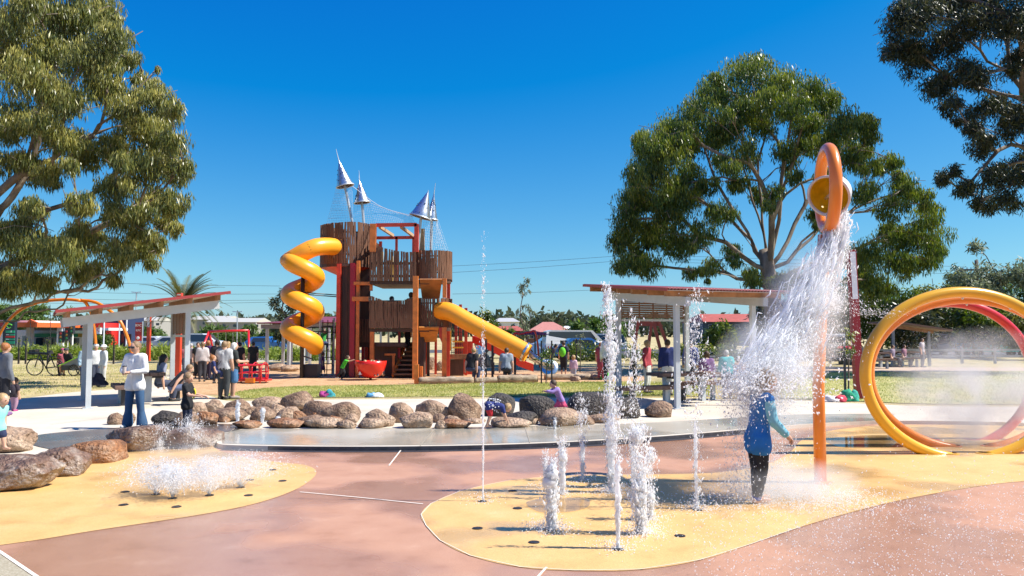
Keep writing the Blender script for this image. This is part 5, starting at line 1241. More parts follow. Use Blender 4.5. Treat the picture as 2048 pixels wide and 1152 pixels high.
# fan bursts on the left patch
def burst(px, py, hpx, wpx, label, n=5600, streak=10):
    b = G(px, py, 0.004); s = 1 / PM(b.y); parts = []; K = 34
    ka = np.random.uniform(0, 6.283, K); kv = np.random.uniform(0.2, 1, K); ki = np.random.randint(0, K, n)
    a = ka[ki] + np.random.normal(0, 0.5, n); t = np.random.uniform(0.03, 1, n) ** 0.6
    rad = (wpx * s / 2) * 1.25 * kv[ki] * t * np.random.uniform(0.3, 1.25, n); hh = hpx * s * (2.3 * t - 1.5 * t * t) * (0.35 + 0.75 * (1 - kv[ki] * 0.5)) * np.random.uniform(0.5, 1.15, n)
    P = np.array(b) + np.column_stack([np.cos(a) * rad, np.sin(a) * rad, np.maximum(0.004, hh)])
    D = np.column_stack([np.cos(a) * 0.5, np.sin(a) * 0.5, 1 - 1.3 * t])
    parts.append(drops(P, np.random.uniform(0.0015, 0.0044, n) * np.random.choice([.8, 1.3, 2], n, p=[.7, .25, .05]), D, np.random.uniform(1, 3.5, n)))
    for i in range(streak):
        an = random.uniform(0, 6.283); w_ = random.uniform(0.05, 0.4) * wpx * s / 2; h_ = random.uniform(0.3, 0.7) * hpx * s
        pts = [b + Vector((math.cos(an) * w_ * q, math.sin(an) * w_ * q, h_ * (1.7 * q - 0.8 * q * q))) for q in (0, .2, .4, .6)]
        parts.append(core(pts, [0.009, 0.006, 0.004, 0.002], 4))
    water('water_burst', label, parts, b, m=M_wat, group='low fan sprays')
burst(312, 989, 75, 190, 'low fan of spray nearest the big wet boulders')
burst(345, 997, 66, 150, 'low fan of spray in the middle of the left yellow patch')
burst(419, 991, 78, 200, 'low fan of spray in front of the lip on the left patch')
burst(481, 975, 72, 230, 'wide low fan of spray towards the tip of the left patch')
for px, py, top, lb in [(318, 900, 846, 'thin spray arcing up before the big wet boulder'), (372, 897, 832, 'thin spray arcing up before the wide wet boulder'), (390, 897, 845, 'thin spray rising at the edge of the wide wet boulder')]:
    jet(px, py, top, lb, 0.12, 900, 0.5, r=(0.003, 0.010), corer=0.004, group='thin sprays', lean=random.uniform(-0.1, 0.1))

# water tumbling out of the bucket onto the child
parts = []
def sheetflow(path, n, wd, r, st=(1.3, 5), jit=0.62):
    n = int(n * 2.5)
    """drops and ligaments along a px path (x, y, depth, half width px)"""
    Q = np.array([list(W(x, y, d)) + [w_ / PM(d)] for x, y, d, w_ in path]); m = len(Q)
    L = np.concatenate([[0], np.cumsum(np.linalg.norm(np.diff(Q[:, :3], axis=0), axis=1))])
    t = np.random.uniform(0, L[-1], n); C = np.column_stack([np.interp(t, L, Q[:, k]) for k in range(4)]); C2 = np.column_stack([np.interp(np.minimum(t + 0.05, L[-1] + .05), L, Q[:, k]) for k in range(3)])
    D = C2 - C[:, :3] + np.array([0, 0, -0.012]) + np.random.normal(0, 0.014, (n, 3))
    # clumped sideways offsets so that ragged tongues form
    g = np.random.normal(0, 1, (40, 2)); gi = np.random.randint(0, 40, n); off = g[gi] * 0.6 + np.random.normal(0, jit, (n, 2))
    P = C[:, :3] + np.column_stack([off[:, 0] * C[:, 3] * 0.6, off[:, 1] * C[:, 3] * 0.45, np.random.normal(0, 0.03, n)])
    return drops(P, np.random.uniform(*r, n) * np.random.choice([0.24, 0.44, 0.75], n, p=[0.6, 0.32, 0.08]), D, np.random.uniform(*st, n))
d0 = Yb
parts.append(sheetflow([(1690, 425, d0, 8), (1690, 470, d0, 12), (1680, 520, d0, 22), (1660, 570, d0, 34), (1640, 620, d0 - .1, 44)], 3200, 1, (0.004, 0.014)))
parts.append(sheetflow([(1668, 430, d0 - .1, 12), (1650, 500, d0 - .1, 20), (1625, 560, d0 - .2, 36), (1600, 610, d0 - .3, 46), (1570, 680, d0 - .7, 44), (1540, 735, d0 - 1.0, 40)], 6500, 1, (0.004, 0.016)))
parts.append(sheetflow([(1640, 560, d0 - .1, 30), (1610, 630, d0 - .4, 50), (1585, 700, d0 - .8, 50), (1560, 760, d0 - 1.0, 45)], 5200, 1, (0.003, 0.013)))
parts.append(sheetflow([(1600, 600, d0 - .3, 40), (1550, 690, d0 - .8, 40), (1500, 750, d0 - 1.1, 40), (1470, 790, d0 - 1.15, 34)], 3600, 1, (0.003, 0.012)))
parts.append(sheetflow([(1660, 590, d0, 40), (1690, 612, d0, 46), (1730, 625, d0 + .1, 40), (1770, 628, d0 + .2, 30)], 420, 1, (0.003, 0.009), jit=1.2))
parts.append(sheetflow([(1640, 640, d0, 60), (1650, 720, d0, 50)], 1100, 1, (0.002, 0.008), jit=1.0))
# ragged opaque tongues of water
for i in range(420):
    t0 = random.random(); sx = 1690 - 150 * t0 + random.gauss(0, 10 + 26 * t0); sy = 430 + 300 * t0 + random.gauss(0, 12); dd = d0 - 1.0 * t0 + random.gauss(0, .08)
    ln = random.uniform(14, 70); p = W(sx, sy, dd); q = W(sx - ln * (0.25 + 0.35 * t0) + random.gauss(0, 6), sy + ln, dd - 0.03)
    mid = p.lerp(q, 0.5) + Vector((random.gauss(0, .02), random.gauss(0, .02), random.gauss(0, .02))); rr = random.uniform(0.004, 0.015)
    parts.append(core([p, p.lerp(mid, .5), mid, mid.lerp(q, .5), q], [0.003, rr * .8, rr, rr * .7, 0.002], 5))
water('falling_water', 'mass of white water tumbling from the tipped bucket onto a child', parts, Vector((pb.x, pb.y, 0)), cat='water')
# splash around the child: veil running down and ground splash
ch = G(1521, 1003, 0.0); parts = []
n = 3800; a = np.random.uniform(0, 6.283, n); rr = np.random.uniform(0.12, 0.52, n); hh = np.random.uniform(0.0, 1.4, n)
P = np.array(ch) + np.column_stack([np.cos(a) * rr * 0.8 + 0.05, np.abs(np.sin(a)) * rr + 0.06, hh]); D = np.random.normal(0, 0.2, (n, 3)); D[:, 2] = 1
parts.append(drops(P, np.random.uniform(0.0015, 0.0055, n), D, np.random.uniform(1.2, 4, n)))
n = 700; P = np.array(ch) + np.column_stack([np.random.normal(0, 0.22, n), np.random.normal(-0.12, 0.1, n), np.random.uniform(0.1, 1.35, n)]); parts.append(drops(P, np.random.uniform(0.002, 0.006, n), D[:n], np.random.uniform(1, 4, n)))
n = 2200; P = np.array(ch) + np.column_stack([np.random.normal(0.0, 0.34, n), np.random.normal(-0.05, 0.25, n), 1.28 + np.random.normal(0, 0.13, n)]); parts.append(drops(P, np.random.uniform(0.003, 0.011, n), None, np.random.uniform(1, 3, n)))
water('splash', 'veil of splashing water around the drenched child in blue', parts, ch, cat='water')
parts = []; n = 5200
cx_ = np.random.normal(0.35, 0.5, n); cy_ = np.random.normal(0.15, 0.35, n); P = np.array(ch) + np.column_stack([cx_, cy_, np.random.exponential(0.05, n) * np.exp(-((cx_ - .3) ** 2)) + 0.004])
parts.append(drops(P, np.random.uniform(0.002, 0.009, n)))
water('splash', 'foaming splash spread over the ground at the drenched child\'s feet', parts, ch, cat='water')
# loose drops drifting over the pad on the right
n = 5200; xs = np.random.uniform(1380, 2150, n); ds = np.random.uniform(3.6, 8.5, n); P = []
for x, d in zip(xs, ds): P.append(((x - 1024) / F_PX * d, d, np.random.exponential(0.22) + 0.01))
P = np.array(P); P = P[(P[:, 2] < 1.25) & (P[:, 2] < (P[:, 0] * 0.5 + 0.1))]
V, F = drops(P, np.random.uniform(0.0015, 0.0045, len(P)) * (0.4 + P[:, 1] / 8), None, np.random.uniform(1, 2.5, len(P)))
o = np_mesh('water_drops', V, F, M_wat, smooth=True); tag(o, 'scattered flying water drops over the right of the pad', 'water', kind='stuff')
# wet puddles on the pad
M_pud = bpy.data.materials.new('puddle'); M_pud.use_nodes = True; b = M_pud.node_tree.nodes['Principled BSDF']; nn = M_pud.node_tree
b.inputs['Roughness'].default_value = 0.04; b.inputs['Base Color'].default_value = (0.25, 0.2, 0.15, 1)
tp = nn.nodes.new('ShaderNodeBsdfTransparent'); tp.inputs['Color'].default_value = (0.88, 0.87, 0.86, 1); gl = nn.nodes.new('ShaderNodeBsdfGlossy'); gl.inputs['Roughness'].default_value = 0.06
fr = nn.nodes.new('ShaderNodeFresnel'); fr.inputs['IOR'].default_value = 1.33; mx = nn.nodes.new('ShaderNodeMixShader')
nzp = nn.nodes.new('ShaderNodeTexNoise'); nzp.inputs['Scale'].default_value = 9; bp = nn.nodes.new('ShaderNodeBump'); bp.inputs['Strength'].default_value = 0.12; bp.inputs['Distance'].default_value = 0.01
nn.links.new(nzp.outputs['Fac'], bp.inputs['Height']); nn.links.new(bp.outputs[0], gl.inputs['Normal'])
nn.links.new(fr.outputs[0], mx.inputs[0]); nn.links.new(tp.outputs[0], mx.inputs[1]); nn.links.new(gl.outputs[0], mx.inputs[2]); nn.links.new(mx.outputs[0], nn.nodes['Material Output'].inputs['Surface'])
def puddle(cx, cy, wx, wy, k=9):
    pts = []
    for i in range(k):
        a = 2 * math.pi * i / k; s = random.uniform(0.7, 1.15); pts.append(G(cx + wx * s * math.cos(a), cy - wy * s * math.sin(a), 0))
    poly = smooth_poly([tuple(p.xy) for p in pts], 5); sheet('puddle', poly, 0.0125 + random.uniform(0, 0.002), M_pud)
for q in [(1120, 1012, 75, 20), (1750, 885, 110, 14)]: puddle(*q)

# fine mist inside the rings
def mist_cloud(label, c, r, dens, scale=1.6, lo=.32, hi=.72):
    M_mist = bpy.data.materials.new('mist'); M_mist.use_nodes = True; nn = M_mist.node_tree; nn.nodes.remove(nn.nodes['Principled BSDF']); L = nn.links.new
    pv = nn.nodes.new('ShaderNodeVolumePrincipled'); pv.inputs['Color'].default_value = (0.97, 0.98, 1, 1); pv.inputs['Anisotropy'].default_value = 0.2
    tc = nn.nodes.new('ShaderNodeTexCoord'); nz = nn.nodes.new('ShaderNodeTexNoise'); nz.inputs['Scale'].default_value = scale; nz.inputs['Detail'].default_value = 6; L(tc.outputs['Object'], nz.inputs['Vector'])
    mr = nn.nodes.new('ShaderNodeMapRange'); mr.inputs[1].default_value = lo; mr.inputs[2].default_value = hi; mr.inputs[3].default_value = 0.0; mr.inputs[4].default_value = dens; L(nz.outputs['Fac'], mr.inputs[0])
    ln = nn.nodes.new('ShaderNodeVectorMath'); ln.operation = 'LENGTH'; sc_ = nn.nodes.new('ShaderNodeVectorMath'); sc_.operation = 'MULTIPLY'; sc_.inputs[1].default_value = (1 / r[0], 1 / r[1], 1 / r[2]); L(tc.outputs['Object'], sc_.inputs[0]); L(sc_.outputs[0], ln.inputs[0])
    fo = nn.nodes.new('ShaderNodeMapRange'); fo.inputs[1].default_value = 0.0; fo.inputs[2].default_value = 0.98; fo.inputs[3].default_value = 1.0; fo.inputs[4].default_value = 0.0; L(ln.outputs['Value'], fo.inputs[0])
    mu = nn.nodes.new('ShaderNodeMath'); mu.operation = 'MULTIPLY'; L(mr.outputs[0], mu.inputs[0]); L(fo.outputs[0], mu.inputs[1]); L(mu.outputs[0], pv.inputs['Density'])
    L(pv.outputs[0], nn.nodes['Material Output'].inputs['Volume'])
    mo = MB().ell((0, 0, 0), r, 24, 16).build('mist', M_mist, None, smooth=True); mo.location = c; tag(mo, label, 'mist', kind='stuff')
    for z_ in mo.data.vertices: z_.co.z = max(z_.co.z, -c.z + 0.02)
mc = W(1960, 780, 13.3); mc.z = 0.72
mist_cloud('cloud of fine water mist filling the spray rings', mc, (1.6, 1.35, 1.32), 5.0, 2.0, .42, .78)
mist_cloud('soft spray hanging around the drenched child', W(1530, 760, Yb - .9), (.66, .62, .8), 6.0, 3.5)
mist_cloud('soft spray inside the water falling from the bucket', W(1610, 620, Yb - .3), (.55, .55, .95), 6.5, 4.0)
mist_cloud('low haze of spray over the ground at the drenched child', Vector((ch.x + .25, ch.y + .15, .12)), (1.05, .75, .38), 5.0, 4)
mist_cloud('low haze of spray over the left yellow patch', Vector((*G(400, 975, 0).xy, .22)), (1.15, .75, .5), 1.6, 5)
n = 5200; a = np.random.uniform(0, 6.283, n); rr = np.random.uniform(0, 1, n) ** 0.5
P = np.array(mc) + np.column_stack([np.cos(a) * rr * 1.3 , np.random.normal(0, 0.5, n), np.random.uniform(-0.8, 1.15, n)])
V, F = drops(P, np.random.uniform(0.0018, 0.0042, n)); o = np_mesh('mist_drops', V, F, M_wat, smooth=True); tag(o, 'tiny drops hanging in the air inside the spray rings', 'water', kind='stuff')
# ================================================================== BACKGROUND AND SMALL THINGS
random.seed(61); np.random.seed(61)
def put_text(parent, txt, size, loc, m, rz=0.0, name='lettering', sx=1.0):
    me = text_mesh(txt, size); me.materials.append(m); o = link(name, me, None, parent)
    o.location = Vector(loc) - origin(parent); o.rotation_euler = (R(90), 0, rz); o.scale = (sx, 1, 1); return o
M_wt = mat('white_signage', (0.8, 0.8, 0.78), 0.5); M_bwall = mat('white_rendered_wall', (0.68, 0.67, 0.63), 0.8, var=0.06)
M_glass = mat('dark_window_glass', (0.03, 0.04, 0.05), 0.08, spec=0.8); M_navy = mat('navy_panel', (0.02, 0.03, 0.09), 0.4)
M_grn = mat('green_fascia', (0.02, 0.36, 0.17), 0.4); M_orf = mat('orange_fascia', (0.75, 0.14, 0.03), 0.4); M_drf = mat('dark_red_fascia', (0.33, 0.015, 0.02), 0.4); M_redf = mat('red_fascia', (0.66, 0.025, 0.02), 0.4)
M_gry = mat('grey_wall', (0.30, 0.31, 0.33), 0.7, var=0.1)

# service station, about 84 m away
Ys = 84.0
def rect(b, x0, y0, x1, y1, Y, th=0.3): b.box(((X(x0, Y) + X(x1, Y)) / 2, Y, (Z(y0, Y) + Z(y1, Y)) / 2), (X(x1, Y) - X(x0, Y), th, Z(y0, Y) - Z(y1, Y)))
st = thing('service_station', 'service station with orange canopy and green fascia across the road', 'building', (X(110, Ys), Ys, GZ))
def part(parent, name, m, fn, **k): mb = MB(); fn(mb); return mb.build(name, m, parent, **k)
part(st, 'canopy_fascia', M_drf, lambda b: rect(b, -60, 646, 66, 654, Ys - 6, 9)); part(st, 'canopy_fascia', M_orf, lambda b: rect(b, 66.3, 646, 130, 655, Ys - 6, 9))
part(st, 'canopy_tail', M_orf, lambda b: b.add([(X(112, Ys - 6), Ys - 10.6, Z(646, Ys - 6)), (X(130, Ys - 6), Ys - 10.6, Z(646, Ys - 6)), (X(117, Ys - 6), Ys - 10.6, Z(640, Ys - 6)), (X(112, Ys - 6), Ys - 10.3, Z(646, Ys - 6)), (X(130, Ys - 6), Ys - 10.3, Z(646, Ys - 6)), (X(117, Ys - 6), Ys - 10.3, Z(640, Ys - 6))], [(0, 1, 2), (5, 4, 3), (0, 3, 4, 1), (1, 4, 5, 2), (2, 5, 3, 0)]))
part(st, 'canopy_roof', M_wt, lambda b: rect(b, 40, 642, 108, 645.6, Ys - 4, 8))
for px in (62, 123, 20): part(st, 'canopy_column', M_wt, lambda b: b.box((X(px, Ys - 6), Ys - 6, Z(655, Ys - 6) / 2), (0.5, 0.5, Z(655, Ys - 6))))
part(st, 'shop_wall', M_bwall, lambda b: rect(b, -60, 660, 182, 700, Ys, 0.4)); f = part(st, 'shop_fascia', M_grn, lambda b: rect(b, 68, 667, 180, 674, Ys - .5, 0.3))
part(st, 'fascia_end', mat('yellow_fascia', (0.65, 0.42, 0.08), 0.5), lambda b: rect(b, 158, 667, 168, 674, Ys - .75, 0.12))
for x0 in (74, 92, 110, 128, 146): part(st, 'window', M_glass, lambda b: rect(b, x0, 676, x0 + 14, 690, Ys - .28, 0.1))
part(st, 'awning', M_gry, lambda b: rect(b, 64, 656, 178, 661, Ys - 1.2, 1.5))
part(st, 'door', M_wt, lambda b: rect(b, 48, 672, 60, 697, Ys - 1.5, 0.3))
k_ = part(st, 'logo_panel', M_redf, lambda b: rect(b, 131, 645, 145, 655, Ys - 6, 0.3)); put_text(k_, 'K', 0.62, (X(137, Ys - 6), Ys - 6.2, Z(650, Ys - 6)), M_wt)
wp = part(st, 'navy_sign', M_navy, lambda b: rect(b, 152, 644, 180, 654, Ys - 3, 0.3)); put_text(wp, 'WOO', 0.5, (X(162, Ys - 3), Ys - 3.2, Z(649, Ys - 3)), M_wt)
# price pylon
Yp_ = 72.0; py_ = thing('price_pylon', 'dark fuel price pylon with green emblem at the service station', 'sign', (X(21, Yp_), Yp_, GZ))
bd = part(py_, 'sign_board', mat('pylon_dark', (0.015, 0.025, 0.04), 0.4), lambda b: rect(b, 10, 640, 33, 690, Yp_, 0.4)); part(py_, 'base', M_gry, lambda b: rect(b, 12, 690, 31, 706, Yp_, 0.5))
part(bd, 'emblem', mat('bright_green', (0.12, 0.5, 0.06), 0.5), lambda b: b.tube([(X(23, Yp_) + 0.2 * math.cos(a) * (1 + .25 * math.sin(3 * a)), Yp_ - 0.24, Z(652, Yp_) + 0.17 * math.sin(a)) for a in np.linspace(0.3, 5.6, 20)], 0.05, 6))
for y0, y1, m, tx in ((640, 643, M_grn, None), (661, 666, M_grn, '4'), (668, 671, M_grn, None), (672, 675, M_redf, None), (677, 680, M_grn, None), (682, 688, M_grn, None)):
    q = part(bd, 'price_panel', m, lambda b: rect(b, 13 if y0 != 668 else 22, y0, 31, y1, Yp_ - .22, 0.04))
    if tx: put_text(q, tx, 0.28, (X(27, Yp_), Yp_ - .26, Z((y0 + y1) / 2, Yp_)), M_wt)
for y in (657, 669.5, 678.5): part(bd, 'price_line', M_wt, lambda b: rect(b, 14, y - .6, 20, y + .6, Yp_ - .23, 0.04))
# fast-food banner, red sign and white canopy
bn = thing('banner_sign', 'tall dark red banner with white letters behind the marker pole', 'sign', (X(279, 70), 70, GZ))
part(bn, 'banner', M_drf, lambda b: rect(b, 272, 645, 285, 672, 70, 0.1)); part(bn, 'lower_panel', M_redf, lambda b: rect(b, 273, 671.5, 284, 682, 70, 0.14)); part(bn, 'pole', M_pole, lambda b: b.tube([(X(286, 70), 70, GZ), (X(286, 70), 70, Z(643, 70))], 0.05, 6))
put_text(bn, 'KFC', 0.3, (X(278.5, 70), 69.93, Z(651, 70)), M_wt); put_text(bn, 'KFC', 0.24, (X(278.5, 70), 69.93, Z(661, 70)), M_wt)
part(bn, 'white_disc', M_wt, lambda b: b.ell((X(278.5, 70), 69.9, Z(676, 70)), (0.14, 0.03, 0.14), 12, 8))
rf = thing('restaurant', 'dark restaurant with red tower and white canopy across the road', 'building', (X(230, 86), 86, GZ))
part(rf, 'wall', M_navy, lambda b: rect(b, 200, 634, 272, 700, 88, 4)); part(rf, 'red_tower', M_redf, lambda b: rect(b, 203, 646, 224, 690, 84, 3)); part(rf, 'canopy', M_wt, lambda b: rect(b, 192, 656, 238, 661, 82, 4)); part(rf, 'sign_box', M_wt, lambda b: rect(b, 193, 655.5, 203, 668, 79, 0.4))
put_text(rf, 'FC', 0.5, (X(198, 79), 78.75, Z(660, 79)), M_redf)
for x0 in (226, 240, 254): part(rf, 'window', M_glass, lambda b: rect(b, x0, 668, x0 + 10, 684, 85.9, 0.1))
for px in (209, 254, 240): part(rf, 'flag_pole', M_wt, lambda b: b.tube([(X(px, 78), 78, GZ), (X(px, 78), 78, Z(632, 78))], 0.07, 6))
# traffic lights
for px, top, lb in [(126, 668, 'black traffic light on a white post before the green fascia'), (138, 664, 'taller black traffic light beside the cyclists'), (147, 650, 'high black traffic light under the orange canopy end')]:
    t = thing('traffic_light', lb, 'traffic light', (X(px, 66), 66, GZ)); part(t, 'post', M_wt, lambda b: b.tube([(X(px, 66), 66, GZ), (X(px, 66), 66, Z(top, 66))], 0.06, 8)); hd_ = part(t, 'signal_head', M_blackp, lambda b: b.box((X(px, 66), 65.9, Z(top + 6, 66)), (0.34, 0.3, 0.95)))
    for i, m in enumerate((mat('lens_red', (0.3, 0.01, 0.01)), mat('lens_amber', (0.25, 0.12, 0.01)), mat('lens_green', (0.01, 0.15, 0.05)))): part(hd_, 'lens', m, lambda b: b.ell((X(px, 66), 65.74, Z(top + 6, 66) + 0.28 - 0.28 * i), (0.1, 0.03, 0.1), 8, 6))
# warehouse roofs on the far left rise
for x0, x1, y0, y1, Y, lb in [(395, 470, 632, 640, 230, 'long pale roofed warehouse beyond the palm'), (430, 530, 636, 645, 210, 'low cream warehouse behind the red swing'), (240, 330, 634, 642, 240, 'pale warehouse roof behind the dark restaurant')]:
    t = thing('warehouse', lb, 'building', (X((x0 + x1) / 2, Y), Y, GZ)); part(t, 'wall', mat('dull_warehouse_wall', (.30, .29, .27), .8, var=.1), lambda b: rect(b, x0 + 1, y1, x1 - 1, 672, Y, 14))
    part(t, 'roof', mat('cream_roof', (0.46, 0.44, 0.39), 0.6), lambda b: b.add([(X(x0, Y), Y - 7.4, Z(y1, Y)), (X(x1, Y), Y - 7.4, Z(y1, Y)), (X(x1, Y), Y, Z(y0, Y)), (X(x0, Y), Y, Z(y0, Y)), (X(x0, Y), Y + 7.4, Z(y1, Y)), (X(x1, Y), Y + 7.4, Z(y1, Y))], [(0, 1, 2, 3), (3, 2, 5, 4), (0, 3, 4), (1, 5, 2)]))
    for i in range(4): xx = x0 + (x1 - x0) * (0.15 + 0.22 * i); part(t, 'window', M_glass, lambda b: rect(b, xx, y1 + 4, xx + 6, y1 + 9, Y - 7.05, 0.2))
# houses
def house(label, x0, x1, yr, ye, yb, Y, roofm, hip=0.3, wallm=None):
    t = thing('house', label, 'house', (X((x0 + x1) / 2, Y), Y, GZ)); part(t, 'wall', wallm or mat('brick_wall', (0.33, 0.16, 0.11), 0.85, var=0.2, scale=3), lambda b: rect(b, x0 + 2, ye, x1 - 2, yb, Y, 7.4))
    w_ = X(x1, Y) - X(x0, Y); zr, ze = Z(yr, Y), Z(ye, Y); xa, xb = X(x0, Y), X(x1, Y)
    part(t, 'roof', roofm, lambda b: b.add([(xa, Y - 4.2, ze), (xb, Y - 4.2, ze), (xb, Y + 4.2, ze), (xa, Y + 4.2, ze), (xa + w_ * hip, Y, zr), (xb - w_ * hip, Y, zr)], [(0, 1, 5, 4), (1, 2, 5), (2, 3, 4, 5), (3, 0, 4), (3, 2, 1, 0)]))
    n = max(2, int((x1 - x0) / 22))
    for i in range(n):
        xx = x0 + (x1 - x0) * (i + 0.5) / n; wn = part(t, 'window', M_wt, lambda b: rect(b, xx - 5, ye + 4, xx + 5, ye + 13, Y - 3.75, 0.1)); part(wn, 'pane', M_glass, lambda b: rect(b, xx - 4, ye + 5, xx + 4, ye + 12, Y - 3.83, 0.05))
    return t
M_tile = mat('red_roof_tile', (0.40, 0.09, 0.06), 0.7, var=0.2, scale=3); M_tile2 = mat('pale_tile', (0.46, 0.19, 0.15), 0.7, var=0.15)
house('red tiled house with hipped roof behind the climbing frames', 1052, 1140, 644, 664, 688, 78, M_tile2, 0.38)
house('long low red roofed building seen right of the tower', 950, 1050, 652, 662, 690, 84, M_tile, 0.15)
house('white roofed house behind the green shrubs', 1120, 1165, 652, 660, 684, 95, mat('white_roof', (0.66, 0.65, 0.62), 0.6), 0.2, M_bwall)
house('red roofed clubhouse behind the right shelter', 1382, 1512, 628, 645, 690, 66, M_tile, 0.12, mat('blue_grey_wall', (0.10, 0.14, 0.18), 0.7))
house('pale house on the rise beyond the tube slide', 985, 1040, 636, 644, 664, 190, mat('grey_roof', (0.4, 0.4, 0.4), 0.7), 0.25, M_bwall)
# long red roofed shelter left of the tower
def lean_to(label, x0, x1, yt, ye, Y, dep, posts):
    t = thing('picnic_shelter', label, 'shelter', (X((x0 + x1) / 2, Y), Y, GZ)); xa, xb = X(x0, Y), X(x1, Y); zt_, ze = Z(yt, Y), Z(ye, Y)
    part(t, 'roof_sheet', M_roofred, lambda b: b.add([(xa, Y - dep / 2, ze), (xb, Y - dep / 2, ze), (xb, Y + dep / 2, zt_), (xa, Y + dep / 2, zt_), (xa, Y - dep / 2, ze - .06), (xb, Y - dep / 2, ze - .06), (xb, Y + dep / 2, zt_ - .06), (xa, Y + dep / 2, zt_ - .06)], [(0, 1, 2, 3), (7, 6, 5, 4), (0, 4, 5, 1), (1, 5, 6, 2), (2, 6, 7, 3), (3, 7, 4, 0)]))
    part(t, 'beam', M_gry, lambda b: b.box(((xa + xb) / 2, Y - dep / 2 + 0.3, ze - 0.18), (xb - xa - 0.2, 0.12, 0.2)))
    for px in posts:
        part(t, 'post', M_white, lambda b: b.box((X(px, Y), Y - dep / 2 + 0.3, (ze + GZ) / 2 - 0.13), (0.13, 0.13, ze - GZ - 0.3))); part(t, 'post', M_white, lambda b: b.box((X(px, Y), Y + dep / 2 - 0.3, (zt_ + GZ) / 2 - 0.1), (0.13, 0.13, zt_ - GZ - 0.3)))
    return t
lean_to('low red roofed shelter behind the spiral slide', 536, 604, 642, 646, 38, 3.2, (552, 594)); lean_to('long red roofed shelter between spiral slide and tower', 592, 682, 632, 645, 46, 4, (600, 636, 672)); lean_to('wide dark red shelter seen through the tower base', 700, 850, 645, 655, 56, 4, (720, 770, 820))
t = thing('picnic_shelter', 'brown roofed picnic shelter beyond the spray rings', 'shelter', (X(1820, 44), 44, GZ))
part(t, 'roof_sheet', mat('brown_roof', (.16, .09, .07), .6), lambda b: b.beam(W(1764, 645, 44), W(1872, 661, 44), 3.4, .1)); part(t, 'beam', M_rafter, lambda b: b.beam(W(1770, 650, 42.6), W(1866, 664, 42.6), .1, .16))
for px, yy in ((1785, 652), (1856, 663)):
    for dd in (42.6, 45.2): part(t, 'post', M_gry, lambda b: b.box((X(px, dd), dd, (Z(yy, dd) + GZ) / 2), (.12, .12, Z(yy, dd) - GZ)))
# swing sets
ar = thing('arched_swing', 'orange arched swing frame behind the left shelter', 'swing', (X(120, 30), 30, GZ))
for pth, mm in [([(-25, 735), (-10, 690), (10, 650), (40, 620), (80, 604), (130, 599), (160, 601)], M_orp), ([(158, 601), (172, 606), (186, 640), (192, 700), (190, 735)], M_orp), ([(160, 600), (195, 606), (232, 632), (250, 662), (262, 700), (268, 735)], M_orp)]:
    part(ar, 'arch', mm, lambda b: b.tube(catmull([W(x, y, 30 + (0.3 if pth[0][0] > 150 else 0)) for x, y in pth], 6), 0.06, 10), smooth=True)
for xx in (60, 100): part(ar, 'chain', M_blackp, lambda b: b.tube([W(xx, 609, 30), W(xx + 2, 705, 30)], 0.012, 4))
part(ar, 'seat', M_blackp, lambda b: b.box(W(81, 706, 30), (0.85, 0.25, 0.05)))
sw = thing('swing_frame', 'red steel swing frame behind the crowd near the palm', 'swing', (X(458, 40), 40, GZ))
part(sw, 'top_bar', M_rdp, lambda b: b.tube([W(418, 663, 40), W(497, 661, 40)], 0.06, 10), smooth=True)
for a, c in [((418, 663), (404, 735)), ((418, 663), (424, 735)), ((497, 661), (512, 735)), ((497, 661), (490, 735))]: part(sw, 'leg', M_rdp, lambda b: b.tube([W(*a, 40), Vector((X(c[0], 40), 40 + (0.8 if c[0] in (424, 490) else -0.8), GZ))], 0.055, 8), smooth=True)
for xx in (436, 452, 466, 482): part(sw, 'chain', M_pole, lambda b: b.tube([W(xx, 662, 40), W(xx, 712, 40)], 0.012, 4))
for xx in (444, 474): part(sw, 'seat', M_blackp, lambda b: b.box(W(xx, 713, 40), (0.45, 0.2, 0.05)))
af = thing('swing_frame', 'red A shaped swing frame seen under the right shelter', 'swing', (X(1312, 38), 38, GZ))
M_rd2 = mat('brick_red_paint', (0.45, 0.06, 0.03), 0.4)
part(af, 'top_panel', M_rd2, lambda b: b.add([W(1278, 638, 38), W(1316, 638, 38), W(1326, 652, 38), W(1272, 652, 38), W(1278, 638, 38.15), W(1316, 638, 38.15), W(1326, 652, 38.15), W(1272, 652, 38.15)], [(0, 1, 2, 3), (7, 6, 5, 4), (0, 4, 5, 1), (1, 5, 6, 2), (2, 6, 7, 3), (3, 7, 4, 0)]))
for a, c in [((1276, 642), (1262, 735)), ((1316, 640), (1352, 735)), ((1302, 650), (1290, 735)), ((1308, 650), (1330, 735))]: part(af, 'leg', M_rd2, lambda b: b.beam(W(*a, 38), Vector((X(c[0], 38), 38, GZ)), 0.14, 0.14))
# red tubular rocker
rk = thing('rocker', 'red tubular see-saw rocker on the bark beside the standing women', 'rocker', G(500, 768))
rb0 = G(500, 766)
for dx, dy in [(-.45, -.3), (.45, -.3), (-.45, .4), (.45, .4)]: part(rk, 'leg', M_rdp, lambda b: b.tube([rb0 + Vector((dx, dy, 0)), rb0 + Vector((dx * .95, dy, .62))], 0.028, 7))
for dy, zz in [(-.3, .62), (.4, .62), (-.3, .36), (.4, .36), (-.3, .14), (.4, .14)]: part(rk, 'bar', M_rdp, lambda b: b.tube([rb0 + Vector((-.5, dy, zz)), rb0 + Vector((.5, dy, zz + .02))], 0.026, 7))
for dx in (-.5, -.17, .17, .5): part(rk, 'hoop', M_rdp, lambda b: b.tube(catmull([rb0 + Vector((dx, -.3, .1)), rb0 + Vector((dx, -.33, .55)), rb0 + Vector((dx, 0.05, .72)), rb0 + Vector((dx, .43, .55)), rb0 + Vector((dx, .4, .1))], 4), 0.022, 6))
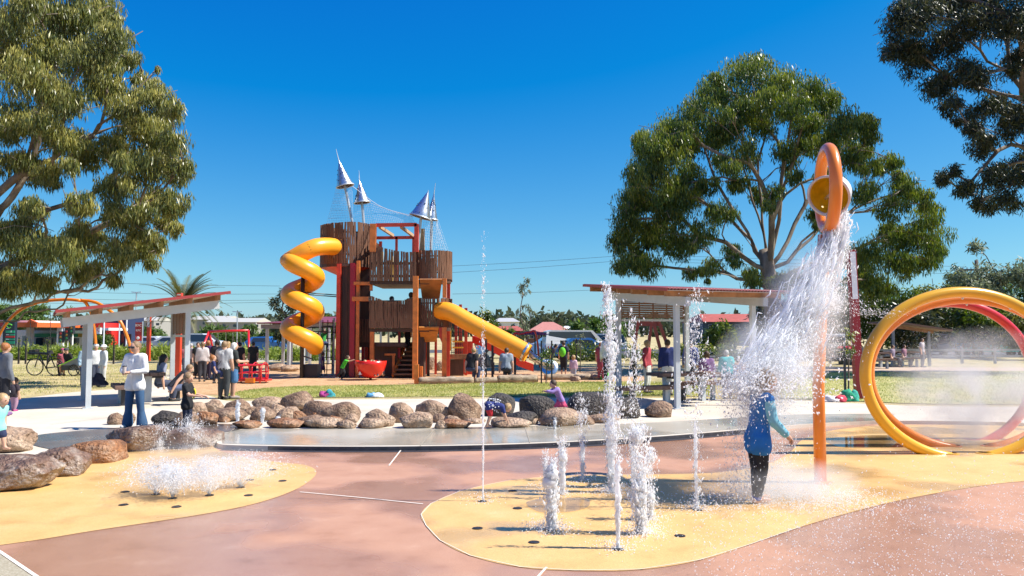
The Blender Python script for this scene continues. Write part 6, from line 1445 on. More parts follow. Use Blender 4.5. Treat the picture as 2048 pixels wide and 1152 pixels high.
part(rk, 'platform', M_redp, lambda b: b.box(rb0 + Vector((0, 0.05, .1)), (1.3, .75, .06))); part(rk, 'footplate', M_orp, lambda b: b.box(rb0 + Vector((.15, -.45, .12)), (.3, .16, .16)))
# umbrella / shade and climbing frame near the houses
sh = thing('shade_umbrella', 'red fabric shade umbrella beyond the tube slide end', 'umbrella', (X(1062, 44), 44, GZ))
part(sh, 'canopy', mat('red_canopy', (0.5, 0.03, 0.05), 0.7), lambda b: b.lathe([(0.8, Z(669, 44) - 0.02), (0.45, Z(665, 44)), (0.02, Z(662, 44))], (X(1070, 44), 44, 0), 8)); part(sh, 'mast', M_blackp, lambda b: b.tube([(X(1070, 44), 44, GZ), (X(1070, 44), 44, Z(660, 44))], 0.04, 8))
wv = thing('wave_climber', 'red wavy climbing bar beyond the tube slide', 'climber', (X(1045, 40), 40, GZ)); part(wv, 'bar', M_redp, lambda b: b.tube(catmull([W(1022, 735, 40), W(1026, 672, 40), W(1042, 668, 40), W(1060, 664, 40), W(1072, 668, 40), W(1080, 735, 40)], 6), 0.05, 8), smooth=True)
# saplings with stakes
def sapling(label, px, py, ytop, crown, lm, stakes):
    b0 = G(px, py); t = thing('sapling', label, 'sapling', b0)
    zt_ = Z(ytop, b0.y); part(t, 'stem', M_dbark, lambda b: b.tube([b0, b0 + Vector((.03, 0, (zt_ - GZ) * .5)), b0 + Vector((0, 0, zt_ - GZ))], [0.025, 0.018, 0.008], 6))
    for sx in stakes: part(t, 'stake', M_blackp, lambda b: b.box((b0.x + sx, b0.y, GZ + 0.75), (0.05, 0.05, 1.5)))
    V, F, T = leaf_cloud([(b0 + Vector((x, y, z)), r) for x, y, z, r in crown], 420, 0.12, 0.05, 0.3, puffs=6, tip=0.4); np_mesh('crown', V - np.array(b0), F, lm, t, tint=T)
sapling('staked sapling with a tuft of bright green leaves before the slide end', 1092, 768, 690, [(0, 0, 1.0, .3), (.12, .1, .75, .25), (-.12, 0, .85, .22)], L_green, (-.16, .2))
sapling('staked sapling beside the dark red pole', 1697, 800, 640, [(0, 0, 1.7, .22), (.05, 0, 1.3, .18)], L_gum, (-.08,)); sapling('thin sapling near the woman in red patterned dress', 1160, 745, 672, [(0, 0, 1.2, .25), (0, 0, 1.6, .2)], L_pale, (-.15,))
for px, lb in [(38, 'left of the parked bicycle'), (52, 'behind the parked bicycle'), (96, 'before the white wall'), (228, 'between shelter post and orange arch')]:
    sapling('thin dark stake sapling ' + lb, px, 728, 672, [(0, 0, 1.3, .12)], L_gum, (-.05,))
# tall dark post at the left of the tube slide
dp = thing('dark_post', 'slim dark steel post standing left of the staked sapling', 'post', G(972, 762)); part(dp, 'shaft', M_blackp, lambda b: b.box(G(972, 762) + Vector((0, 0, .75)), (.07, .07, 1.5))); part(dp, 'cap', M_blackp, lambda b: b.box(G(972, 762) + Vector((0, 0, 1.52)), (.09, .09, .03)))
# power pole, street lights and wires
pp_ = thing('power_pole', 'timber power pole with cross arm above the spray rings', 'power pole', (X(1957, 66), 66, GZ)); part(pp_, 'pole', M_dbark, lambda b: b.tube([(X(1957, 66), 66, GZ), (X(1956, 66), 66, Z(520, 66))], [0.19, 0.14], 10), smooth=True); part(pp_, 'cross_arm', M_dbark, lambda b: b.box((X(1950, 66), 65.8, Z(540, 66)), (2.6, .12, .14)))
for px in (1926, 1934, 1942): part(pp_, 'insulator', M_gry, lambda b: b.tube([(X(px, 66), 65.8, Z(540, 66)), (X(px, 66), 65.8, Z(535, 66))], 0.04, 6))
def wire(label, pts, Y, r=0.012):
    o = MB().tube(catmull([W(x, y, yy) for x, y, yy in pts], 8), r, 4).build('power_line', M_blackp); tag(o, label, 'cable', 'overhead cables')
for dy, lb in ((0, 'upper'), (7, 'middle'), (13, 'lower')): wire(f'{lb} overhead cable running from the gum to the power pole', [(1240, 508 + dy, 75), (1600, 520 + dy, 70), (1930, 519 + dy * 1.2 + 15, 66)], 70)
for y0, y1, lb in ((532, 512, 'highest thin cable crossing the sky right of the tower'), (545, 522, 'second thin cable crossing the sky right of the tower'), (588, 578, 'lowest thin cable crossing the sky right of the tower')): wire(lb, [(905, y0, 80), (1060, (y0 + y1) / 2 + 2, 80), (1235, y1, 80)], 80, 0.014)
for y0, y1, lb in ((582, 588, 'upper thin cable behind the palm'), (596, 600, 'middle thin cable behind the palm'), (606, 604, 'lower thin cable behind the palm'), (560, 572, 'highest thin cable over the service station')): wire(lb, [(60, y0, 85), (330, (y0 + y1) / 2 + 3, 85), (560, y1, 85)], 85, 0.015)
for px, top, lb in [(475, 624, 'double headed street light beyond the red swing'), (272, 585, 'tall street light above the left shelter roof')]:
    t = thing('street_light', lb, 'street light', (X(px, 90), 90, GZ)); part(t, 'pole', M_pole, lambda b: b.tube([(X(px, 90), 90, GZ), (X(px, 90), 90, Z(top, 90))], 0.07, 6))
    for s in (-1, 1): part(t, 'lamp_arm', M_pole, lambda b: b.beam((X(px, 90), 90, Z(top, 90)), (X(px, 90) + s * 0.55, 90, Z(top, 90) + .05), .12, .1))

# cars
def car(label, px, pyb, Y, col, kind='sedan', rz=0.0, scale=1.0):
    t = thing('parked_car', label, 'car', (0, 0, 0), 'parked vehicles'); L = {'sedan': 4.4, 'van': 4.8, 'suv': 4.5, 'ute': 5.1}[kind]
    prof = {'sedan': [(-.5, .28), (-.5, .62), (-.46, .86), (-.34, .93), (-.2, 1.4), (.1, 1.43), (.26, .98), (.47, .84), (.5, .55), (.5, .28)],
            'van': [(-.5, .3), (-.5, 1.0), (-.48, 1.85), (-.4, 1.95), (.22, 1.93), (.38, 1.15), (.48, 1.02), (.5, .6), (.5, .3)],
            'suv': [(-.5, .34), (-.5, .8), (-.48, 1.05), (-.42, 1.62), (-.3, 1.7), (.1, 1.68), (.26, 1.1), (.47, .98), (.5, .6), (.5, .34)],
            'ute': [(-.5, .4), (-.5, 1.0), (-.1, 1.0), (-.05, 1.72), (.16, 1.72), (.28, 1.12), (.47, 1.02), (.5, .6), (.5, .4)]}[kind]
    P = [(a * L, b) for a, b in prof]; wd = 1.76
    m = mat('car_paint_%02x%02x%02x' % tuple(int(255 * c) for c in col), col, 0.25, coat=0.6)
    mb = MB(); n = len(P); V = []
    for s in (-1, 1):
        for a, b in P: V.append((a, s * (wd / 2) * (1 if b < 1.05 else 0.84), b))
    tri = geometry.tessellate_polygon([[Vector((a, b, 0)) for a, b in P]]); Fc = [tuple(q) for q in tri] + [tuple(n + i for i in reversed(q)) for q in tri] + [(i, n + i, n + (i + 1) % n, (i + 1) % n) for i in range(n)]
    mb.add(V, Fc).build('body', m, t, local=True)
    roof = max(b for a, b in P); belt = 0.98 if kind != 'van' else 1.2
    glass = [(a * 0.93, b - .07) for a, b in P if b > belt + .05]
    x0 = min(a for a, b in P if b > belt + .05); x1 = max(a for a, b in P if b > belt + .05)
    for s in (-1, 1):
        g = [(x0 - .12 * (kind == 'sedan') + .1, belt), (x0 + .16, roof - .12), (x1 - .15, roof - .12), (x1 + .35, belt)]; half = len(g)
        mb = MB(); mb.add([(a, s * (wd / 2 * (1.0 if b < 1.05 else .88) + .012), b) for a, b in g], [(0, 1, 2, 3)]); mb.build('side_window', M_glass, t, local=True, fix=False)
        for wx in (-.31, .31):
            w_ = MB(); w_.lathe([(0.02, -.1), (.31, -.1), (.33, -.06), (.33, .06), (.31, .1), (.02, .1)], (wx * L, s * (wd / 2 - .08), .33), 18, Euler((R(90), 0, 0)).to_matrix()); w_ = w_.build('wheel', M_dark, t, local=True)
            MB().lathe([(.02, 0), (.19, 0.0), (.2, .01)], (wx * L, s * (wd / 2 + .025), .33), 12, Euler((R(90), 0, 0)).to_matrix()).build('rim', M_pole, w_, local=True)
        MB().box((L * .49, s * .6, .72), (.08, .3, .14)).build('headlight', M_wt, t, local=True); MB().box((-L * .495, s * .65, .8), (.05, .22, .16)).build('tail_light', M_redp, t, local=True)
    fr = MB().box((-L * .485 if kind in ('van', 'suv') else -L * .26, 0, roof - .38), (.04 if kind in ('van', 'suv') else .5, wd * .74, .42)).build('rear_window', M_glass, t, local=True)
    t.location = (X(px, Y), Y, GZ + 0.004); t.rotation_euler = (0, 0, rz); t.scale = (scale,) * 3
    return t
car('white van parked beyond the man with a green backpack', 1152, 700, 58, (.72, .72, .72), 'van', R(8)); car('white car parked beside the white van', 1196, 698, 62, (.7, .7, .7), 'suv', R(170)); car('blue car parked before the white van', 1165, 706, 52, (.03, .12, .35), 'sedan', R(4)); car('light blue car parked behind the red slide', 1015, 705, 56, (.12, .25, .5), 'sedan', R(10))
car('silver hatchback seen from behind beside the orange pole', 1664, 712, 52, (.45, .46, .47), 'suv', R(68)); car('silver four wheel drive seen through the spray rings', 1868, 700, 60, (.5, .52, .55), 'suv', R(12)); car('turquoise utility truck in the mist behind the rings', 1985, 705, 58, (.03, .40, .42), 'ute', R(175)); car('white car on the road behind the marker pole', 310, 688, 76, (.7, .7, .7), 'sedan', R(2)); car('silver car on the road behind the crowd', 340, 690, 75, (.5, .5, .52), 'sedan', R(182)); car('white hatchback parked behind the palm', 400, 690, 74, (.72, .72, .72), 'suv', R(5)); car('blue car parked beyond the red swing', 530, 700, 70, (.03, .13, .4), 'sedan', R(0)); car('pale blue car parked in front of the red roofed building', 1100, 702, 60, (.2, .35, .5), 'sedan', R(188))
# low fence in front of the car park (pickets one by one)
fe = thing('post_rail_fence', 'low grey post and rail fence along the car park', 'fence', (X(1850, 46), 46, GZ))
for i in range(14): xx = 14.5 + i * 1.9; part(fe, 'post', M_gry, lambda b: b.box((xx, 46, .5), (.12, .12, .95)))
for zz in (.5, .85): part(fe, 'rail', M_gry, lambda b: b.box((14.5 + 13 * .95, 46, zz), (13 * 1.9, .06, .1)))
# bins
for px, m, lb, Y in [(1688, mat('bin_dark', (.03, .035, .03), .5), 'dark wheelie bin with red lid beside the silver hatchback', 44), (1700, mat('bin_blue', (.02, .05, .25), .5), 'blue wheelie bin behind the dark red pole', 45)]:
    t = thing('wheelie_bin', lb, 'bin', (X(px, Y), Y, GZ)); part(t, 'body', m, lambda b: b.lathe([(.02, 0.03), (.36, .03), (.42, .9), (.02, .9)], (X(px, Y), Y, GZ), 4)); part(t, 'lid', M_rdp if 'red' in lb else M_yep, lambda b: b.lathe([(.44, .9), (.44, .96), (.3, 1.02), (.02, 1.03)], (X(px, Y), Y, GZ), 4))
    for s in (-.22, .22): part(t, 'wheel', M_dark, lambda b: b.tube([(X(px, Y) + s, Y + .3, GZ + .1), (X(px, Y) + s + .04, Y + .3, GZ + .1)], .1, 10))
for px, Y, lb in [(1740, 40, 'dark timber picnic table left of the misty rings'), (1800, 42, 'dark picnic table behind the mist')]:
    table(lb, (X(px, Y), Y), 1.7, R(10)); 
    for k in (-1, 1): bench(('near' if k < 0 else 'far') + ' dark bench at the ' + lb, (X(px, Y), Y + k * .75), 1.7, R(10))
# towels and bags on the grass
def cloth_heap(name, label, px, py, wpx, hpx, cols, cat='towel'):
    b0 = G(px, py); s = 1 / PM(b0.y); t = thing(name, label, cat, b0)
    for i, c in enumerate(cols):
        sd = Vector((random.uniform(0, 50), i * 7, 0)); V = []; w_ = wpx * s / 2 * (1 if i == 0 else .7); h_ = hpx * s * (1 if i == 0 else 1.05); ox = 0 if i == 0 else random.choice((-.3, .3)) * wpx * s
        for v in icoV: q = v * (1 + noise.noise(v * 1.6 + sd) * .45 + noise.noise(v * 4 + sd) * .2); V.append((q.x * w_ + ox, q.y * w_ * .7 - .02 * i, max(0.0, q.z * h_ * .8 + h_ * .12)))
        me = bpy.data.meshes.new('fold'); me.from_pydata(V, [], icoF); me.polygons.foreach_set('use_smooth', [True] * len(icoF)); me.materials.append(mat('cloth_%d_%d' % (px, i), c, .9, var=.25, scale=14, bump=.5, bscale=30)); link('fold', me, None, t)
cloth_heap('towel_heap', 'pink and teal towel bundle on the grass strip', 651, 794, 28, 14, [(.45, .06, .25), (.04, .3, .35)]); cloth_heap('towel_heap', 'white and blue patterned towel on the grass strip', 751, 794, 30, 9, [(.6, .65, .68), (.1, .3, .5)]); cloth_heap('towel_heap', 'white towel heap with red stripe by the pavement edge', 1664, 803, 44, 14, [(.65, .63, .66), (.5, .05, .08)]); cloth_heap('towel_heap', 'green and white cloth heap at the foot of the dark red pole', 1696, 802, 34, 22, [(.02, .3, .16), (.05, .4, .3)])
cloth_heap('backpack', 'dark backpack lying on the left bench', 199, 776, 26, 18, [(.015, .015, .03)], 'bag'); bp_ = [o for o in COL.objects if o.name.startswith('backpack')][-1]; bp_.location = (-10.05, 19.45, GZ + .5)
cloth_heap('bag', 'green bag on the grass by the tall water column', 1210, 760, 16, 22, [(.1, .6, .03)], 'bag')

# bicycle with child trailer
Yk = 33.0
bk = thing('bicycle', 'black bicycle standing on the dry grass with a trailer hitched behind', 'bicycle', (X(90, Yk), Yk, GZ))
def wheel(parent, c, r, tilt=0.0):
    pts = [c + Vector((r * math.cos(a), 0, r * math.sin(a))) for a in np.linspace(0, 2 * math.pi, 28, endpoint=False)]
    w_ = MB().tube(pts, 0.025, 8, closed=True).build('wheel', M_dark, parent, smooth=True)
    mb = MB()
    for k in range(12): a = k * math.pi / 6; mb.tube([c, c + Vector((r * math.cos(a), 0, r * math.sin(a)))], 0.004, 3)
    mb.build('spokes', M_pole, w_)
w1, w2 = W(70, 728, Yk), W(110, 728, Yk); w1.z = w2.z = GZ + .36
wheel(bk, w1, .34); wheel(bk, w2, .34)
M_bf = mat('bike_frame_black', (.03, .03, .035), .35); sd_, hd2, bb = w2 + Vector((-.22, 0, .5)), w1 + Vector((.16, 0, .55)), w1.lerp(w2, .55) + Vector((0, 0, -.05))
for a, c in [(w1, hd2), (hd2, sd_), (hd2, bb), (bb, sd_), (bb, w2), (sd_, w2)]: part(bk, 'frame_tube', M_bf, lambda b: b.tube([a, c], .022, 8), smooth=True)
part(bk, 'seat', M_dark, lambda b: b.ell(sd_ + Vector((0, 0, .14)), (.14, .07, .04), 10, 6), smooth=True); part(bk, 'seat_post', M_pole, lambda b: b.tube([sd_, sd_ + Vector((0, 0, .13))], .014, 6)); part(bk, 'handlebar', M_dark, lambda b: b.tube([hd2 + Vector((-.03, -.28, .2)), hd2 + Vector((-.02, 0, .16)), hd2 + Vector((-.03, .28, .2))], .014, 6)); part(bk, 'stem', M_dark, lambda b: b.tube([hd2, hd2 + Vector((-.02, 0, .16))], .016, 6)); part(bk, 'basket', M_dark, lambda b: b.box(hd2 + Vector((-.22, 0, .06)), (.25, .3, .2))); part(bk, 'rack', M_dark, lambda b: b.box(w2 + Vector((.02, 0, .42)), (.4, .12, .03)))
tl = thing('bike_trailer', 'low child trailer with lime green poles behind the bicycle', 'trailer', (X(148, Yk), Yk, GZ))
t1 = W(156, 728, Yk); t1.z = GZ + .24; wheel(tl, t1 + Vector((0, -.3, 0)), .22); wheel(tl, t1 + Vector((0, .3, 0)), .22)
part(tl, 'tub', mat('trailer_dark', (.06, .065, .07), .6), lambda b: b.box(t1 + Vector((-.15, 0, .1)), (.8, .5, .22))); part(tl, 'cover', mat('trailer_grey', (.25, .27, .28), .7), lambda b: b.add([t1 + Vector((-.6, -.27, .2)), t1 + Vector((.3, -.27, .2)), t1 + Vector((.3, -.27, .6)), t1 + Vector((-.6, .27, .2)), t1 + Vector((.3, .27, .2)), t1 + Vector((.3, .27, .6))], [(0, 1, 2), (5, 4, 3), (0, 3, 4, 1), (1, 4, 5, 2), (2, 5, 3, 0)]))
for s in (-.28, .28): part(tl, 'pole', mat('lime_pole', (.25, .55, .03), .5), lambda b: b.tube([t1 + Vector((-.65, s, .16)), t1 + Vector((.34, s, .64))], .022, 6))
part(tl, 'hitch', M_bf, lambda b: b.tube([t1 + Vector((-.5, 0, .05)), w2], .016, 6))
# ================================================================== PEOPLE
random.seed(71); np.random.seed(71)
SKIN = mat('skin_fair', (0.58, 0.33, 0.22), 0.5, var=0.08); SKIN2 = mat('skin_tan', (0.44, 0.235, 0.145), 0.5, var=0.08)
HAIRC = {'brown': (.07, .038, .02), 'black': (.012, .01, .01), 'blond': (.42, .27, .12), 'ginger': (.33, .12, .03), 'grey': (.45, .44, .43), 'white': (.68, .67, .64), 'light': (.26, .16, .08)}
def hairm(c): return mat('hair_' + c, HAIRC[c], 0.55, var=0.35, scale=30, bump=.4, bscale=60)
def clothm(c): return mat('fabric_%03d_%03d_%03d' % tuple(int(round(v * 200)) for v in c), c, 0.85, var=0.14, scale=9, bump=.25, bscale=26)

def joints(h, kind, pose):
    k = {'adult': dict(sh=.815, neck=.845, head=.925, hr=.066, hip=.52, sw=.108, hw=.052, kn=.285), 'child': dict(sh=.765, neck=.795, head=.895, hr=.088, hip=.47, sw=.105, hw=.055, kn=.26), 'toddler': dict(sh=.72, neck=.75, head=.865, hr=.112, hip=.41, sw=.115, hw=.06, kn=.22)}[kind]
    J = {'pelvis': (0, 0, k['hip'] + .01), 'waist': (0, 0, (k['hip'] + k['sh']) / 2 - .03), 'chest': (0, 0, k['sh'] - .07), 'neck': (0, .005, k['neck']), 'head': (0, -.012, k['head'])}
    for s, n in ((1, 'L'), (-1, 'R')):
        J['sh' + n] = (s * k['sw'], 0, k['sh']); J['el' + n] = (s * (k['sw'] + .035), .01, k['sh'] - .175); J['wr' + n] = (s * (k['sw'] + .045), -.03, k['sh'] - .325); J['ha' + n] = (s * (k['sw'] + .045), -.045, k['sh'] - .37)
        J['hp' + n] = (s * k['hw'], 0, k['hip']); J['kn' + n] = (s * k['hw'] * 1.08, -.012, k['kn']); J['an' + n] = (s * k['hw'] * 1.08, .012, .045); J['to' + n] = (s * (k['hw'] * 1.2), -.085, .02)
    J = {a: Vector(b) for a, b in J.items()}
    if pose.get('sit'):
        d = k['hip'] - k['kn']                       # seat: hips drop to knee height, shins down
        for a in list(J):
            if a[:2] not in ('kn', 'an', 'to'): J[a] = J[a] - Vector((0, 0, k['hip'] - k['kn'] - .01))
        for n in 'LR':
            J['kn' + n].y -= .23; J['an' + n].y -= .22; J['to' + n].y -= .22
        if pose['sit'] == 'ground':
            dz = J['pelvis'].z - .075
            for a in J: J[a].z -= dz
            for n in 'LR': J['kn' + n] = J['hp' + n] + Vector((0, -.2, .12)); J['an' + n] = J['hp' + n] + Vector((0, -.3, -.04)); J['to' + n] = J['an' + n] + Vector((0, -.09, -.01))
    up = ['waist', 'chest', 'neck', 'head', 'shL', 'shR', 'elL', 'elR', 'wrL', 'wrR', 'haL', 'haR']
    if pose.get('bend'):
        M = Matrix.Rotation(R(pose['bend']), 3, 'X'); c = J['pelvis'].copy()
        for a in up: J[a] = c + M @ (J[a] - c)
    if pose.get('stride'):
        s = pose['stride']
        for n, sg in (('L', 1), ('R', -1)): J['kn' + n].y -= sg * s * .5; J['an' + n].y -= sg * s; J['to' + n].y -= sg * s
    for n in 'LR':
        if 'arm' + n in pose:                         # (elbow offset, wrist offset) from the shoulder
            e, wv_ = pose['arm' + n]; J['el' + n] = J['sh' + n] + Vector(e); J['wr' + n] = J['sh' + n] + Vector(wv_); d = (J['wr' + n] - J['el' + n]).normalized(); J['ha' + n] = J['wr' + n] + d * .045
        if 'leg' + n in pose:
            q, a_ = pose['leg' + n]; J['kn' + n] = J['hp' + n] + Vector(q); J['an' + n] = J['hp' + n] + Vector(a_); J['to' + n] = J['an' + n] + Vector((0, -.09, -.02))
    for a, d in pose.get('move', {}).items(): J[a] = J[a] + Vector(d)
    return {a: b * h for a, b in J.items()}, k

def person(label, loc, yaw, h, kind='adult', pose=None, top=(.5, .5, .5), sleeve='short', bottom=(.03, .04, .08), leg='long', shoes=(.05, .05, .05), hair='brown', style='short', vox=.036, skin=None, group=None, hat=None, skirt=None, stout=1.0, extras=None, detail=False, cat='person', top2=None, flare=1.0, hem=.0):
    pose = pose or {}; J, k = joints(h, kind, pose); skin = skin or SKIN; t = thing('person', label, cat, (0, 0, 0), group)
    f = h * stout * (1.0 if kind == 'adult' else 1.05 if kind == 'child' else 1.2); hr = k['hr'] * h
    def torso(b, e=0.0, low=True):
        sL, sR = J['shL'].lerp(J['neck'], .22), J['shR'].lerp(J['neck'], .22)
        sL, sR = sL + (J['waist'] - sL) * .08, sR + (J['waist'] - sR) * .08
        wl, wr_ = J['waist'] + (J['hpL'] - J['hpR']) * .32, J['waist'] - (J['hpL'] - J['hpR']) * .32
        b.capsule(J['hpL'] + (J['waist'] - J['pelvis']) * .05, wl, .058 * f + e, .05 * f + e); b.capsule(J['hpR'] + (J['waist'] - J['pelvis']) * .05, wr_, .058 * f + e, .05 * f + e)
        b.capsule(wl, sL, .05 * f + e, .05 * f + e); b.capsule(wr_, sR, .05 * f + e, .05 * f + e); b.capsule(J['pelvis'], J['chest'], .06 * f + e, .062 * f + e); b.capsule(J['shL'], J['shR'], .034 * f + e, .034 * f + e)
    def arm(b, n, e=0.0, upto=1.0):
        b.capsule(J['sh' + n], J['el' + n] if upto > .5 else J['sh' + n].lerp(J['el' + n], upto * 2), .034 * f + e, (.027 * f + e) * 1.0)
        if upto > .5: b.capsule(J['el' + n], J['el' + n].lerp(J['wr' + n], (upto - .5) * 2), .027 * f + e, .02 * f + e)
    def legs(b, n, e=0.0, upto=1.0, fl=1.0):
        b.capsule(J['hp' + n], J['kn' + n] if upto > .5 else J['hp' + n].lerp(J['kn' + n], upto * 2), .056 * f + e, (.04 if upto > .5 else .05) * f + e * 1.2)
        if upto > .5:
            q = J['kn' + n].lerp(J['an' + n], (upto - .5) * 2); b.capsule(J['kn' + n], J['kn' + n].lerp(q, .45), .04 * f + e, .037 * f + e); b.capsule(J['kn' + n].lerp(q, .4), q, .038 * f + e, (.025 * f + e) * fl)
    B = MB(); torso(B, -.004)
    for n in 'LR':
        arm(B, n); legs(B, n); hd = J['ha' + n] - J['wr' + n]
        B.capsule(J['wr' + n], J['ha' + n], .018 * f, .02 * f); B.capsule(J['an' + n] + Vector((0, .018 * h, -.018 * h)), J['to' + n], .026 * f, .02 * f); B.capsule(J['an' + n], J['an' + n] + Vector((0, .01 * h, -.02 * h)), .025 * f, .026 * f)
    hdv = J['head']; look = Matrix.Rotation(R(pose.get('look', 0)), 3, 'Z') @ Matrix.Rotation(R(pose.get('nod', 0) + pose.get('bend', 0) * .6), 3, 'X')
    B.capsule(J['neck'] - Vector((0, 0, .03 * h)), hdv - look @ Vector((0, -.1 * hr, hr * .6)), .035 * f, .032 * f)
    B.ell(hdv, (hr * .74, hr * .9, hr), 16, 12, look); B.ell(hdv + look @ Vector((0, -hr * .3, -hr * .45)), (hr * .52, hr * .55, hr * .5), 12, 8, look); B.ell(hdv + look @ Vector((0, -hr * .92, -hr * .08)), (hr * .12, hr * .2, hr * .2), 8, 6, look)
    for s in (-1, 1): B.ell(hdv + look @ Vector((s * hr * .76, hr * .05, -hr * .05)), (hr * .1, hr * .16, hr * .24), 8, 6, look)
    me = remesh(B, min(vox, vox if detail else vox), 2)
    if detail:                                        # fingers rooted in the palms
        fb = MB()
        for n in 'LR':
            d = (J['ha' + n] - J['wr' + n]).normalized(); sdv = d.cross(Vector((0, 0, 1)) if abs(d.z) < .9 else Vector((0, 1, 0))).normalized(); dn = d.cross(sdv); curl = -dn if dn.z > 0 else dn
            for i, ln in enumerate((.034, .04, .038, .03)):
                o0 = J['ha' + n] + sdv * (i - 1.5) * .0125 * h; pts = [o0, o0 + d * ln * .5 * h, o0 + (d * ln * .85 + curl * ln * .35) * h, o0 + (d * ln * .95 + curl * ln * .7) * h]; fb.tube(pts, [.0062 * h, .006 * h, .0052 * h, .0035 * h], 6)
            o0 = J['wr' + n].lerp(J['ha' + n], .5) + sdv * (-.018 * h); fb.tube([o0, o0 + (d * .012 - sdv * .014) * h, o0 + (d * .03 - sdv * .017 + curl * .006) * h], [.0075 * h, .0068 * h, .0045 * h], 6)
        m2 = fb.mesh('f'); bm = bmesh.new(); bm.from_mesh(me); bm.from_mesh(m2); bm.to_mesh(me); bm.free(); me.polygons.foreach_set('use_smooth', [True] * len(me.polygons)); bpy.data.meshes.remove(m2)
    me.materials.clear(); me.materials.append(skin); link('body', me, None, t)
    e1 = .011 * h if kind != 'adult' else .013
    def cl(name, fn, m, v=None, sm=2):
        b = MB(); fn(b); q = remesh(b, v or vox, sm); q.materials.clear(); q.materials.append(m); return link(name, q, None, t)
    if bottom is not None:
        up = {'long': 1.0, 'three': .78, 'short': .42}[leg]
        def fn(b):
            for n in 'LR': legs(b, n, e1, up * .97 if up == 1 else up, flare)
            b.capsule(J['hpL'], J['hpR'], .06 * f + e1 * .8, .06 * f + e1 * .8); b.capsule(J['pelvis'], J['pelvis'].lerp(J['waist'], .3), .062 * f + e1 * .8, .058 * f + e1 * .8)
        cl('trousers' if leg != 'short' else 'shorts', fn, clothm(bottom))
    if top is not None:
        def fn(b):
            torso(b, e1 * 1.2)
            if hem:
                for n in 'LR': b.capsule(J['hp' + n], J['hp' + n].lerp(J['kn' + n], hem), .066 * f + e1 * 1.2, .066 * f + e1 * 1.5)
            if sleeve in ('short', 'long') and top2 is None:
                for n in 'LR': arm(b, n, e1, .98 if sleeve == 'long' else .33)
        cl('top', fn, clothm(top))
        if top2 is not None:
            for n in 'LR': cl('sleeve', lambda b: arm(b, n, e1, .98), clothm(top2))
    if skirt is not None:
        col, ln, fl = skirt; P = J['pelvis'].lerp(J['waist'], .3); ax = (J['waist'] - J['pelvis']).normalized(); rot = Vector((0, 0, 1)).rotation_difference(Vector((0, 0, 1))).to_matrix(); n = 28; V = []; prof = [(.075 * f, 0.02), (.09 * f, -.3 * ln), (.1 * f * fl, -ln), (.09 * f * fl, -ln)]
        mb = MB(); mb.lathe([(r, z * h if abs(z) > .05 else z) for r, z in prof], P, n)
        mb.v = [tuple(Vector(v) + (Vector(v) - P).normalized() * (0.012 * h * math.sin(9 * math.atan2(v[1] - P.y, v[0] - P.x)) if v[2] < P.z - .05 * h else 0)) for v in mb.v]
        mb.build('skirt', clothm(col), t, smooth=True, local=True)
    if shoes is not None:
        def fn(b):
            for n in 'LR': b.capsule(J['an' + n] + Vector((0, .02 * h, -.02 * h)), J['to' + n], .03 * f, .025 * f)
        cl('shoes', fn, clothm(shoes), min(vox, .025), 1)
    if hair:
        def fn(b):
            b.ell(hdv + look @ Vector((0, hr * .18, hr * .16)), (hr * .86, hr * .92, hr * .96), 16, 10, look)
            if style in ('long', 'pony'):
                w_ = hr * (.6 if style == 'long' else .26); s0 = hdv + look @ Vector((0, hr * .62, -hr * .1)); dn = Vector((0, hr * .25, -hr * (2.3 if style == 'long' else 1.7))); b.capsule(s0, s0 + dn, w_, w_ * .6)
                if style == 'long':
                    for s in (-1, 1): b.capsule(hdv + look @ Vector((s * hr * .62, hr * .2, 0)), hdv + look @ Vector((s * hr * .6, hr * .4, -hr * 1.5)), hr * .32, hr * .22)
            if style == 'bob':
                for s in (-1, 0, 1): b.capsule(hdv + look @ Vector((s * hr * .6, hr * .3, 0)), hdv + look @ Vector((s * hr * .62, hr * .3, -hr * .75)), hr * .36, hr * .3)
            if style == 'bun': b.ell(hdv + look @ Vector((0, hr * .7, hr * .75)), (hr * .38,) * 3, 10, 8)
        cl('hair', fn, hairm(hair), min(vox, .024), 1)
    if hat:
        mb = MB(); col, brim = hat; mb.lathe([(hr * (1.75 if brim else 1.0), hr * .32), (hr * 1.0, hr * .4), (hr * .98, hr * .8), (hr * .7, hr * 1.15), (.01, hr * 1.2)], hdv + Vector((0, hr * .1, 0)), 18, look); mb.build('hat' if brim else 'cap', clothm(col), t, smooth=True, local=True)
    if detail:
        M_eye = mat('eye_dark', (.02, .015, .012), .2); M_lip = mat('lip', (.42, .14, .12), .5)
        for s in (-1, 1): MB().ell(hdv + look @ Vector((s * hr * .3, -hr * .8, hr * .08)), (hr * .1, hr * .08, hr * .06), 8, 6, look).build('eye', M_eye, t, smooth=True, local=True)
        MB().ell(hdv + look @ Vector((0, -hr * .8, -hr * .42)), (hr * .22, hr * .08, hr * .05), 8, 6, look).build('mouth', M_lip, t, smooth=True, local=True)
    if extras: extras(t, J, h, hr, look)
    t.location = loc; t.rotation_euler = (0, 0, R(yaw))
    return t
# yaw 0 faces the camera; 90 faces +X (right); 180 faces away
def at(px, py, z=GZ): return G(px, py, z)
def place(px, Y, z=GZ): return Vector((X(px, Y), Y, z))
def hgt(ytop, Y, z=GZ): return Z(ytop, Y) - z

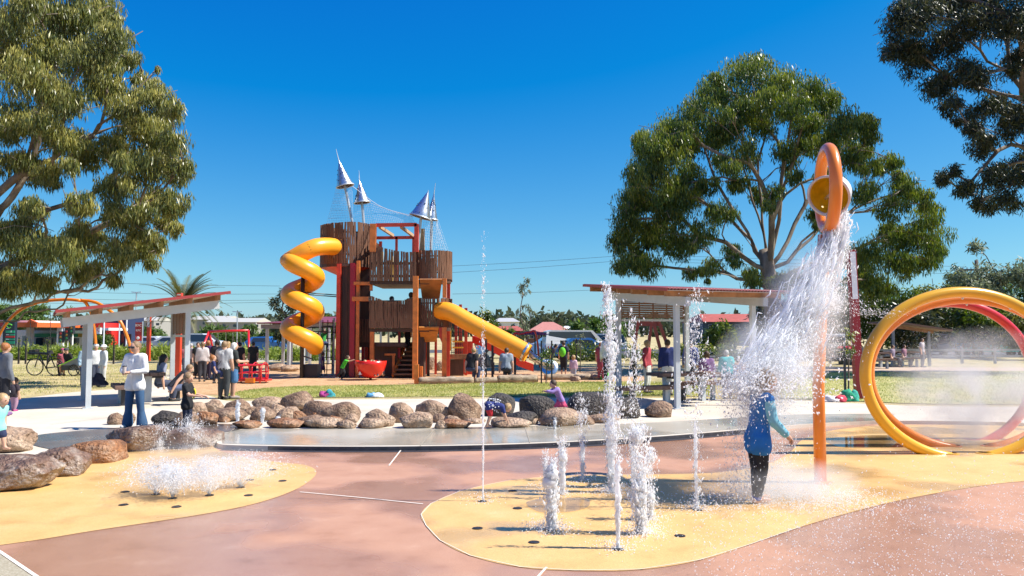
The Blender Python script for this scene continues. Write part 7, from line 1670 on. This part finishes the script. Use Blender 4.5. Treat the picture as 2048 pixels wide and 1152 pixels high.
# woman in white jumper
def ex_woman(t, J, h, hr, look):
    MB().beam(J['head'] + look @ Vector((-hr * .72, -hr * .82, hr * .1)), J['head'] + look @ Vector((hr * .72, -hr * .82, hr * .1)), .02, hr * .34).build('sunglasses', M_dark, t, local=True)
    c = (J['haL'] + J['haR']) / 2 + Vector((0, -.03, .05)); MB().lathe([(.012, -.06), (.032, -.06), (.038, .06), (.03, .06)], c, 14).build('paper_cup', mat('cup', (.5, .42, .38), .6), t, local=True); MB().lathe([(.04, .06), (.04, .075), (.01, .078)], c, 14).build('cup_lid', M_dark, t, local=True)
person('woman in loose white jumper and flared blue jeans holding a cup', at(268, 857), -14, 1.63, pose=dict(armL=((.05, -.02, -.16), (-.06, -.13, -.17)), armR=((-.05, -.02, -.16), (.06, -.13, -.17)), look=-12, nod=10, legL=((.03, -.01, -.235), (.055, .0, -.475)), legR=((-.02, -.005, -.235), (-.045, .01, -.475))), top=(.76, .75, .72), sleeve='long', bottom=(.035, .09, .18), flare=2.1, shoes=(.5, .5, .5), hair='light', style='pony', vox=.018, detail=True, extras=ex_woman, hem=.2, stout=.9)
# boy in black
def ex_boy(t, J, h, hr, look):
    c = J['chest'].lerp(J['waist'], .6); pts = [c + Vector((.095 * h, -.03 * h, .0)) + Vector((.012, math.cos(a) * .07, math.sin(a) * .1)) for a in np.linspace(2.2, 5.2, 14)]; MB().tube(pts, .014, 6).build('yellow_print', mat('yellow_print', (.75, .65, .02), .6), t, local=True)
person('boy in black shirt with yellow mark reaching out a hand', at(373, 862), 90, 1.07, 'child', dict(armL=((.02, -.08, -.15), (.02, -.24, -.19)), armR=((-.02, -.07, -.15), (-.0, -.22, -.17)), nod=22), (.012, .012, .014), 'short', (.015, .02, .045), 'long', (.05, .05, .06), 'light', 'short', .016, detail=True, extras=ex_boy, hem=.25)
# drenched child
person('drenched child in blue swim top and black leggings under the bucket', at(1517, 1004, 0.0), 96, 1.47, 'child', dict(bend=9, armL=((.03, -.05, -.14), (.03, -.19, -.23)), armR=((-.03, -.02, -.15), (-.02, -.12, -.25)), nod=12, legL=((.0, -.02, -.22), (0, -.01, -.425)), legR=((.0, .0, -.22), (0, .035, -.425))), (.01, .14, .42), 'long', (.012, .012, .014), 'long', None, 'light', 'bob', .018, detail=True, top2=(.16, .42, .52), hem=.26, stout=.98,
       extras=lambda t, J, h, hr, look: [MB().capsule(J['kn' + n].lerp(J['an' + n], .5), J['an' + n], .042 * h, .033 * h, 12).build('legging_cuff', clothm((.015, .05, .4)), t, smooth=True, local=True) for n in 'LR'])
# woman with baby, companion
person('woman in grey top and charcoal trousers carrying a baby on her hip', at(447, 798), 172, 1.56, pose=dict(armL=((.05, .0, -.16), (.03, -.12, -.14))), top=(.52, .52, .53), sleeve='short', bottom=(.04, .045, .05), shoes=(.05, .05, .05), hair='light', style='bun', vox=.022, stout=1.12, extras=lambda t, J, h, hr, look: MB().tube(catmull([J['shR'] + Vector((0, .07, .03)), J['waist'] + Vector((0.05, .11, 0)), J['hpL'] + Vector((.09, .05, .03))], 5), .008, 5).build('bag_strap', M_dark, t, local=True))
bb_ = at(428, 798); person('baby in navy shirt held on the hip of the woman in grey', Vector((bb_.x + .03, bb_.y - .1, .62)), 120, .80, 'toddler', dict(sit=True, bend=-8), (.02, .03, .12), 'short', (.02, .03, .1), 'long', None, 'ginger', 'short', .022)
person('white haired woman in black shirt and denim shorts beside the woman with a baby', at(466, 797), 120, 1.52, pose=dict(armL=((.02, -.06, -.16), (.02, -.2, -.17)), armR=((-.02, -.05, -.16), (.02, -.19, -.16))), top=(.025, .03, .03), sleeve='short', bottom=(.06, .16, .32), leg='short', shoes=(.3, .25, .22), hair='white', style='long', vox=.022, stout=1.1)
# far left
person('ginger haired woman in grey hoodie and black cropped leggings', at(6, 832), 150, 1.57, pose=dict(stride=.05), top=(.13, .14, .16), sleeve='long', bottom=(.012, .012, .018), leg='three', shoes=(.2, .1, .25), hair='ginger', style='bun', vox=.022)
def ex_pack(t, J, h, hr, look):
    c = J['chest'] + Vector((0, .12 * h, -.04 * h)); b = MB().ell(c, (.13 * h, .08 * h, .18 * h), 14, 10).build('backpack', clothm((.02, .015, .025)), t, smooth=True, local=True); MB().tube([c + Vector((x * h, .08 * h, z * h)) for x, z in ((-.05, -.05), (.05, -.05), (0, .05), (-.05, -.05))], .006, 5).build('triangle_mark', M_wt, t, local=True)
person('small child with dark backpack and pink shoes walking beside the hoodie woman', at(28, 822), 168, .78, 'toddler', dict(stride=.04), (.03, .02, .03), 'short', (.35, .2, .28), 'long', (.5, .06, .25), 'brown', 'short', .022, extras=ex_pack)
person('toddler in aqua top and striped shorts stepping onto the rocks', Vector((X(2, 11.6), 11.6, .16)), 80, .84, 'toddler', dict(stride=.12, bend=12), (.28, .68, .62), 'short', (.02, .03, .08), 'short', None, 'blond', 'short', .02, detail=True, hem=.25)
# elders under the left shelter
person('elderly person in white shirt and hat behind the left shelter posts', place(194, 26.5), 30, hgt(688, 26.5), top=(.68, .69, .70), sleeve='long', bottom=(.05, .06, .1), hair='white', hat=((.6, .6, .58), False), group=None)
person('elderly person in pale clothes and sunglasses beside the white shirt', place(210, 26.2), -40, hgt(689, 26.2), top=(.62, .64, .64), sleeve='long', bottom=(.5, .5, .48), hair='white', hat=((.62, .62, .6), True))
person('person in pale blue shirt at the far shelter post', place(172, 27), 60, hgt(690, 27), top=(.3, .42, .52), sleeve='long', bottom=(.1, .12, .2), hair='grey')
person('seated cyclist in pink shirt beside the bike trailer', place(129, 33.4), 20, 1.45, pose=dict(sit=True), top=(.5, .12, .16), bottom=(.02, .02, .02), hair=None, hat=((.5, .1, .2), False))
person('seated cyclist in black shirt beside the bike trailer', place(142, 33.2), -20, 1.5, pose=dict(sit=True, bend=15), top=(.015, .015, .015), bottom=(.02, .02, .02), leg='short', hair=None, hat=((.05, .05, .06), False))
# people at the left table
person('woman with long black hair seated at the left picnic table', place(322, 20.6, GZ), 130, 1.6, pose=dict(sit=True, bend=8), top=(.25, .27, .36), sleeve='short', bottom=(.05, .06, .1), hair='black', style='long', vox=.024)
person('person in black vest bending over on the bench by the left table', place(347, 19.6, GZ), 120, 1.5, pose=dict(sit=True, bend=42), top=(.02, .02, .03), sleeve='none', bottom=(.1, .12, .2), hair='light', vox=.024)
# crowd behind
for px, Y, yt, col, b, hr_, stl, yaw, lb in [(384, 33, 686, (.5, .5, .48), (.1, .1, .1), 'grey', 'short', 150, 'man in pale shirt and dark shorts on the path behind the crowd'), (398, 31, 684, (.02, .02, .02), (.03, .03, .03), 'brown', 'short', 20, 'person in black jacket at the left of the crowd'), (407, 29, 683, (.55, .5, .48), (.04, .04, .05), 'light', 'pony', 200, 'woman with white strap bag in the crowd'),
    (418, 30, 680, (.07, .02, .13), (.03, .02, .05), 'ginger', 'bob', 160, 'woman in purple top in the crowd'), (436, 28, 679, (.02, .02, .025), (.03, .03, .04), 'black', 'bob', 180, 'black haired person in black behind the woman with a baby'), (458, 30, 682, (.4, .36, .33), (.06, .06, .1), 'blond', 'long', 190, 'blond woman in beige behind the white haired woman'), (481, 31, 684, (.012, .012, .02), (.015, .015, .02), 'black', 'short', 175, 'tall person in all black near the red rocker'), (508, 33, 683, (.05, .045, .035), (.05, .045, .04), 'brown', 'short', 200, 'person in dark khaki coat beyond the red rocker'), (372, 36, 690, (.3, .1, .12), (.05, .05, .08), 'blond', 'short', 30, 'child in faded red beside the orange pole')]:
    person(lb, place(px, Y), yaw, hgt(yt, Y), top=col, sleeve=random.choice(('short', 'long')), bottom=b, hair=hr_, style=stl, vox=.042, group='crowd on the path')
# children of the tower
person('child in bright green shirt pushing the red bowl', at(684, 761), 92, 1.0, 'child', dict(bend=28, armL=((.0, -.13, -.03), (0, -.27, .02)), armR=((0, -.13, -.02), (0, -.26, .03)), legL=((0, -.08, -.2), (0, .03, -.42)), legR=((0, .05, -.2), (0, .22, -.34))), (.06, .5, .03), 'short', (.015, .015, .02), 'long', (.4, .4, .4), 'brown', 'short', .024)
for dx, dy, col, hc, yaw, lb in [(-.22, .05, (.1, .1, .35), 'blond', 20, 'child in blue top with fair hair sitting in the red bowl'), (.0, .2, (.55, .5, .5), 'blond', -10, 'fair child in white in the middle of the red bowl'), (.12, -.05, (.5, .35, .3), 'light', 30, 'child in pale top leaning in the red bowl'), (.3, .05, (.015, .015, .02), 'brown', 160, 'dark haired child in black at the rim of the red bowl')]:
    person(lb, bw + Vector((dx, dy, .16)), yaw, 1.02, 'child', dict(sit='ground'), col, 'short', (.05, .06, .1), 'long', None, hc, 'short', .026, group='children in the bowl')
person('small child in purple dress at the rope ladder', place(647, 33.0), 100, 1.0, 'child', dict(stride=.1), (.16, .03, .16), 'short', (.16, .04, .16), 'short', (.2, .1, .1), 'brown', 'pony', .038)
person('child in green shirt climbing the rope ladder', place(648, 33.0, .98), 60, 1.05, 'child', dict(armL=((.02, -.08, .1), (.03, -.18, .2)), legL=((0, -.15, -.1), (0, -.12, -.3))), (.04, .32, .06), 'short', (.04, .06, .15), 'long', (.1, .1, .1), 'brown', 'short', .038)
person('child in blue shirt kneeling in the tower window opening', place(776, 31.9, 2.05), 60, 1.3, 'child', dict(bend=20), (.03, .09, .4), 'short', (.05, .05, .1), 'long', (.1, .1, .1), 'brown', 'short', .038)
person('child in black crouching in the tower window opening', place(803, 31.8, 2.02), 120, 1.35, 'child', dict(bend=45), (.012, .012, .012), 'long', (.02, .02, .02), 'long', (.1, .1, .1), 'black', 'short', .038)
person('child in yellow helmet up in the tower beside the orange post', place(822, 32.2, 2.05), 200, 1.45, 'child', {}, (.3, .22, .06), 'short', (.05, .05, .05), 'long', (.1, .1, .1), 'brown', 'short', .038)
person('child in dark clothes climbing the tower stairs', place(816, 32.8, 1.2), 170, 1.15, 'child', dict(stride=.1), (.02, .015, .02), 'short', (.02, .02, .03), 'long', (.1, .1, .1), 'black', 'short', .038)
# adults on logs
person('blond person in black shirt sitting hunched on the grey log', G(941, 765) + Vector((0, .1, .02)), 150, 1.62, pose=dict(sit=True, bend=18), top=(.012, .012, .014), sleeve='short', bottom=(.05, .07, .14), hair='blond', vox=.026, stout=1.15)
person('person in grey shirt sitting with back turned on the dark ended log', G(1012, 765) + Vector((0, .12, .02)), 172, 1.6, pose=dict(sit=True, bend=14), top=(.26, .30, .35), sleeve='short', bottom=(.03, .04, .06), hair='brown', vox=.026, stout=1.12)
def ex_gpack(t, J, h, hr, look): MB().ell(J['chest'] + Vector((.02, .12 * h, -.06 * h)), (.1 * h, .07 * h, .14 * h), 14, 10).build('backpack', clothm((.15, .62, .03)), t, smooth=True, local=True)
person('man in dark clothes wearing a bright green backpack', place(1127, 33), 165, hgt(682, 33), top=(.02, .025, .05), sleeve='short', bottom=(.015, .015, .02), leg='three', hair='brown', vox=.036, extras=ex_gpack)
person('woman in dark top bending forward beyond the staked sapling', place(1102, 36), 70, hgt(685, 36), pose=dict(bend=25), top=(.03, .03, .06), bottom=(.03, .03, .04), hair='black', style='long', vox=.042)
person('toddler in pink top standing on the bark', at(1147, 756), 170, .92, 'toddler', {}, (.62, .42, .5), 'long', (.4, .42, .5), 'long', (.3, .3, .3), 'blond', 'short', .028)
person('woman in red patterned dress beside the man in white', place(1201, 30), 150, hgt(684, 30), top=(.34, .06, .09), sleeve='short', bottom=(.3, .06, .09), hair='ginger', style='bob', vox=.036, skirt=((.3, .05, .08), .3, 1.1))
person('man in white shirt and straw hat beside the left post of the right shelter', place(1216, 28), 165, hgt(668, 28), top=(.66, .66, .68), sleeve='long', bottom=(.015, .015, .02), hair='grey', hat=((.52, .42, .28), True), vox=.028)
# right shelter people
for px, Y, yt, col, b, hc, stl, yaw, pz, lb in [(1293, 23.5, 679, (.36, .04, .06), (.6, .6, .6), 'blond', 'short', 60, {}, 'person in red top and white trousers under the right shelter'), (1334, 22.6, 678, (.012, .025, .13), (.62, .62, .62), 'brown', 'short', 185, {}, 'person in navy jacket and white trousers with back turned under the right shelter'), (1380, 25, 680, (.1, .12, .3), (.1, .1, .15), 'brown', 'short', 170, {}, 'person in blue behind the shelter posts'), (1412, 24, 690, (.2, .1, .25), (.06, .06, .08), 'brown', 'bob', 190, dict(sit=True), 'person in violet seated at the right shelter'), (1452, 21.5, 698, (.03, .5, .52), (.1, .1, .12), 'grey', 'short', 170, dict(bend=12), 'person in turquoise shirt leaning behind the falling water'), (1482, 21, 712, (.42, .26, .2), (.1, .1, .12), 'light', 'bob', 200, dict(bend=20), 'light haired person in pink beside the turquoise shirt'), (1268, 26, 690, (.03, .03, .03), (.02, .02, .02), 'black', 'short', 80, {}, 'person in black behind the left louvre post'), (1500, 30, 684, (.4, .35, .42), (.2, .2, .25), 'brown', 'short', 150, {}, 'person in lilac walking behind the falling water')]:
    person(lb, place(px, Y), yaw, min(1.75, hgt(yt, Y) if not pz.get('sit') else 1.6), pose=pz, top=col, sleeve='long', bottom=b, hair=hc, style=stl, vox=.036, group='people around the right shelter')
for px, Y, col, lb in [(1783, 41.2, (.25, .2, .28), 'person in grey seated at the misty picnic tables'), (1806, 41.5, (.3, .14, .2), 'person in faded pink seated at the misty picnic tables'), (1842, 41.0, (.5, .45, .48), 'child in white near the misty picnic tables')]:
    person(lb, place(px, Y), 40, 1.5, pose=dict(sit=True) if px < 1830 else {}, top=col, bottom=(.1, .1, .12), hair='brown', vox=.045, group='people at the far tables')
# girls by the rocks
person('girl in lilac top and pink frilled skirt leaning on the rocks', Vector((X(1122, 15.9), 15.9, .07)), -75, .9, 'child', dict(bend=26, armL=((.02, -.12, -.06), (.0, -.24, -.03)), armR=((-.02, -.1, -.06), (.02, -.22, -.05))), (.30, .20, .46), 'long', (.5, .08, .2), 'short', None, 'brown', 'pony', .02, skirt=((.72, .09, .2), .16, 1.5), detail=True)
def ex_star(t, J, h, hr, look):
    mb = MB()
    for i in range(60):
        s = random.random(); a = random.uniform(0, 6.28); c = J['pelvis'].lerp(J['chest'], s * 1.15); ax = (J['chest'] - J['pelvis']).normalized(); x = ax.orthogonal().normalized(); y = ax.cross(x); mb.ell(c + (x * math.cos(a) * .135 + y * math.sin(a) * .115) * h, (.012,) * 3, 6, 4)
    mb.build('white_dots', M_wt, t, local=True)['kind'] = 'stuff'
person('girl in red and navy dotted swimwear bending head down over the rocks', Vector((X(976, 14.9), 14.9, .07)), 100, .92, 'child', dict(bend=98, nod=-20, legL=((.0, -.06, -.2), (0, .0, -.4)), legR=((0, -.05, -.2), (0, .03, -.4)), armL=((.02, -.05, -.16), (.02, -.1, -.28)), armR=((-.02, -.05, -.16), (-.02, -.1, -.28))), (.018, .03, .15), 'short', (.5, .02, .03), 'short', None, 'blond', 'bob', .02, extras=ex_star, hem=.2)
